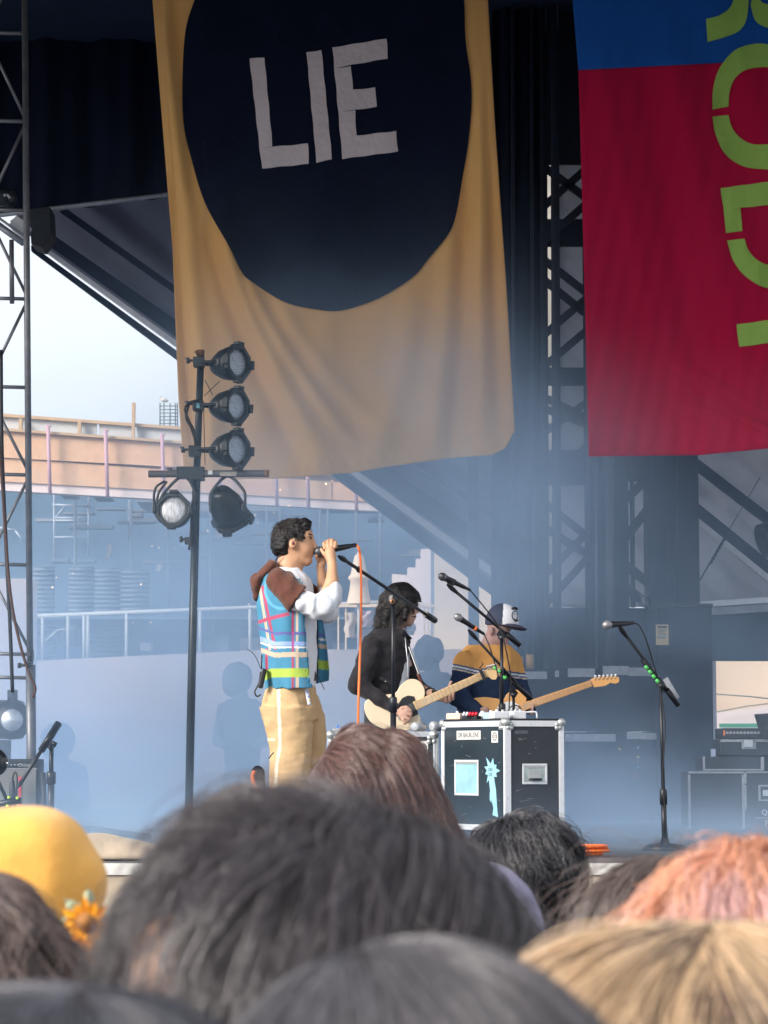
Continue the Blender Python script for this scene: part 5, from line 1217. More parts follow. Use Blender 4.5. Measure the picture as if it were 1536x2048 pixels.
# ================================================================== RACKS on the right
def rack(name, x0, x1, y0, y1, D, label, strips, depth=.45, grp='road cases at the right of the stage'):
    t = thing(name, PF((x0 + x1) / 2, D), label, 'road case', grp)
    a = P(x0, y1, D); b = P(x1, y0, D); q = MB(); q.box((a[0], D, a[2]), (b[0], D + depth, b[2])); q.build('body', M['case_blk'], t, bevel=.008)
    for (sx0, sx1, sy0, sy1) in strips:
        q = MB(); vbox(q, sx0, sx1, sy0, sy1, D - .01, .009); q.build('edge_strip', M['alu_d'], t, bevel=.002)
    return t
DRk = 18.7; fy = 1657
r1 = rack('road_case', 1377, 1489, 1544, fy, DRk, 'upright black road case at lower right with thin grey edges, left of the lettered case', [(1377, 1489, 1543, 1547), (1377, 1381, 1549, fy), (1485, 1489, 1549, fy)])
r2_ = rack('road_case', 1492, 1600, 1543, fy, DRk - .02, 'black road case at the right edge with a latch and white lettering', [(1489, 1493, 1546, 1568), (1489, 1493, 1570, 1620), (1492, 1600, 1543, 1546)])
q = MB(); 
for (a0, b0, a1, b1) in ((1517, 1570, 1560, 1573), (1517, 1599, 1560, 1602), (1517, 1573, 1521, 1599), (1545, 1573, 1560, 1599)): vbox(q, a0, a1, b0, b1, DRk - .03, .008)
ltch = q.build('latch', M['alu_d'], r2_); q = MB(); vbox(q, 1526, 1537, 1580, 1592, DRk - .03, .008); q.build('latch_tongue', M['alu'], ltch)
text_obj('lettering', 'Quilter', P(1545, 1625, DRk - .034), (1, 0, 0), HZ, .055, M['white'], r2_)
text_obj('lettering', 'FZ8', P(1543, 1647, DRk - .034), (1, 0, 0), HZ, .062, M['white'], r2_)
q = MB(); vbox(q, 1511, 1580, 1635.4, 1636.2, DRk - .031, .003); q.build('rule', M['white'], r2_)
r3 = rack('keyboard_case', 1406, 1528, 1513, 1540, DRk + .03, 'long low black case lying on the two upright road cases', [(1406, 1410, 1513, 1538), (1406, 1528, 1538, 1541.5), (1522, 1528, 1514, 1538)])
r4 = rack('rack_unit', 1440, 1600, 1483, 1512, DRk + .1, 'black rack unit with a bright catch on top of the low case', [(1441, 1600, 1479, 1484), (1484, 1512, 1480, 1498)])
q = MB(); vbox(q, 1489, 1506, 1480, 1494, DRk + .07, .02); q.build('bright_catch', M['alu'], r4, bevel=.003)
q = MB(); q.lathe(P(1465, 1484, DRk + .15), (0, 0, 1), [(0, .05), (.01, .045), (.022, .03), (.025, 0)], 14); q.build('black_lump', M['blackmatte'], r4)
q = MB(); vbox(q, 1423, 1431, 1498, 1513, DRk + .05, .04); tag(q.build('blue_cup', mat('blue_cup', (.35, .4, .55), .5), loc=P(1427, 1513, DRk + .05)), 'small pale blue cup on the low case at the right', 'cup')
r5 = rack('mixer_rack', 1446, 1600, 1456, 1478, DRk + .16, 'dark gear strip with a row of small grey controls under the green trim', [])
for k in range(11):
    q = MB(); vbox(q, 1452 + k * 7, 1457 + k * 7, 1463, 1468, DRk + .15, .009); q.build('button', M['alu_d'], r5)
q = MB(); vbox(q, 1447, 1450, 1461, 1471, DRk + .15, .009); q.build('orange_button', M['orange_ring'], r5)
q = MB(); q.box(tuple(P(1440, 1668, DRk + .2)), tuple(P(1600, 1479, DRk + .2) + [0, .3, 0])); q.build('rack_body', M['case_blk'], r5)
q = MB(); q.slab([P(1516, 1428, DRk), P(1560, 1425, DRk), P(1560, 1478, DRk), P(1530, 1478, DRk), P(1524, 1455, DRk)], .2); tag(q.build('black_hood', M['blackmatte'], loc=P(1530, 1478, DRk)), 'black angular hood at the right edge above the racks', 'hood')
# ================================================================== MUSICIANS
M['skin'] = mat('skin_warm', (.58, .32, .19), .5, var=.06, vscale=20, spec=.35)
M['skin2'] = mat('skin_pink', (.56, .33, .25), .55, var=.08, vscale=20, spec=.3)
M['skin3'] = mat('skin_ruddy', (.38, .24, .22), .55, var=.08, vscale=20, spec=.3)
for k_ in ('skin', 'skin2', 'skin3'):
    b_ = M[k_].node_tree.nodes['Principled BSDF']; b_.inputs['Subsurface Weight'].default_value = .0
M['hair_blk'] = hairmat('hair_black', (.016, .012, .012), .38)
M['hair_base'] = mat('hair_mass_black', (.007, .006, .007), .5, var=.5, vscale=60, bump=1., bscale=90, bdist=.006, spec=.3)
M['tee_w'] = fabric('white_sleeve', (.72, .73, .77), var=.04, bump=.5, bscale=18, bdist=.01)
M['tee_b'] = fabric('brown_sleeve', (.115, .045, .032), var=.08, bump=.5, bscale=18, bdist=.01)
M['vest'] = mat('plaid_vest', (1, 1, 1), .85, var=.06, attr='Col', bump=.5, bscale=12, bdist=.01, spec=.15)
M['trousers'] = mat('khaki_trousers', (1, 1, 1), .85, var=.06, attr='Col', bump=.6, bscale=14, bdist=.012, spec=.15)
M['jacket'] = fabric('black_jacket', (.024, .022, .026), var=.2, bump=.8, bscale=12, bdist=.02, rough=.7, sheen=.1)
M['dark_trousers'] = fabric('dark_trousers', (.02, .022, .03), var=.2, bump=.6, bscale=12)
M['shoe'] = mat('dark_shoe', (.03, .03, .035), .6)
M['wood_neck'] = mat('maple_neck', (.66, .44, .22), .35, var=.12, vscale=8, stretch=(6, 6, 1))
M['cream_body'] = mat('cream_lacquer', (.74, .60, .42), .3, var=.05)
M['orange_body'] = mat('amber_lacquer', (.66, .34, .12), .3, var=.08)
M['fret'] = mat('fret_wire', (.35, .26, .16), .4, metal=.4)

class Fr:
    """pixel <-> metre frame of the vertical plane at distance D"""
    def __init__(s, D): s.D = D; s.u = D / F
    def __call__(s, px, py, dy=0.): return P(px, py, s.D) + np.array([0, dy, 0])
    def inv(s, p):
        t = s.D; px = 768 + p[:, 0] / s.u; 
        k = (p[:, 2] - CAMZ) / s.D             # = (ST + CT*yu)/(CT - ST*yu)
        yu = (k * CT - ST) / (CT + k * ST); py = 1024 - yu * F
        tt = 1 / (CT - ST * yu); px = 768 + p[:, 0] / s.u / tt
        return px, py
def rings(S, rows, dy=0., ry=None):
    out = []
    for r_ in rows:
        py, xl, xr = r_[:3]; b = r_[3] if len(r_) > 3 else ry; d = r_[4] if len(r_) > 4 else dy
        out.append((S((xl + xr) / 2, py, d), (xr - xl) / 2 * S.u, b))
    return out
def finger(f, pts, r0, r1=None, k=.002):
    r1 = r0 * .85 if r1 is None else r1; n = len(pts) - 1
    for i in range(n): f.cap(pts[i], pts[i + 1], r0 + (r1 - r0) * i / n, r0 + (r1 - r0) * (i + 1) / n, k=k)

# ------------------------------------------------------------------ the singer
S = Fr(13.2)
sg = thing('person', PF(585, 13.2), 'man singing in profile in a blue plaid vest and khaki trousers', 'person')
f = Field(S(498, 1722) - [0, .32, .02], S(700, 1028) + [0, .30, .03], .0042)
# head
f.ell(S(584, 1077), (.093, .074, .098), k=.0)
f.ell(S(606, 1096), (.050, .056, .078), k=.03)
f.ell(S(614, 1071), (.028, .052, .045), k=.02)
f.ell(S(616, 1120), (.022, .026, .020), k=.022)
f.cap(S(596, 1118), S(614, 1124), .034, .02, k=.02, sy=1.3)
f.cap(S(625, 1077), S(630, 1091), .0075, .0105, k=.010, sy=1.2); f.ell(S(631.5, 1095), (.011, .014, .0085), k=.008); f.cap(S(612, 1100), S(600, 1092), .038, .036, k=.03, sy=1.3)
f.ell(S(625, 1107), (.010, .018, .006), k=.005); f.ell(S(624, 1112.5), (.009, .016, .0055), k=.004); f.ell(S(624, 1116.5), (.006, .02, .004), k=.004, cut=True)
f.ell(S(623.5, 1071), (.010, .034, .008), k=.01)
f.ell(S(624.5, 1078.5, -.034), (.012, .013, .008), k=.006, cut=True)
for sgn in (-1, 1):
    f.ell(S(587, 1089, sgn * .078), (.021, .014, .031), k=.006, rot=12)
    f.ell(S(588, 1088, sgn * .095), (.011, .010, .016), k=.003, cut=True)
f.cap(S(580, 1108), S(572, 1155), .055, .062, k=.03); f.cap(S(596, 1118), S(590, 1150), .030, .036, k=.02)
# torso core, legs
f.loft(rings(S, [(1150, 548, 608, .12), (1175, 540, 615, .16), (1260, 545, 615, .14), (1375, 548, 615, .13), (1400, 546, 615, .14)]), k=.03)
for d, x in ((-.09, 0), (.09, 14)):
    f.cap(S(580 + x, 1400, d), S(583 + x, 1540, d), .075, .055, k=.03); f.cap(S(583 + x, 1540, d), S(578 + x, 1690, d), .055, .04, k=.02)
# near arm
f.cap(S(568, 1176, -.145), S(640, 1222, -.19), .048, .036, k=.03); f.cap(S(642, 1220, -.19), S(665, 1168, -.145), .038, .034, k=.02); f.cap(S(665, 1168, -.145), S(665, 1131, -.085), .033, .024, k=.012)
# far arm
f.cap(S(590, 1175, .15), S(648, 1222, .13), .045, .04, k=.03); f.cap(S(648, 1222, .14), S(646, 1165, .07), .04, .03, k=.02); f.cap(S(646, 1165, .07), S(641, 1130, .035), .030, .023, k=.012)
# near hand: back towards us, fingers over the top of the microphone
f.ell(S(662, 1113, -.062), (.030, .018, .040), k=.014, rot=-8)
f.cap(S(664, 1128, -.078), S(660, 1108, -.062), .024, .026, k=.012)
for (x0, y0, x1, y1, x2, y2) in ((650, 1098, 648, 1089, 652, 1084), (657, 1095, 656, 1084, 660, 1080), (664, 1094, 664, 1083, 667, 1081), (670, 1096, 671, 1087, 672, 1085)):
    finger(f, [S(x0, y0, -.058), S(x1, y1, -.042), S(x2, y2, -.012), S(x2 + 1, y2 + 8, .012)], .0105, .0085)
finger(f, [S(655, 1116, -.05), S(648, 1108, -.045), S(643, 1100, -.035)], .0115, .009)
# far hand: under and around
f.ell(S(644, 1118, .028), (.024, .020, .034), k=.012, rot=-20)
for (x0, y0, x1, y1, x2, y2) in ((646, 1104, 650, 1093, 654, 1090), (650, 1103, 657, 1092, 661, 1089), (640, 1112, 638, 1106, 636, 1101), (655, 1104, 664, 1094, 668, 1091)):
    finger(f, [S(x0, y0, .030), S(x1, y1, .038), S(x2, y2, .018)], .0100, .008)
finger(f, [S(636, 1120, .01), S(633, 1113, -.012), S(634, 1110, -.022)], .0105, .0085)
body = link('body', f.mesh('body', 2), M['skin'], sg)
# small features of the face
q = MB(); q.lathe(S(622.5, 1078.5, -.038), (.75, -.66, -.1), [(-.004, 0), (-.002, .0042), (.002, .0040), (.003, 0)], 12); q.build('eye', mat('eye_dark', (.03, .02, .02), .2), sg)
q = MB(); q.tube(smooth_path([S(615, 1075.5, -.050), S(619, 1074.6, -.046), S(624, 1077, -.036)], 4), .0022, 6); q.build('eyelid', M['hair_base'], sg)
q = MB(); q.tube(smooth_path([S(611, 1072, -.053), S(617, 1069.5, -.048), S(625, 1071, -.036)], 5), [.0026] * 5 + [.0038] * 4 + [.002] * 2, 7); q.build('eyebrow', M['hair_base'], sg)
q = MB(); q.lathe(S(587.5, 1090, -.079), (0, -1, 0), [(0, 0), (0, .011), (.009, .010), (.012, .006), (.012, 0)], 12); er = q.build('earpiece', mat('maroon_plastic', (.16, .02, .03), .3), sg)
q = MB(); q.tube(smooth_path([S(590, 1086, -.090), S(592, 1080, -.089), S(588, 1078, -.086), S(583, 1083, -.084)], 4), .0022, 6); q.build('ear_wire', M['black_cable'], er)
q = MB(); q.tube(smooth_path([S(563, 1112, -.066), S(556, 1117, -.06), S(549, 1127, -.03), S(545, 1135, .0)], 5), .0035, 6); q.build('monitor_cable', M['black_cable'], sg)
q = MB(); q.tube(smooth_path([S(622, 1107.6, -.020), S(626, 1107.9, -.010), S(627.5, 1107.8, .0)], 4), .0016, 6); q.build('mouth', mat('lip_shadow', (.20, .07, .05), .6), sg)
# tattoo on the back of the near hand (flat print)
q = MB()
def tat(u, v): 
    c = S(662, 1113, -.062); a = lerp(-.75, .75, u); b = lerp(-.85, .75, v); x = .0305 * math.sin(a); z = .041 * math.sin(b); 
    y = -.0186 * math.sqrt(max(.05, 1 - (x / .0305) ** 2 - (z / .041) ** 2)); return c + np.array([x, y - .0012, z])
# hair
def noisy(fld, amp, fr, seed): fld.offset(lambda p: amp * sines(p, fr, seed, 7)); return fld
f = Field(S(528, 1150) - [0, .12, 0], S(640, 1024) + [0, .12, 0], .0035)
f.ell(S(584, 1070), (.098, .081, .085), k=.0); f.ell(S(566, 1090), (.066, .080, .074), k=.02); f.ell(S(611, 1050), (.034, .062, .034), k=.02)
f.ell(S(634, 1094), (.078, .16, .078), cut=True, k=0); f.ell(S(593, 1133), (.064, .16, .052), cut=True, k=0)
for sgn in (-1, 1): f.ell(S(589, 1093, sgn * .088), (.028, .035, .038), cut=True, k=0)
noisy(f, .008, 14, 3); noisy(f, .004, 30, 8)
link('hair', f.mesh('hair', 1), M['hair_base'], sg)
def hmask(u):
    p = np.array(S(583, 1073)) + u * np.array([.10, .08, .095]); px, py = S.inv(p)
    side = (np.abs(u[:, 1]) < .97)
    return ((px < 606) | (py < 1056)) & (py < 1114) & ~((px < 601) & (px > 575) & (py > 1076)) 
head_hair('hair_curls', sg, S(583, 1072), (.089, .076, .084), (-.25, 0, 1), 8000, .030, M['hair_blk'], K=9, amax=2.0, lift=.10, wave=.004, clump=9, frizz=.006, curl=.0065, curlf=1.3, rad=.0007, seed=4, mask=hmask, drop=3.0, stray=.15)
# T-shirt: white body, brown upper sleeves and hood, long white lower sleeves
f = Field(S(500, 1400) - [0, .32, 0], S(660, 1120) + [0, .30, 0], .005)
f.loft(rings(S, [(1138, 550, 602, .10), (1148, 541, 613, .14), (1160, 530, 624, .165), (1200, 526, 632, .17), (1250, 527, 634, .165), (1300, 532, 634, .155), (1350, 536, 633, .15), (1376, 538, 630, .15)]), k=.02)
f.cap(S(586, 1110), S(584, 1140), .058, .062, cut=True, k=0); f.cap(S(590, 1116), S(598, 1153), .105, .036, cut=True, k=0)
f.offset(lambda p: .004 * sines(p, 5, 4) + .003 * sines(p * [1, 1, .4], 14, 6))
link('shirt', f.mesh('shirt', 2), M['tee_w'], sg)
wr = lambda seed, a=.006, fr=7: (lambda p: a * np.abs(sines(p, fr, seed, 6)) + a * .5 * sines(p, fr * 2, seed + 3, 5))
for nm, sgn, pts_ in (('near', -1, None), ('far', 1, None)):
    f = Field(S(505, 1260) - [0, .34, 0], S(640, 1120) + [0, .34, 0], .005)
    if sgn < 0: f.cap(S(563, 1168, -.155), S(597, 1204, -.205), .072, .080, k=.0, sy=.9); f.cap(S(556, 1160, -.12), S(572, 1160, -.11), .05, .045, k=.03)
    else: f.cap(S(590, 1165, .16), S(624, 1192, .17), .062, .066, k=.0, sy=.9); f.cap(S(580, 1152, .11), S(600, 1156, .11), .04, .04, k=.03)
    if sgn < 0: f.shell_plane(S(599, 1204, -.2), (1, 0, -.78 * 0 - .0) if False else (.83, 0, -.55))
    f.offset(wr(5 + sgn, .009, 7)); link('upper_sleeve', f.mesh('sleeve', 2), M['tee_b'], sg)
f = Field(S(575, 1265) - [0, .34, 0], S(700, 1150) + [0, .1, 0], .0045)
f.cap(S(602, 1203, -.20), S(636, 1221, -.20), .070, .056, k=.0); f.cap(S(634, 1221, -.20), S(652, 1214, -.19), .056, .058, k=.03); f.cap(S(650, 1216, -.19), S(668, 1184, -.155), .060, .048, k=.03); f.cap(S(676, 1200, -.16), S(678, 1188, -.155), .030, .024, k=.03)
f.shell_plane(S(591, 1212, -.2), (-.80, 0, -.60) if False else (-.86, 0, .5)); f.shell_plane(S(668, 1170, -.15), (-.30, 0, .95))
f.offset(wr(11, .012, 7)); link('lower_sleeve', f.mesh('sleeve', 2), M['tee_w'], sg)
f = Field(S(600, 1270) - [0, .1, 0], S(700, 1130) + [0, .34, 0], .0045)
f.cap(S(618, 1196, .17), S(655, 1224, .14), .060, .052, k=.0); f.cap(S(655, 1226, .14), S(648, 1170, .07), .056, .036, k=.03)
f.shell_plane(S(646, 1154, .06), (-.25, 0, 1)); f.offset(wr(15, .011, 7)); link('lower_sleeve', f.mesh('sleeve', 2), M['tee_w'], sg)
# hood at the back of the neck
f = Field(S(490, 1230) - [0, .2, 0], S(575, 1110) + [0, .2, 0], .005)
f.cap(S(545, 1133, -.04), S(516, 1165), .034, .04, k=.0, sy=2.4); f.cap(S(516, 1165), S(513, 1195), .036, .022, k=.03, sy=2.6); f.cap(S(511, 1152, -.05), S(505, 1162, -.05), .014, .012, k=.008)
f.offset(wr(21, .005, 8)); link('hood', f.mesh('hood', 2), M['tee_b'], sg)
# plaid vest
BL, CR, BE, LI, PU, PE, WH, LB = (.07, .24, .37), (.42, .08, .14), (.56, .44, .33), (.38, .52, .09), (.13, .13, .34), (.30, .40, .68), (.75, .72, .70), (.12, .36, .52)
def plaid(p):
    px, py = S.inv(p); c = np.tile(np.array(BL), (len(p), 1)); pyb = py - np.maximum(0, 560 - px) * -.0 - np.maximum(0, 556 - px) * -.35 * 0 + np.maximum(0, 552 - px) * .45
    pyb = py + np.maximum(0, 552 - px) * .40 * (py < 1330) - np.maximum(0, 545 - px) * .3 * (py >= 1330)
    def band(a, b, col, m=None):
        k = (pyb >= a) & (pyb < b) & ((m if m is not None else True)); c[k] = col
    def vert(x0, y0, x1, y1, w, col):
        q_ = (py - y0) / (y1 - y0); xx = x0 + (x1 - x0) * q_; k = (np.abs(px - xx) < w) & (q_ > -.02) & (q_ < 1.02); c[k] = col
    vert(527, 1176, 553, 1300, 3.0, CR); vert(521, 1176, 542, 1300, 2.8, BE); vert(588.5, 1225, 588.5, 1385, 2.8, CR); vert(597, 1225, 597, 1385, 2.6, BE); vert(535, 1300, 535, 1345, 3, CR)
    vert(606, 1235, 612, 1385, 2.0, (.10, .22, .33))
    k = (px < 582) & (np.abs(py - (1246 - (px - 517) * .22)) < 3.6); c[k] = CR
    band(1268, 1273, PU); band(1286, 1295, PE); band(1296.5, 1300, WH); band(1308, 1317.5, BE); band(1339, 1357, LI)
    vert(588.5, 1268, 588.5, 1300, 2.6, (.40, .10, .26)); vert(588.5, 1339, 588.5, 1357, 2.8, (.42, .5, .08))
    hh_ = np.hypot((px - 568) / 36, (py - 1180) / 42); k = (hh_ < 1.06) & (hh_ > .92) & (py < 1225); c[k] = LB
    return c
f = Field(S(498, 1395) - [0, .3, 0], S(660, 1125) + [0, .3, 0], .0042)
vr = [(1141, 540, 590, .125), (1155, 526, 612, .175), (1175, 518, 636, .200), (1212, 512.5, 648, .207), (1242, 516, 650, .205), (1272, 520, 652, .200), (1303, 523, 655, .197), (1340, 527, 658, .195), (1362, 530, 660, .195), (1379, 533, 662, .195)]
f.loft(rings(S, vr), k=.01)
f.offset(lambda p: .0045 * sines(p * [1, 1, .35], 11, 14) + .003 * sines(p, 7, 16))
f.shell_plane(S(612, 1212), (1, 0, .098)); f.loft(rings(S, [(a_ - (20 if a_ < 1145 else -20 if a_ > 1375 else 0), b_ + 4, c_ + 6, d_ - .012) for a_, b_, c_, d_ in vr]), cut=True, k=0)
f.cap(S(588, 1100), S(588, 1140), .075, .085, cut=True, k=0)
me = f.mesh('vest', 2); paint(me, plaid); link('vest', me, M['vest'], sg)
# far front panel of the vest
q = MB()
def fp(u, v):
    py = lerp(1205, 1366 - 6 * u, v); xl = lerp(622, 631, v); xr = interp([(1200, 632), (1242, 645), (1290, 653), (1340, 658), (1370, 657)], py)
    p = S(lerp(xl, xr, u), py, .10 + .05 * (1 - u) + .012 * math.sin(u * 7 + v * 4)); return p
q.sheet(fp, 18, 60, .006); me = q.mesh('vest_panel')
def plaid2(p):
    px, py = S.inv(p); c = np.tile(np.array(BL), (len(p), 1)); pyb = py - (px - 634) * .12
    for a, b, col in ((1264, 1270, PU), (1274, 1278, WH), (1285, 1294, BE), (1318, 1336, LI)): c[(pyb >= a) & (pyb < b)] = col
    c[px < 634.5] = (.07, .07, .09); return c
paint(me, plaid2); link('vest', me, M['vest'], sg)
# trousers
f = Field(S(505, 1725) - [0, .3, 0], S(675, 1362) + [0, .3, 0], .005)
f.loft(rings(S, [(1372, 533, 634, .165), (1390, 528, 634, .175), (1415, 521, 636, .18), (1440, 524, 640, .18)]), k=.02)
f.loft(rings(S, [(1415, 520, 626, .11, -.085), (1454, 529, 628, .10, -.09), (1500, 540, 626, .095, -.095), (1545, 537, 624, .095, -.095), (1600, 541, 622, .092, -.095), (1680, 546, 612, .085, -.095), (1708, 548, 608, .08, -.095)]), k=.02)
f.loft(rings(S, [(1385, 560, 634, .10, .08), (1410, 565, 643, .11, .085), (1454, 575, 654, .10, .09), (1490, 578, 656, .095, .09), (1545, 576, 650, .09, .09), (1620, 576, 642, .09, .09), (1706, 574, 630, .08, .09)]), k=.02)
f.offset(lambda p: .009 * np.abs(sines(p * [1, 1, .6], 5, 31, 6)) + .004 * sines(p, 9, 33) + .002 * sines(p, 18, 37))
me = f.mesh('trousers', 2)
KH = (.55, .37, .20)
def kh(p):
    px, py = S.inv(p); c = np.tile(np.array(KH), (len(p), 1))
    xx = np.interp(py, [1375, 1469, 1490, 1530, 1575, 1700], [559, 562.5, 563, 556, 554, 553]); c[(np.abs(px - xx) < 3.2) & (p[:, 1] < 13.2)] = (.78, .68, .52)
    k = (px > 533) & (px < 553) & (np.abs(py - 1480) < 2) & (p[:, 1] < 13.2); c[k] = (.74, .64, .48)
    return c
paint(me, kh); link('trousers', me, M['trousers'], sg)
q = MB(); q.tube(smooth_path([S(541, 1517, -.19), S(546, 1510, -.195), S(551, 1505, -.198)], 4), .003, 6); q.build('pocket_zip', M['blackmatte'], sg)
f = Field(S(520, 1735) - [0, .25, 0], S(690, 1690) + [0, .25, 0], .006)
for d, x in ((-.1, 0), (.09, 18)): f.cap(S(572 + x, 1706, d), S(610 + x, 1711, d), .04, .032, k=0, sy=1.05)
f.shell_plane((0, 0, FLOOR + .001), (0, 0, -1)); link('shoes', f.mesh('shoes', 1), M['shoe'], sg)
# belt pack with aerial, hanging belt end
q = MB(); q.frame_box(S(529, 1352, -.13), (.95, .1, -.25), (0, 1, 0), (.22, 0, .97), (-.012, -.03, -.07), (.012, .03, .035)); pk = q.build('belt_pack', M['mic'], sg, bevel=.006)
q = MB(); q.tube(smooth_path([S(523, 1338, -.12), S(516, 1320, -.12), S(508, 1308, -.12), S(497, 1300, -.12)], 5), .0022, 6); q.tube(smooth_path([S(524, 1345, -.13), S(520, 1368, -.13), S(512, 1385, -.13), S(517, 1394, -.13), S(524, 1390, -.13)], 6), .0042, 7); q.tube([S(526, 1312, -.12), S(525, 1340, -.12)], .004, 6); q.build('aerial', M['black_cable'], pk)
q = MB(); q.sheet(lambda u, v: S(lerp(611, 618, u) + v * 6, lerp(1379, 1411, v), -.155), 2, 8, .004); bl_ = q.build('belt_end', mat('belt_webbing', (.62, .66, .80), .7), sg)
for k in range(3):
    q = MB(); c = S(616.5 + k * 1.9, 1386 + k * 8, -.158); q.lathe(c, (0, -1, 0), [(0, .006), (.001, .006), (.001, 0)], 6 + k); q.build('belt_print', mat('belt_print', (.25, .3, .6) if k < 2 else (.6, .5, .2), .7), bl_)
q = MB(); q.tube([S(630, 1340, -.02), S(636, 1352, -.02), S(649, 1380, -.02)], .0022, 6); q.tube(smooth_path([S(628, 1338, -.05), S(631, 1350, -.05), S(630, 1362, -.05)], 4), .006, 6); q.build('drawcord', M['black_cable'], sg)
# the microphone in his hands
ms = microphone('microphone', (637.5, 1103.5), (712, 1090), 13.19, 13.27, 'black microphone held in both hands at the singer\'s mouth', s=1.12)

# ------------------------------------------------------------------ guitar builder
def guitar(label, S, body_poly, D_off, neck0, neck1, nutw, headpoly, bodym, neckm, nfret=18, wneck=(8.5, 6.5), th=.045):
    c = S(body_poly[0][0], body_poly[0][1], D_off); t = thing('electric_guitar', c, label, 'guitar', 'electric guitars played on stage')
    sp = smooth_path([np.array([a, b, 0.]) for a, b in body_poly + [body_poly[0]]], 4)[:-1]
    q = MB(); q.slab([S(p[0], p[1], D_off) for p in sp], th); q.build('body', M[bodym], t, bevel=.004)
    a = np.array(S(*neck0, D_off - .012)); b = np.array(S(*neck1, D_off - .012)); A = b - a; Ln = np.linalg.norm(A); A /= Ln; N = np.cross(A, [0, 1., 0]); N /= np.linalg.norm(N)
    w0, w1 = wneck[0] * S.u, wneck[1] * S.u
    q = MB(); q.hexa([a - N * w0 + [0, .028, 0], b - N * w1 + [0, .024, 0], b + N * w1 + [0, .024, 0], a + N * w0 + [0, .028, 0], a - N * w0, b - N * w1, b + N * w1, a + N * w0]); q.build('neck', M[neckm], t, bevel=.004)
    for k in range(nfret):
        s_ = 1 - (.5 ** ((k + .8) / 12)) if False else (1 - 2 ** (-(k + 1) / 12.)) / (1 - 2 ** (-(nfret + 1) / 12.)); p = b + (a - b) * s_; w = w1 + (w0 - w1) * s_
        q = MB(); q.frame_box(p, A, (0, 1, 0), N, (-.0012, -.003, -w), (.0012, .002, w)); q.build('fret', M['fret'], t)
    q = MB(); q.slab([S(x, y, D_off - .006) for x, y in headpoly], .016); hd = q.build('headstock', M[neckm], t, bevel=.003)
    q = MB()
    for k in range(6): 
        o = N * (k - 2.5) / 2.5 * w1 * .7; o0 = N * (k - 2.5) / 2.5 * w0 * .7
        q.tube([b + o + [0, -.004, 0], a + o0 + [0, -.006, 0] - A * .12], .0007, 4)
    tag(q.build('strings', M['alu'], t), kind='stuff')
    return t, a, b, A, N, hd

# ------------------------------------------------------------------ guitarist with long black hair
S1 = Fr(16.75)
g1 = thing('person', PF(780, 16.75), 'guitarist with long black hair and moustache in a black zip jacket, head bowed', 'person')
f = Field(S1(690, 1690) - [0, .42, .02], S1(925, 1150) + [0, .28, .03], .0055)
f.ell(S1(800, 1208), (.092, .078, .105), k=0, rot=14); f.ell(S1(817, 1230), (.052, .056, .07), k=.03, rot=10); f.ell(S1(817, 1246), (.022, .026, .02), k=.02)
f.cap(S1(831, 1213), S1(835.5, 1224), .007, .010, k=.008); f.ell(S1(827, 1238), (.010, .018, .007), k=.006)
f.cap(S1(795, 1235), S1(782, 1280), .056, .066, k=.03)
f.loft(rings(S1, [(1272, 735, 812, .14), (1290, 725, 820, .17), (1380, 735, 805, .15), (1430, 740, 805, .15), (1470, 735, 800, .16)]), k=.03)
for d in (-.1, .1): f.cap(S1(768, 1470, d), S1(775, 1580, d), .08, .06, k=.03); f.cap(S1(775, 1580, d), S1(770, 1668, d), .06, .045, k=.02)
f.cap(S1(752, 1305, -.16), S1(722, 1375, -.24), .042, .036, k=.02); f.cap(S1(722, 1375, -.24), S1(795, 1424, -.33), .036, .026, k=.02)
f.cap(S1(800, 1300, .15), S1(838, 1375, .12), .04, .036, k=.02); f.cap(S1(838, 1375, .12), S1(882, 1396, -.06), .040, .026, k=.02)
# picking hand
f.ell(S1(807, 1429, -.345), (.040, .018, .034), k=.012, rot=-20)
for k, (x0, y0, x1, y1, x2, y2) in enumerate(((812, 1421, 820, 1423, 822, 1430), (812, 1428, 820, 1431, 820, 1437), (809, 1436, 817, 1440, 815, 1445), (804, 1440, 810, 1446, 808, 1449))):
    finger(f, [S1(x0, y0, -.352), S1(x1, y1, -.350), S1(x2, y2, -.335)], .0115, .0095)
finger(f, [S1(802, 1418, -.35), S1(812, 1416, -.352), S1(819, 1421, -.35)], .012, .0095)
# fretting hand: thumb above, fingers wrapped in front of the neck
f.ell(S1(893, 1396, -.07), (.036, .022, .034), k=.012)
for k, (x0, y0, x1, y1, x2, y2) in enumerate(((886, 1402, 884, 1392, 888, 1386), (892, 1405, 891, 1393, 894, 1384), (899, 1403, 899, 1391, 901, 1382), (905, 1399, 906, 1388, 906, 1380))):
    finger(f, [S1(x0, y0, -.085), S1(x1, y1, -.106), S1(x2, y2, -.100)], .0118, .0095)
finger(f, [S1(896, 1386, -.03), S1(899, 1372, -.035), S1(902, 1364, -.05)], .0125, .010)
link('body', f.mesh('body', 2), M['skin2'], g1)
q = MB(); q.tube(smooth_path([S1(821, 1234, -.05), S1(827, 1233.5, -.035), S1(832, 1234, -.01)], 4), [.003, .004, .0055, .0055, .006, .006, .006, .005, .004], 7); q.build('moustache', M['hair_base'], g1)
q = MB(); q.tube(smooth_path([S1(823, 1211, -.055), S1(829, 1212, -.045), S1(834, 1214, -.02)], 4), .006, 7); q.build('glasses', mat('dark_glasses', (.10, .02, .02), .2), g1)
f = Field(S1(735, 1280) - [0, .17, 0], S1(862, 1145) + [0, .17, 0], .0045)
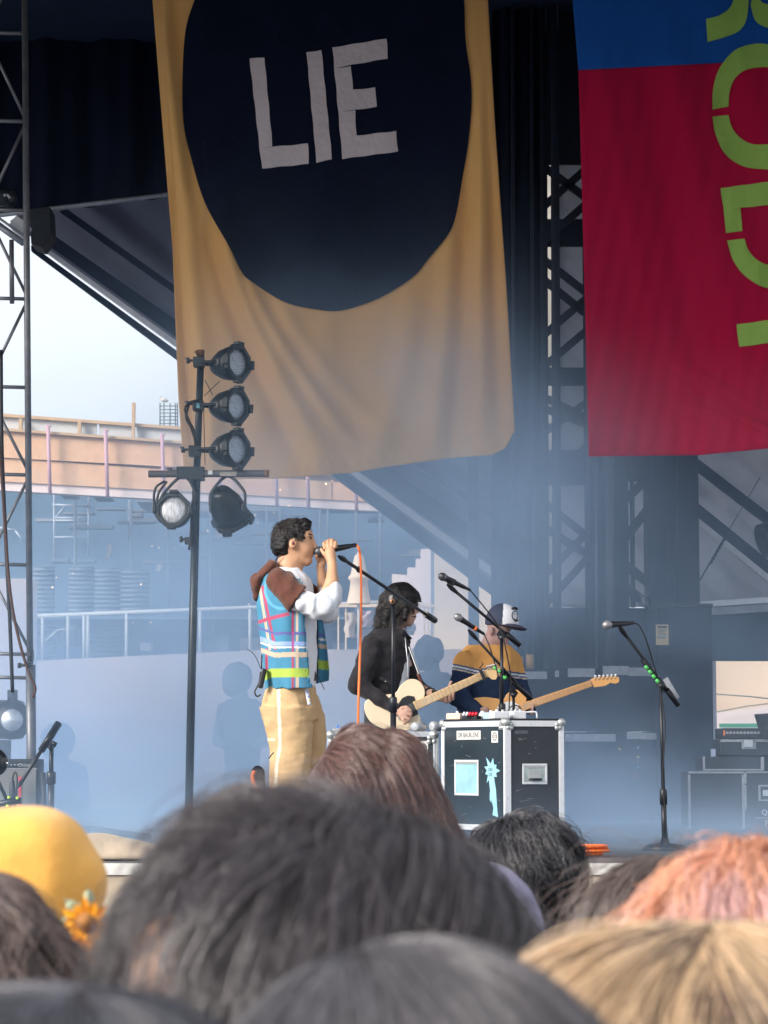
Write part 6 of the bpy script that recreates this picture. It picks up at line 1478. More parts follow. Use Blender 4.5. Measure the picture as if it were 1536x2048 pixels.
f.ell(S1(803, 1194), (.118, .100, .100), k=0, rot=8); f.ell(S1(784, 1225), (.085, .100, .100), k=.04); f.cap(S1(775, 1235, -.05), S1(770, 1248, -.05), .05, .04, k=.03); f.cap(S1(829, 1190, -.03), S1(838, 1206, -.05), .03, .018, k=.03)
f.ell(S1(837, 1236), (.088, .16, .110), cut=True, k=0); f.cap(S1(810, 1235, -.085), S1(812, 1222, -.09), .025, .025, k=0, cut=False)
f.ell(S1(826, 1243), (.052, .2, .075), cut=True, k=0); noisy(f, .006, 10, 13); noisy(f, .003, 25, 5)
link('hair', f.mesh('hair', 1), M['hair_base'], g1)
def m1(u): return ~((u[:, 0] > .25) & (u[:, 2] < .5))
head_hair('hair_locks', g1, S1(797, 1205), (.108, .092, .115), (.35, .0, .9), 5200, .21, M['hair_blk'], K=16, amax=1.9, lift=.08, wave=.022, clump=22, frizz=.014, curl=.014, curlf=1.6, rad=.0009, seed=14, mask=m1, drop=2.0, hang=(-.25, 0, -1), Lvar=.35)
# jacket
f = Field(S1(690, 1450) - [0, .42, 0], S1(890, 1245) + [0, .34, 0], .0055)
f.loft(rings(S1, [(1258, 748, 806, .11), (1268, 735, 818, .16), (1285, 722, 824, .20), (1320, 716, 820, .21), (1360, 716, 812, .205), (1386, 724, 806, .20), (1396, 728, 800, .19)]), k=.02)
f.cap(S1(746, 1292, -.17), S1(718, 1368, -.24), .078, .070, k=.03); f.cap(S1(716, 1372, -.245), S1(792, 1420, -.315), .062, .040, k=.03)
f.cap(S1(800, 1300, .18), S1(838, 1378, .12), .066, .055, k=.03); f.cap(S1(838, 1378, .12), S1(874, 1392, -.02), .052, .036, k=.03)
f.cap(S1(806, 1266, -.10), S1(822, 1278, -.08), .022, .012, k=.02, sy=2); f.cap(S1(800, 1262, -.09), S1(812, 1300, -.16), .016, .01, k=.015)
f.cap(S1(797, 1238), S1(795, 1264), .068, .066, cut=True, k=0); f.cap(S1(822, 1290, .0), S1(818, 1400, .0), .02, .024, cut=True, k=0, sy=2.5)
f.offset(lambda p: .008 * np.abs(sines(p, 5, 41, 6)) + .006 * sines(p, 9, 43) + .003 * sines(p, 20, 44))
link('jacket', f.mesh('jacket', 2), M['jacket'], g1)
q = MB(); q.tube(smooth_path([S1(810, 1276, -.13), S1(812, 1300, -.165), S1(815, 1330, -.175), S1(814, 1360, -.17)], 5), .0035, 6); q.build('zip', M['alu'], g1)
q = MB(); q.frame_box(S1(771, 1364, -.23), (.9, 0, -.42), (0, 1, 0), (.42, 0, .9), (-.045, 0, -.008), (.045, .03, .012)); pf_ = q.build('pocket_flap', M['jacket'], g1, bevel=.004)
q = MB(); q.lathe(S1(771, 1365, -.236), (0, -1, 0), [(0, .006), (.004, .005), (.005, 0)], 8); q.build('button', M['alu_d'], pf_)
f = Field(S1(780, 1430) - [0, .2, 0], S1(840, 1270) + [0, .1, 0], .006); f.loft(rings(S1, [(1278, 792, 818, .09), (1330, 790, 819, .12), (1390, 785, 816, .12)]), k=0); link('undershirt', f.mesh('undershirt', 2), M['tee_w'], g1)
q = MB(); q.sheet(lambda u, v: S1(lerp(816, 836, v) + u * 4.5, lerp(1296, 1352, v), -.19 - .02 * v), 2, 10, .004); stp = q.build('strap', M['white'], g1)
q = MB(); q.sheet(lambda u, v: S1(lerp(816, 836, v) + 1.5 + u * 1.6, lerp(1296, 1352, v), -.193 - .02 * v), 1, 10, .002); q.build('strap_line', M['ink'], stp)
q = MB(); q.sheet(lambda u, v: S1(lerp(832, 845, v) + u * 6, lerp(1350, 1384, v), -.215), 2, 8, .006); q.build('strap_end', mat('brown_leather', (.13, .035, .025), .5), stp)
f = Field(S1(715, 1692) - [0, .3, 0], S1(830, 1420) + [0, .3, 0], .009)
f.loft(rings(S1, [(1385, 732, 802, .18), (1430, 728, 806, .185), (1480, 728, 806, .185)]), k=.02)
for d in (-.1, .1): f.cap(S1(768, 1480, d), S1(775, 1580, d), .095, .075, k=.03); f.cap(S1(775, 1580, d), S1(770, 1672, d), .075, .06, k=.02)
f.offset(wr(51, .006, 6)); link('trousers', f.mesh('trousers', 1), M['dark_trousers'], g1)
f = Field(S1(725, 1700) - [0, .25, 0], S1(850, 1655) + [0, .25, 0], .008)
for d in (-.1, .1): f.cap(S1(766, 1668, d), S1(800, 1671, d), .042, .034, k=0)
f.shell_plane((0, 0, FLOOR + .001), (0, 0, -1)); link('shoes', f.mesh('shoes', 1), M['shoe'], g1)
gt, ga, gb_, gA, gN, hd = guitar('cream electric guitar with a black pickguard and pale neck, played by the long-haired man', S1,
    [(742, 1396), (765, 1392), (790, 1388), (800, 1374), (815, 1362), (832, 1362), (845, 1374), (848, 1392), (838, 1408), (834, 1424), (840, 1440), (834, 1452), (812, 1462), (780, 1462), (748, 1450), (732, 1430), (730, 1408)],
    -.30, (828, 1414), (965, 1352), 6, [(961, 1346), (975, 1339), (990, 1335), (998, 1340), (1001, 1349), (992, 1354), (988, 1362), (980, 1362), (974, 1357), (966, 1358)], 'cream_body', 'wood_neck', wneck=(9.0, 7.0))
q = MB(); q.slab([np.array(p) for p in [S1(x, y, -.306) for x, y in [(797, 1408), (804, 1398), (815, 1393), (827, 1395), (832, 1410), (835, 1430), (826, 1434), (812, 1436), (798, 1430), (794, 1418)]]], .006); pg_ = q.build('pickguard', M['black'], gt)
for k, (x, y) in enumerate(((812, 1421), (822, 1417))):
    q = MB(); q.frame_box(S1(x, y, -.312), gA, (0, 1, 0), gN, (-.012, -.004, -.032), (.012, .006, .032)); q.build('pickup', M['mic'], gt, bevel=.003)
q = MB(); q.frame_box(S1(800, 1426, -.31), gA, (0, 1, 0), gN, (-.03, -.003, -.036), (.02, .006, .036)); q.build('bridge', M['alu'], gt)
for k in range(6):
    q = MB(); q.lathe(S1(972 + k * 3.7, 1341.5 - k * .9, -.31), gN * (1 if gN[2] > 0 else -1), [(-.002, .004), (.014, .004), (.016, .007), (.024, .006), (.025, 0)], 8); q.build('tuning_peg', M['alu'], gt)
q = MB(); q.frame_box(S1(962, 1353.5, -.325), gA, (0, 1, 0), gN, (-.012, -.006, -.036), (.010, .03, .040)); q.build('capo', M['black'], gt, bevel=.003)
q = MB(); q.tube([S1(955, 1340, -.33), S1(962, 1332, -.33), S1(960, 1328, -.33)], .004, 6); q.build('string_tail', M['black'], gt)

# ------------------------------------------------------------------ guitarist in trucker cap and orange jumper
S2 = Fr(17.35)
g2 = thing('person', PF(975, 17.35), 'guitarist in white-fronted trucker cap and orange and navy jumper, head bowed', 'person')
f = Field(S2(888, 1680) - [0, .42, .02], S2(1062, 1200) + [0, .3, .03], .006)
f.ell(S2(1000, 1248), (.085, .078, .110), k=0, rot=16); f.ell(S2(1000, 1278), (.060, .056, .075), k=.03); f.ell(S2(1008, 1296), (.035, .04, .03), k=.02); f.cap(S2(1018, 1268, -.03), S2(1023, 1280, -.04), .010, .012, k=.01)
f.ell(S2(982, 1262, -.075), (.016, .014, .03), k=.006)
f.cap(S2(985, 1280), S2(972, 1315), .065, .075, k=.03)
f.loft(rings(S2, [(1310, 930, 1020, .15), (1330, 918, 1035, .17), (1420, 925, 1035, .16), (1500, 925, 1035, .17)]), k=.03)
for d in (-.1, .1): f.cap(S2(975, 1500, d), S2(985, 1580, d), .085, .065, k=.03); f.cap(S2(985, 1580, d), S2(980, 1660, d), .06, .045, k=.02)
f.cap(S2(925, 1340, -.16), S2(915, 1395, -.22), .055, .05, k=.02); f.cap(S2(915, 1395, -.22), S2(952, 1424, -.30), .045, .03, k=.02)
f.cap(S2(1030, 1340, .05), S2(1050, 1400, -.05), .05, .042, k=.02); f.cap(S2(1050, 1400, -.05), S2(1062, 1424, -.25), .04, .028, k=.02)
f.ell(S2(962, 1424, -.32), (.035, .02, .03), k=.012); f.ell(S2(1066, 1424, -.27), (.03, .02, .032), k=.012)
for k in range(4):
    finger(f, [S2(965, 1418 + k * 4, -.33), S2(971, 1419 + k * 4, -.33), S2(973, 1424 + k * 3.4, -.32)], .0115, .0095)
    finger(f, [S2(1060 + k * 4, 1428, -.28), S2(1060 + k * 4, 1418, -.30), S2(1062 + k * 4, 1410, -.295)], .0115, .0095)
link('body', f.mesh('body', 2), M['skin3'], g2)
f = Field(S2(890, 1530) - [0, .42, 0], S2(1075, 1290) + [0, .3, 0], .0055)
f.loft(rings(S2, [(1276, 952, 1000, .11), (1286, 938, 1015, .15), (1304, 920, 1034, .19), (1345, 910, 1042, .205), (1400, 914, 1040, .20), (1470, 918, 1040, .20), (1520, 922, 1036, .19)]), k=.02)
f.cap(S2(928, 1325, -.14), S2(914, 1392, -.20), .078, .070, k=.03); f.cap(S2(914, 1394, -.205), S2(954, 1425, -.295), .072, .046, k=.03)
f.cap(S2(1026, 1325, .03), S2(1046, 1396, -.04), .07, .058, k=.03); f.cap(S2(1046, 1396, -.04), S2(1058, 1420, -.20), .054, .038, k=.03)
f.cap(S2(985, 1290), S2(982, 1302), .072, .072, cut=True, k=0); f.offset(wr(61, .007, 6)); me = f.mesh('jumper', 2)
def jump(p):
    px, py = S2.inv(p); c = np.tile(np.array((.020, .034, .075)), (len(p), 1)); yy = py - np.where(px < 960, (px - 905) * .22, 14 - (px - 990) * -.10) + np.where(px < 960, 0, 2) - 7
    c[yy < 1332] = (.66, .33, .11); c[(yy >= 1322) & (yy < 1325.5)] = (.05, .09, .2); c[(yy >= 1325.5) & (yy < 1328.5)] = (.7, .68, .66); c[(yy >= 1328.5) & (yy < 1331.5)] = (.05, .09, .2); c[(yy >= 1331.5) & (yy < 1334)] = (.6, .5, .42)
    return c
paint(me, jump); link('jumper', me, mat('knit_jumper', (1, 1, 1), .9, var=.08, attr='Col', bump=.5, bscale=16, bdist=.012, spec=.1), g2)
# cap
f = Field(S2(960, 1300) - [0, .16, 0], S2(1070, 1195) + [0, .16, 0], .004)
f.ell(S2(1004, 1244), (.118, .098, .130), k=0, rot=8); f.shell_plane(S2(1010, 1253), (-.10, 0, -1)); f.loft(rings(S2, [(1258, 980, 1030, .07), (1251, 982, 1030, .07)][::-1]), cut=True, k=0)
me = f.mesh('cap', 1)
def capc(p):
    px, py = S2.inv(p); c = np.tile(np.array((.035, .045, .085)), (len(p), 1)); k = (px > 1003 - (1250 - py) * -.08) & (py < 1250); c[k] = (.74, .73, .78); return c
paint(me, capc); cp_ = link('cap', me, mat('cap_cloth', (1, 1, 1), .8, var=.05, attr='Col', bump=.2, bscale=60), g2)
f = Field(S2(990, 1290) - [0, .16, 0], S2(1075, 1235) + [0, .14, 0], .0035)
f.ell(S2(1027, 1254, -.03), (.095, .088, .020), k=0, rot=12); f.ell(S2(1022, 1264, -.03), (.10, .10, .022), k=0, rot=12, cut=True); me = f.mesh('brim', 1); link('cap_brim', me, mat('brim_navy', (.045, .045, .085), .8), g2)
# round face emblem printed on the cap front: generic
cx_, cy_ = 1029, 1231
q = MB()
def capz(x, y, o=.003):      # point on the cap surface
    c = S2(1004, 1244); p = S2(x, y); a, b = (p[0] - c[0]) / .118, (p[2] - c[2]) / .130; yy = math.sqrt(max(.02, 1 - a * a - b * b)) * .098; return np.array([p[0], 17.35 - yy - o, p[2]])
q.tube([capz(cx_ + 6 * math.cos(a), cy_ + 1 + 9 * math.sin(a)) for a in np.linspace(0, 6.283, 17)], .0035, 5, cap=False)
q.tube([capz(cx_ - 6, 1219), capz(cx_, 1216), capz(cx_ + 6, 1219)], .010, 6); q.tube([capz(cx_ - 3, 1239), capz(cx_ + 1, 1243), capz(cx_ + 7, 1241)], .006, 6)
q.tube([capz(cx_ - 2, 1229), capz(cx_ - 1, 1229)], .004, 5); q.tube([capz(cx_ + 3, 1229), capz(cx_ + 4, 1229)], .004, 5)
q.build('cap_emblem', M['ink'], cp_)
f = Field(S2(915, 1692) - [0, .3, 0], S2(1050, 1480) + [0, .3, 0], .009)
f.loft(rings(S2, [(1490, 925, 1035, .185), (1530, 930, 1032, .18)]), k=.02)
for d in (-.1, .1): f.cap(S2(975, 1520, d), S2(985, 1590, d), .095, .08, k=.03); f.cap(S2(985, 1590, d), S2(980, 1660, d), .08, .06, k=.02)
f.offset(wr(71, .006, 6)); link('trousers', f.mesh('trousers', 1), M['dark_trousers'], g2)
f = Field(S2(945, 1690) - [0, .25, 0], S2(1040, 1640) + [0, .25, 0], .008)
for d in (-.1, .1): f.cap(S2(978, 1657, d), S2(1010, 1659, d), .042, .034, k=0)
f.shell_plane((0, 0, FLOOR + .001), (0, 0, -1)); link('shoes', f.mesh('shoes', 1), M['shoe'], g2)
gt, ga, gb_, gA, gN, hd = guitar('amber electric guitar with a long neck pointing right, held by the man in the cap', S2,
    [(945, 1398), (965, 1396), (985, 1398), (1003, 1400), (1010, 1390), (1024, 1382), (1040, 1384), (1048, 1394), (1047, 1408), (1042, 1420), (1046, 1436), (1040, 1452), (1015, 1462), (985, 1462), (958, 1450), (950, 1430), (952, 1412)],
    -.27, (1040, 1416), (1176, 1369), 6, [(1174, 1362), (1182, 1357), (1200, 1355), (1220, 1354), (1231, 1357), (1231, 1367), (1224, 1370), (1214, 1368), (1204, 1374), (1182, 1377)], 'orange_body', 'orange_body', wneck=(8.0, 6.3), nfret=16)
q = MB(); q.slab([S2(x, y, -.276) for x, y in [(990, 1416), (1006, 1406), (1022, 1404), (1034, 1412), (1030, 1426), (1000, 1432)]], .005); q.build('pickguard', M['ped_w'], gt)
for k in range(6):
    q = MB(); q.lathe(S2(1184 + k * 8, 1358.5 - k * .5, -.28), (0, 0, 1), [(-.002, .004), (.006, .004), (.008, .009), (.018, .008), (.019, 0)], 8); q.build('tuning_peg', M['ped_w'], gt)
    q = MB(); q.lathe(S2(1183 + k * 8, 1361.5 - k * .5, -.277), (0, -1, 0), [(0, .0055), (.004, .0045), (.005, 0)], 8); q.build('string_post', M['fret'], hd)

# ------------------------------------------------------------------ people seen only as hazy shapes
M['haze_grey'] = fabric('figure_haze_grey', (.10, .11, .14), bump=.4)  # low-contrast grey puts the smoke's haze into skin, clothes and hair
def hazy(cx, cy, D, hr, label, bushy=.016):
    Sx = Fr(D); X0, Y0 = 860 - cx, 1303 - cy
    Q = lambda x, y, d=0.: Sx(x - X0, y - Y0, d)
    t = thing('person', PF(cx, D), label, 'person')
    f = Field(Q(805, 1400) - [0, .45, 0], Q(940, 1262) + [0, .45, .08], .012)
    f.lo[2] = FLOOR - .02; f = Field(f.lo, Q(940, 1262) + [0, .45, .08], .012)
    f.ell(Q(860, 1300), (.10, .09, .12), k=0); f.cap(Q(862, 1310), Q(866, 1350), .06, .07, k=.03)
    f.loft(rings(Sx, [(y - Y0, a - X0, b - X0, c_) for y, a, b, c_ in ((1345, 838, 895, .18), (1365, 825, 908, .2), (1440, 830, 905, .19), (1500, 835, 900, .2))]), k=.03)
    for sg_ in (-1, 1):
        xs_ = 867 + sg_ * 37; f.cap(Q(xs_, 1365), Q(867 + sg_ * 48, 1430, -.1), .06, .05, k=.03); f.cap(Q(867 + sg_ * 48, 1430, -.1), Q(867 + sg_ * 30, 1440, -.3), .045, .035, k=.02)
        x = 867 + sg_ * 21; kz = Q(x, 1505)[2]; f.cap(Q(x, 1505), Q(x, 1510, -.35), .085, .07, k=.03)
        kn = Q(x, 1510, -.35); f.cap(kn, [kn[0], kn[1] - .03, FLOOR + .06], .07, .05, k=.02)
    link('body', f.mesh('body', 2), M['haze_grey'], t)
    f = Field(Q(790, 1390) - [0, .28, 0], Q(930, 1235) + [0, .28, 0], .010)
    f.ell(Q(858, 1303), (hr * .95, hr * .85, hr), k=0); f.ell(Q(848, 1322), (hr * .6, hr * .8, hr * .6), k=.03); noisy(f, bushy, 7, 4); noisy(f, bushy * .5, 16, 9); link('hair', f.mesh('hair', 1), M['haze_grey'], t)
    return Q
Qd = hazy(860, 1303, 22.6, .145, 'bushy-haired person seated deep in the smoke between the two guitarists')
for (cx, cy, D, hr, lab, l2) in ((118, 1480, 23.2, .17, 'hazy person seated low in the smoke above the short microphone stand', 'box seat under the hazy person above the short microphone stand'), (477, 1356, 23.2, .15, 'hazy round-haired person seated in the smoke just behind the singer', 'box seat under the hazy person just behind the singer')):
    Q_ = hazy(cx, cy, D, hr, lab, .006); z0 = Q_(867, 1510)[2] - .1
    if z0 > FLOOR + .1:
        q = MB(); c = Q_(867, 1500); q.box((c[0] - .22, D - .2, FLOOR), (c[0] + .22, D + .2, z0)); tag(q.build('box_seat', M['blackmatte'], loc=(c[0], D, FLOOR)), l2, 'seat')
ds_ = thing('drum_stool', PF(870, 22.75), 'stool under the hazy bushy-haired person', 'stool')
q = MB(); c = PF(868, 22.65); q.lathe(c + [0, 0, P(0, 1528, 22.65)[2] - FLOOR - .05], HZ, [(0, 0), (0, .17), (.05, .17), (.05, 0)], 20); q.build('seat', M['blackmatte'], ds_)
for k in range(3):
    a = k * 2.094; q = MB(); q.tube([c + [0, 0, .3], c + [.22 * math.cos(a), .22 * math.sin(a), .0]], .015, 6); q.build('leg', M['black'], ds_)
q = MB(); q.tube([c + [0, 0, .25], c + [0, 0, P(0, 1528, 22.65)[2] - FLOOR - .05]], .02, 8); q.build('post', M['black'], ds_)
# ================================================================== CROWD in the foreground
M['skin_c'] = mat('skin_crowd', (.60, .36, .26), .5, var=.06, vscale=10, spec=.3)
def crowd_body(t, head, R, cloth, yaw=0., tall=None, skin='skin_c', extra=()):
    """one continuous standing body under a head at world point head"""
    h = np.array(head, float); x, y, z = h; sc = z / 1.72
    c, s_ = math.cos(yaw), math.sin(yaw)
    def T(a, b, zz): return np.array([x + a * c - b * s_, y + a * s_ + b * c, zz])
    f = Field((x - .42, y - .42, -.02), (x + .42, y + .42, z + R[2] + .05), .017)
    f.ell(h, (R[0] * .80, R[1] * .84, R[2] * .86), k=0); f.ell(T(0, R[1] * .45, z - R[2] * .45), (R[0] * .55, R[1] * .5, R[2] * .55), k=.03)
    f.ell(T(0, R[1] * .98, z - .02), (.014, .02, .022), k=.012)
    sh = z - R[2] - .115
    f.cap(T(0, -.01, z - R[2] * .5), T(0, -.02, sh + .02), .055, .06, k=.03)
    f.cap(T(-.13, 0, sh - .02), T(.13, 0, sh - .02), .06, .06, k=.04); f.loft([(T(0, 0, sh), .16, .09), (T(0, 0, sh - .28), .14, .10), (T(0, 0, sh - .52), .15, .11)], k=.04)
    for g in (-1, 1):
        f.cap(T(.18 * g, 0, sh - .05), T(.22 * g, .0, sh - .33), .045, .038, k=.03); f.cap(T(.22 * g, .0, sh - .33), T(.23 * g, .05, sh - .58), .036, .026, k=.02); f.cap(T(.23 * g, .05, sh - .58), T(.23 * g, .07, sh - .72), .028, .018, k=.02, sy=1.4)
        f.cap(T(.085 * g, 0, sh - .55), T(.095 * g, 0, (sh - .55) * .52), .085, .06, k=.03); f.cap(T(.095 * g, 0, (sh - .55) * .52), T(.095 * g, -.02, .08), .058, .04, k=.02); f.cap(T(.095 * g, -.02, .045), T(.1 * g, .13, .035), .045, .035, k=.02)
    for (pc, pr) in extra: f.ell(pc, pr, k=.02)
    body = link('body', f.mesh('body', 1), M[skin], t)
    f = Field((x - .42, y - .34, sh - .66), (x + .42, y + .34, sh + .12), .015)
    f.cap(T(-.13, -.005, sh - .02), T(.13, -.005, sh - .02), .078, .078, k=.03); f.loft([(T(0, 0, sh), .19, .12), (T(0, 0, sh - .3), .17, .125), (T(0, 0, sh - .6), .185, .135)], k=.04)
    for g in (-1, 1): f.cap(T(.18 * g, 0, sh - .05), T(.225 * g, .0, sh - .30), .065, .06, k=.03)
    f.cap(T(0, 0, sh + .02), T(0, 0, sh + .2), .07, .075, cut=True, k=0); f.offset(lambda p: .008 * sines(p, 4, 77)); 
    link('shirt', f.mesh('shirt', 1), cloth, t)
    f = Field((x - .26, y - .24, .06), (x + .26, y + .26, sh - .5), .018)
    for g in (-1, 1): f.cap(T(.085 * g, 0, sh - .58), T(.095 * g, 0, (sh - .55) * .52), .105, .08, k=.03); f.cap(T(.095 * g, 0, (sh - .55) * .52), T(.095 * g, -.02, .1), .078, .06, k=.02)
    link('trousers', f.mesh('trousers', 1), M['dark_trousers'], t)
    return body
def skull(t, c, R, m, seed=1, amp=.004, k=.92, cutface=True, yaw=0.):
    f = Field(np.array(c) - np.array(R) * 1.25 - .03, np.array(c) + np.array(R) * 1.25 + .03, .008)
    f.ell(c, np.array(R) * k, k=0)
    if cutface: f.ell(np.array(c) + [R[0] * .9 * -math.sin(yaw), R[1] * .95 * math.cos(yaw), -R[2] * .5], np.array(R) * .62, cut=True, k=0)
    noisy(f, amp, 9, seed); link('hair_mass', f.mesh('hair_mass', 1), m, t)
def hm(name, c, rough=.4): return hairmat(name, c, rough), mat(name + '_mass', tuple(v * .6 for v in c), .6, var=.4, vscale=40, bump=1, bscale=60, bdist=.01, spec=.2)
cl = lambda n, c: fabric('cloth_' + n, c, bump=.4)

def crowd(px, pytop, D, Rm, label, cloth, yaw=0., extra=()):
    R = np.array(Rm, float); c = P(px, pytop, D) - np.array([0, 0, R[2]])
    t = thing('person', (c[0], D, 0), label, 'person'); crowd_body(t, c, R, cloth, yaw, extra=extra); return t, c, R

# big dark head, centre left
H, HM = hm('hair_charcoal', (.045, .036, .040), .28)
t, c, R = crowd(712, 1628, 1.62, (.110, .115, .122), 'person with thick tousled charcoal hair filling the lower middle of the view', cl('charcoal', (.05, .05, .06)), yaw=.6, extra=[(P(355, 1950, 1.545), (.022, .030, .044)), (P(312, 1985, 1.565), (.022, .03, .05)), (P(395, 2015, 1.54), (.03, .03, .05))])
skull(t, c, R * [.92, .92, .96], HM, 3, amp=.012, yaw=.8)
head_hair('hair', t, c, R * [.95, .95, .98], (.25, .35, .9), 17000, .27, H, K=16, amax=2.0, lift=.20, wave=.030, clump=190, frizz=.005, rad=.00046, seed=21, drop=1.75, stray=.12, hang=(-.15, -.1, -1), mask=lambda u: ~((u[:, 0] < -.35) & (u[:, 2] < .15) & (u[:, 2] > -.85) & (u[:, 1] < .4)))
head_hair('fringe_hair', t, c + [-.02, 0, 0], R * [.97, .97, 1.0], (.45, -.25, .85), 3600, .22, H, K=14, amax=.9, lift=.24, wave=.035, clump=110, frizz=.008, rad=.00036, seed=22, drop=1.95, stray=.12, hang=(-.75, 0, -.6))
head_hair('loose_hair', t, c + [-.035, -.05, -.01], R * [.95, .9, 1.0], (.35, .25, .9), 900, .26, H, K=16, amax=1.5, lift=.14, wave=.03, clump=30, frizz=.008, rad=.0005, seed=24, drop=1.7, stray=.15, hang=(-.1, -.1, -1))
# upper left tousled crest of the same head
head_hair('crest_hair', t, c + [-.035, 0, .01], R * [.95, .9, .92], (.1, -.2, 1), 4200, .11, H, K=10, amax=1.25, lift=.20, wave=.02, clump=26, frizz=.016, rad=.00045, seed=23, drop=2.2, stray=.3)
# bottom centre head, nearest
H2, HM2 = hm('hair_ash', (.075, .068, .075), .3)
t, c, R = crowd(820, 1872, 1.2, (.108, .108, .112), 'person with smooth ash-dark hair at the bottom edge, nearest to the camera', cl('grey', (.2, .2, .22)))
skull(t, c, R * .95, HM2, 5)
head_hair('hair', t, c, R * .97, (-.25, .1, 1), 13000, .24, H2, K=13, amax=1.8, lift=.12, wave=.014, clump=160, frizz=.005, rad=.00036, seed=31, drop=1.75, stray=.03)
# bottom left head
H3, HM3 = hm('hair_slate', (.06, .058, .07), .3)
t, c, R = crowd(120, 1962, 1.12, (.105, .105, .11), 'person with straight slate-dark hair at the bottom left corner', cl('slate', (.12, .12, .15)))
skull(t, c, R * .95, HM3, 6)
head_hair('hair', t, c, R * .97, (.1, -.1, 1), 11000, .22, H3, K=12, amax=1.8, lift=.13, wave=.010, clump=200, frizz=.004, rad=.00040, seed=33, drop=1.8, stray=.03)
# blond head bottom right
H4, HM4 = hm('hair_honey', (.50, .34, .20), .4)
t, c, R = crowd(1400, 1832, 1.5, (.122, .12, .12), 'person with messy honey blond hair at the bottom right', cl('cream', (.5, .45, .4)))
skull(t, c, R * .94, mat('hair_roots_brown', (.10, .06, .045), .7, var=.4, vscale=30), 7)
head_hair('hair', t, c, R * .97, (.05, -.05, 1), 12500, .26, H4, K=15, amax=1.8, lift=.17, wave=.045, clump=150, frizz=.008, rad=.0005, seed=41, drop=1.75, stray=.05)
H4b, _ = hm('hair_dark_blond', (.10, .06, .045), .5)
head_hair('under_hair', t, c, R * .96, (.05, -.05, 1), 9000, .26, H4b, K=15, amax=1.8, lift=.13, wave=.04, clump=60, frizz=.010, rad=.00045, seed=42, drop=1.75, stray=.02)
# orange and pink hair
H5, HM5 = hm('hair_orange', (.66, .33, .20), .5)
t, c, R = crowd(1500, 1694, 2.15, (.110, .11, .12), 'person with short faded orange and pink dyed hair at the right edge', cl('pink', (.5, .2, .25)))
skull(t, c, R * .94, mat('scalp_pink', (.55, .24, .20), .7, var=.4, vscale=30), 8)
head_hair('hair', t, c, R * .98, (.1, .5, .9), 2200, .08, H5, K=10, amax=1.05, lift=.09, wave=.012, clump=30, frizz=.006, rad=.0006, seed=51, drop=1.9, stray=.10)
H5b, _ = hm('hair_pink', (.66, .40, .36), .5); head_hair('pink_hair', t, c, R * .97, (0, .1, 1), 9000, .10, H5b, K=10, amax=2.0, lift=.06, wave=.015, clump=30, frizz=.008, rad=.0006, seed=52, drop=2.0, stray=.10)
# brown hair right
H6, HM6 = hm('hair_taupe', (.105, .072, .060), .4)
t, c, R = crowd(1338, 1712, 2.95, (.110, .12, .12), 'person with smooth taupe brown hair, left of the orange and pink hair', cl('tan', (.3, .25, .2)))
skull(t, c, R * .95, HM6, 9); head_hair('hair', t, c, R * .97, (.35, .2, 1), 9000, .26, H6, K=13, amax=1.8, lift=.08, wave=.008, clump=70, frizz=.005, rad=.0006, seed=61, drop=1.75, stray=.05)
head_hair('flyaway_hair', t, c + [-.01, 0, .012], R * 1.0, (0, 0, 1), 90, .10, H6, K=10, amax=1.0, lift=.35, wave=.03, clump=5, frizz=.02, rad=.0004, seed=62, drop=2.5, stray=.6)
# short black wavy hair
H7, HM7 = hm('hair_ink', (.020, .019, .024), .3)
t, c, R = crowd(1042, 1626, 4.9, (.108, .11, .118), 'person with short glossy black wavy hair directly below the flight case', cl('black', (.03, .03, .035)))
skull(t, c, R * .95, HM7, 10); head_hair('hair', t, c, R * .97, (-.35, -.1, 1), 9000, .13, H7, K=13, amax=2.1, lift=.13, wave=.014, clump=38, frizz=.008, curl=.007, curlf=1.2, rad=.0008, seed=71, drop=2.3, stray=.10)
# woman with long brown hair
H8, HM8 = hm('hair_chestnut', (.115, .055, .045), .35)
t, c, R = crowd(737, 1466, 4.3, (.078, .11, .118), 'woman with long glossy chestnut hair in front of the singer\'s legs', cl('mauve', (.25, .2, .22)))
skull(t, c, R * .95, HM8, 11)
head_hair('hair', t, c, R * .97, (-.5, -.05, 1), 11000, .34, H8, K=16, amax=1.9, lift=.12, wave=.016, clump=60, frizz=.007, rad=.0007, seed=81, drop=1.65, stray=.04, hang=(.14, -.05, -1))
head_hair('swept_hair', t, c + [.03, 0, 0], R * [1.0, 1, .95], (-.6, -.1, .9), 5000, .30, H8, K=16, amax=1.2, lift=.18, wave=.02, clump=50, frizz=.008, rad=.0007, seed=82, drop=1.3, stray=.08, hang=(.42, 0, -1))
head_hair('front_lock', t, c + [-.02, -.01, .004], R * [.98, 1, .98], (-.75, -.1, .65), 2600, .16, H8, K=12, amax=.7, lift=.14, wave=.014, clump=40, frizz=.006, rad=.0007, seed=83, drop=1.5, hang=(.25, 0, -1))
# lilac cap
t, c, R = crowd(950, 1722, 3.6, (.098, .105, .115), 'person in a plain lilac cap mostly hidden behind the charcoal hair', cl('lilac', (.40, .36, .52)))
f = Field(c - .2, c + .2, .007); f.ell(c, (.101, .108, .118), k=0); f.shell_plane(c + [0, 0, -.05], (0, 0, -1)); link('cap', f.mesh('cap', 1), cl('lilac2', (.36, .33, .50)), t)
f = Field(c - .25, c + .25, .007); f.ell(c + [0, .12, -.03], (.085, .09, .018), k=0); link('cap_brim', f.mesh('brim', 1), cl('lilac3', (.36, .33, .50)), t)
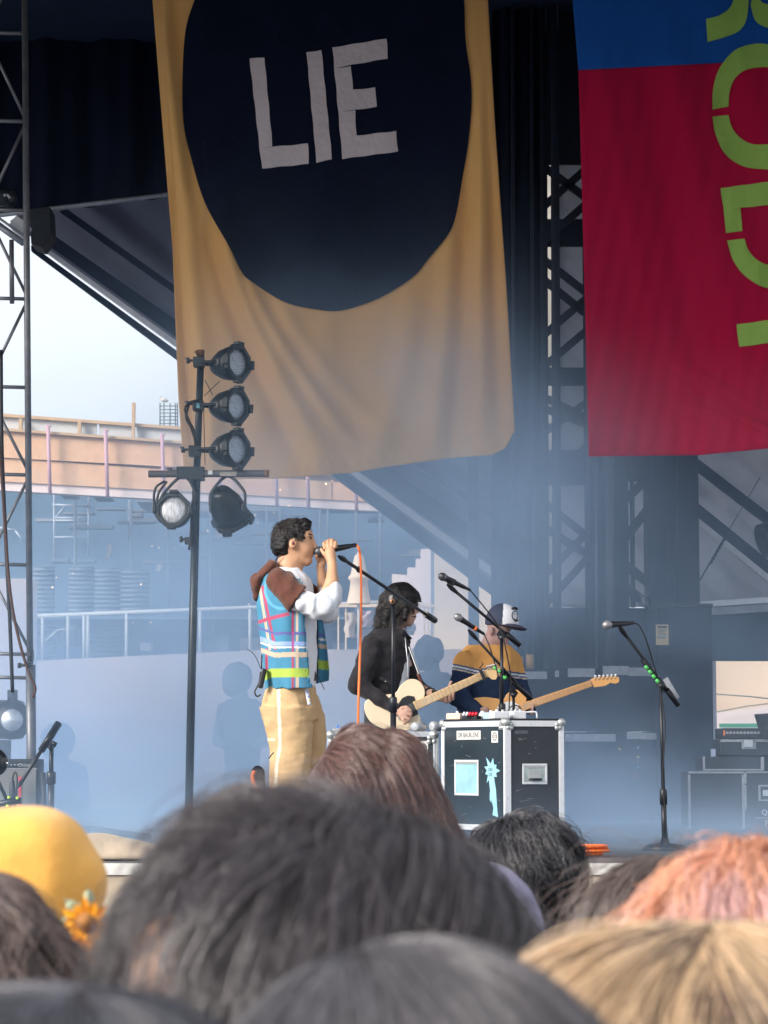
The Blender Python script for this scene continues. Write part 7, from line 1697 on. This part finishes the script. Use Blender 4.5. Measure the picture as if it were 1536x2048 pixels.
# yellow hat
YH = fabric('yellow_hat', (.88, .45, .10), var=.06, bump=.7, bscale=14, bdist=.012)
t, c, R = crowd(10, 1645, 2.6, (.085, .1, .115), 'person in a bright yellow-orange hood, sunflower print at the neck, at the left', fabric('floral_shirt', (.62, .52, .36), var=.3, vscale=16, bump=.3))
f = Field(c - [.28, .28, .32], c + [.28, .28, .2], .007)
u_ = 2.6 / F
def hc(px, py, dy=0.): return P(px, py, 2.6) + np.array([0, dy, 0])
f.ell(hc(15, 1800), (.090, .10, .090), k=0); f.ell(hc(100, 1712), (.036, .075, .040), k=.03); f.ell(hc(20, 1700), (.060, .09, .036), k=.03); f.cap(hc(120, 1765), hc(178, 1752), .040, .016, k=.03, sy=1.8)
f.cap(hc(90, 1820), hc(118, 1925), .050, .026, k=.03, sy=1.5); f.cap(hc(10, 1860), hc(10, 1990), .08, .07, k=.03)
f.ell(c + [0, .13, -.04], (.07, .09, .10), cut=True, k=0); noisy(f, .004, 5, 12); f.offset(lambda p: .004 * np.abs(sines(p, 9, 19, 5))); link('hood', f.mesh('hood', 2), YH, t)
PET = mat('sunflower_petal', (.90, .42, .02), .7, var=.1); DSC = mat('sunflower_disc', (.32, .14, .04), .9, var=.4, vscale=80); LEF = mat('sage_leaf', (.42, .46, .30), .8, var=.25, vscale=60)
def flower(px, py, D, r_, n, nm='sunflower'):
    cc = P(px, py, D); u = D / F; q = MB()
    q.lathe(cc, (0, -1, 0), [(0, r_ * .42 * u), (.006, r_ * .38 * u), (.010, 0)], 16); dsk = q.build('flower_disc', DSC, t)
    for k in range(n):
        a = k / n * 6.283 + .2; dd = np.array([math.cos(a), 0, math.sin(a)]); nn = np.array([-math.sin(a), 0, math.cos(a)]); w = r_ * .2 * u; L0, L1 = r_ * .36 * u, r_ * (1 + .12 * math.sin(k * 2.7)) * u
        q = MB(); q._add([cc + dd * L0 + nn * w * .6, cc + dd * (L0 + L1) * .5 + nn * w + [0, -.006, 0], cc + dd * L1 + [0, -.002, 0], cc + dd * (L0 + L1) * .5 - nn * w + [0, -.006, 0], cc + dd * L0 - nn * w * .6], [(0, 1, 2, 3, 4)]); q.build('petal', PET, dsk)
flower(172, 1846, 2.36, 50, 13); flower(160, 1900, 2.34, 34, 11)
for (x, y, a, L_) in ((150, 1822, 2.3, 52), (132, 1850, 3.0, 44), (140, 1885, 3.9, 46), (175, 1800, 1.5, 40), (205, 1905, 5.4, 40), (160, 1935, 4.6, 60), (120, 1925, 4.2, 50)):
    D = 2.44; u = D / F; cc = P(x, y, D); dd = np.array([math.cos(a), 0, math.sin(a)]); nn = np.array([-math.sin(a), 0, math.cos(a)])
    q = MB(); q.grid(lambda s_, v: cc + dd * (s_ - .4) * L_ * u + nn * (v - .5) * 2 * L_ * .30 * u * math.sin(math.pi * min(.98, s_ + .05)) + np.array([0, .006 * math.cos(v * 6.3) + .003 * math.sin(s_ * 25), 0]), 12, 6); q.build('leaf', LEF, t)
# curly brown hair, left edge
H10, HM10 = hm('hair_curly_brown', (.13, .085, .070), .45)
t, c, R = crowd(-75, 1735, 2.15, (.085, .095, .10), 'person with curly brown hair cut off by the left edge below the yellow hood', cl('rust', (.3, .15, .1)))
skull(t, c, R * .95, HM10, 12); head_hair('hair', t, c, R * .98, (0, 0, 1), 6500, .24, H10, K=22, amax=2.0, lift=.22, wave=.014, clump=28, frizz=.012, curl=.012, curlf=2.6, rad=.0006, seed=91, drop=1.8, stray=.08, hang=(.10, 0, -1))

# ================================================================== STAGE SMOKE
SMK_H, SMK_LOW, SMK_MID = .75, .30, .085
PLUMES = [(-.8, 18.6, 3.85, 1.0, .42, 1.), (.35, 18.6, 3.95, 1.0, .46, 1.), (1.15, 19.5, 3.9, .7, .24, .9), (-.1, 18.8, 5.0, .6, .05, 1.), (1.6, 19.5, 1.6, .8, .12, 1.4), (-1.2, 20.0, 1.8, 1.1, .34, 1.0), (-3.0, 20.3, 1.7, 1.2, .34, 1.1), (-2.4, 20, 3.0, 1.2, .17, 1.)]
sm = MB(); sm.box((-7.5, 13.6, FLOOR + .01), (8.5, 22.4, 7.4))
m = bpy.data.materials.new('smoke'); m.use_nodes = True; nt = m.node_tree; N = nt.nodes; Lk = nt.links; N.clear()
out = N.new('ShaderNodeOutputMaterial'); pv = N.new('ShaderNodeVolumePrincipled'); Lk.new(pv.outputs[0], out.inputs['Volume'])
pv.inputs['Color'].default_value = (.54, .74, 1.0, 1); pv.inputs['Anisotropy'].default_value = -.25
tc = N.new('ShaderNodeTexCoord'); sep = N.new('ShaderNodeSeparateXYZ'); Lk.new(tc.outputs['Object'], sep.inputs[0])
def math_(op, a, b=None, c_=None):
    n = N.new('ShaderNodeMath'); n.operation = op
    for i, v in enumerate((a, b, c_)):
        if v is None: continue
        if isinstance(v, (int, float)): n.inputs[i].default_value = v
        else: Lk.new(v, n.inputs[i])
    return n.outputs[0]
nz = N.new('ShaderNodeTexNoise'); nz.inputs['Scale'].default_value = .75; nz.inputs['Detail'].default_value = 3.5; nz.inputs['Roughness'].default_value = .5
mp = N.new('ShaderNodeMapping'); mp.inputs['Scale'].default_value = (1, .7, 1.1); mp.inputs['Location'].default_value = (2.3, 0.4, 1.7); Lk.new(tc.outputs['Object'], mp.inputs[0]); Lk.new(mp.outputs[0], nz.inputs['Vector'])
hgt = math_('SUBTRACT', sep.outputs[2], 1.36)
low = math_('MULTIPLY', math_('POWER', 2.718, math_('MULTIPLY', hgt, -1 / SMK_H)), SMK_LOW)       # thick near the deck
up = math_('MULTIPLY', math_('POWER', 2.718, math_('MULTIPLY', math_('POWER', math_('DIVIDE', hgt, 2.6), 2.0), -1.0)), SMK_MID)
nm = N.new('ShaderNodeMapRange'); nm.inputs['From Min'].default_value = .38; nm.inputs['From Max'].default_value = .64; nm.inputs['To Min'].default_value = .08; nm.inputs['To Max'].default_value = 2.1; Lk.new(nz.outputs['Fac'], nm.inputs['Value'])
def plume(cx, cy, cz, r_, amp, zs=1.):
    n = N.new('ShaderNodeVectorMath'); n.operation = 'SUBTRACT'; Lk.new(tc.outputs['Object'], n.inputs[0]); n.inputs[1].default_value = (cx, cy, cz)
    n2 = N.new('ShaderNodeVectorMath'); n2.operation = 'MULTIPLY'; Lk.new(n.outputs[0], n2.inputs[0]); n2.inputs[1].default_value = (1 / r_, .5 / r_, zs / r_)
    n3 = N.new('ShaderNodeVectorMath'); n3.operation = 'DOT_PRODUCT'; Lk.new(n2.outputs[0], n3.inputs[0]); Lk.new(n2.outputs[0], n3.inputs[1])
    return math_('MULTIPLY', math_('POWER', 2.718, math_('MULTIPLY', n3.outputs['Value'], -1.0)), amp)
side = N.new('ShaderNodeMapRange'); side.interpolation_type = 'SMOOTHSTEP'; side.inputs['From Min'].default_value = -.6; side.inputs['From Max'].default_value = 1.5; side.inputs['To Min'].default_value = 1.0; side.inputs['To Max'].default_value = .62; Lk.new(sep.outputs[0], side.inputs['Value'])
tot = math_('MULTIPLY', math_('ADD', low, up), side.outputs[0])
fr = N.new('ShaderNodeMapRange'); fr.interpolation_type = 'SMOOTHSTEP'; fr.inputs['From Min'].default_value = 17.35; fr.inputs['From Max'].default_value = 18.2; Lk.new(sep.outputs[1], fr.inputs['Value'])
creep = math_('MULTIPLY', math_('POWER', 2.718, math_('MULTIPLY', hgt, -1 / .16)), .22)      # what creeps forward along the deck
tot = math_('ADD', math_('MULTIPLY', tot, fr.outputs[0]), creep)
dens = math_('MULTIPLY', tot, nm.outputs[0])
soft = math_('ADD', math_('MULTIPLY', nm.outputs[0], .45), .5)
for a_ in PLUMES: dens = math_('ADD', dens, math_('MULTIPLY', math_('MULTIPLY', plume(*a_), soft), fr.outputs[0]))
Lk.new(dens, pv.inputs['Density'])
so = sm.build('stage_smoke', m); tag(so, 'drifting blue stage smoke', kind='stuff')
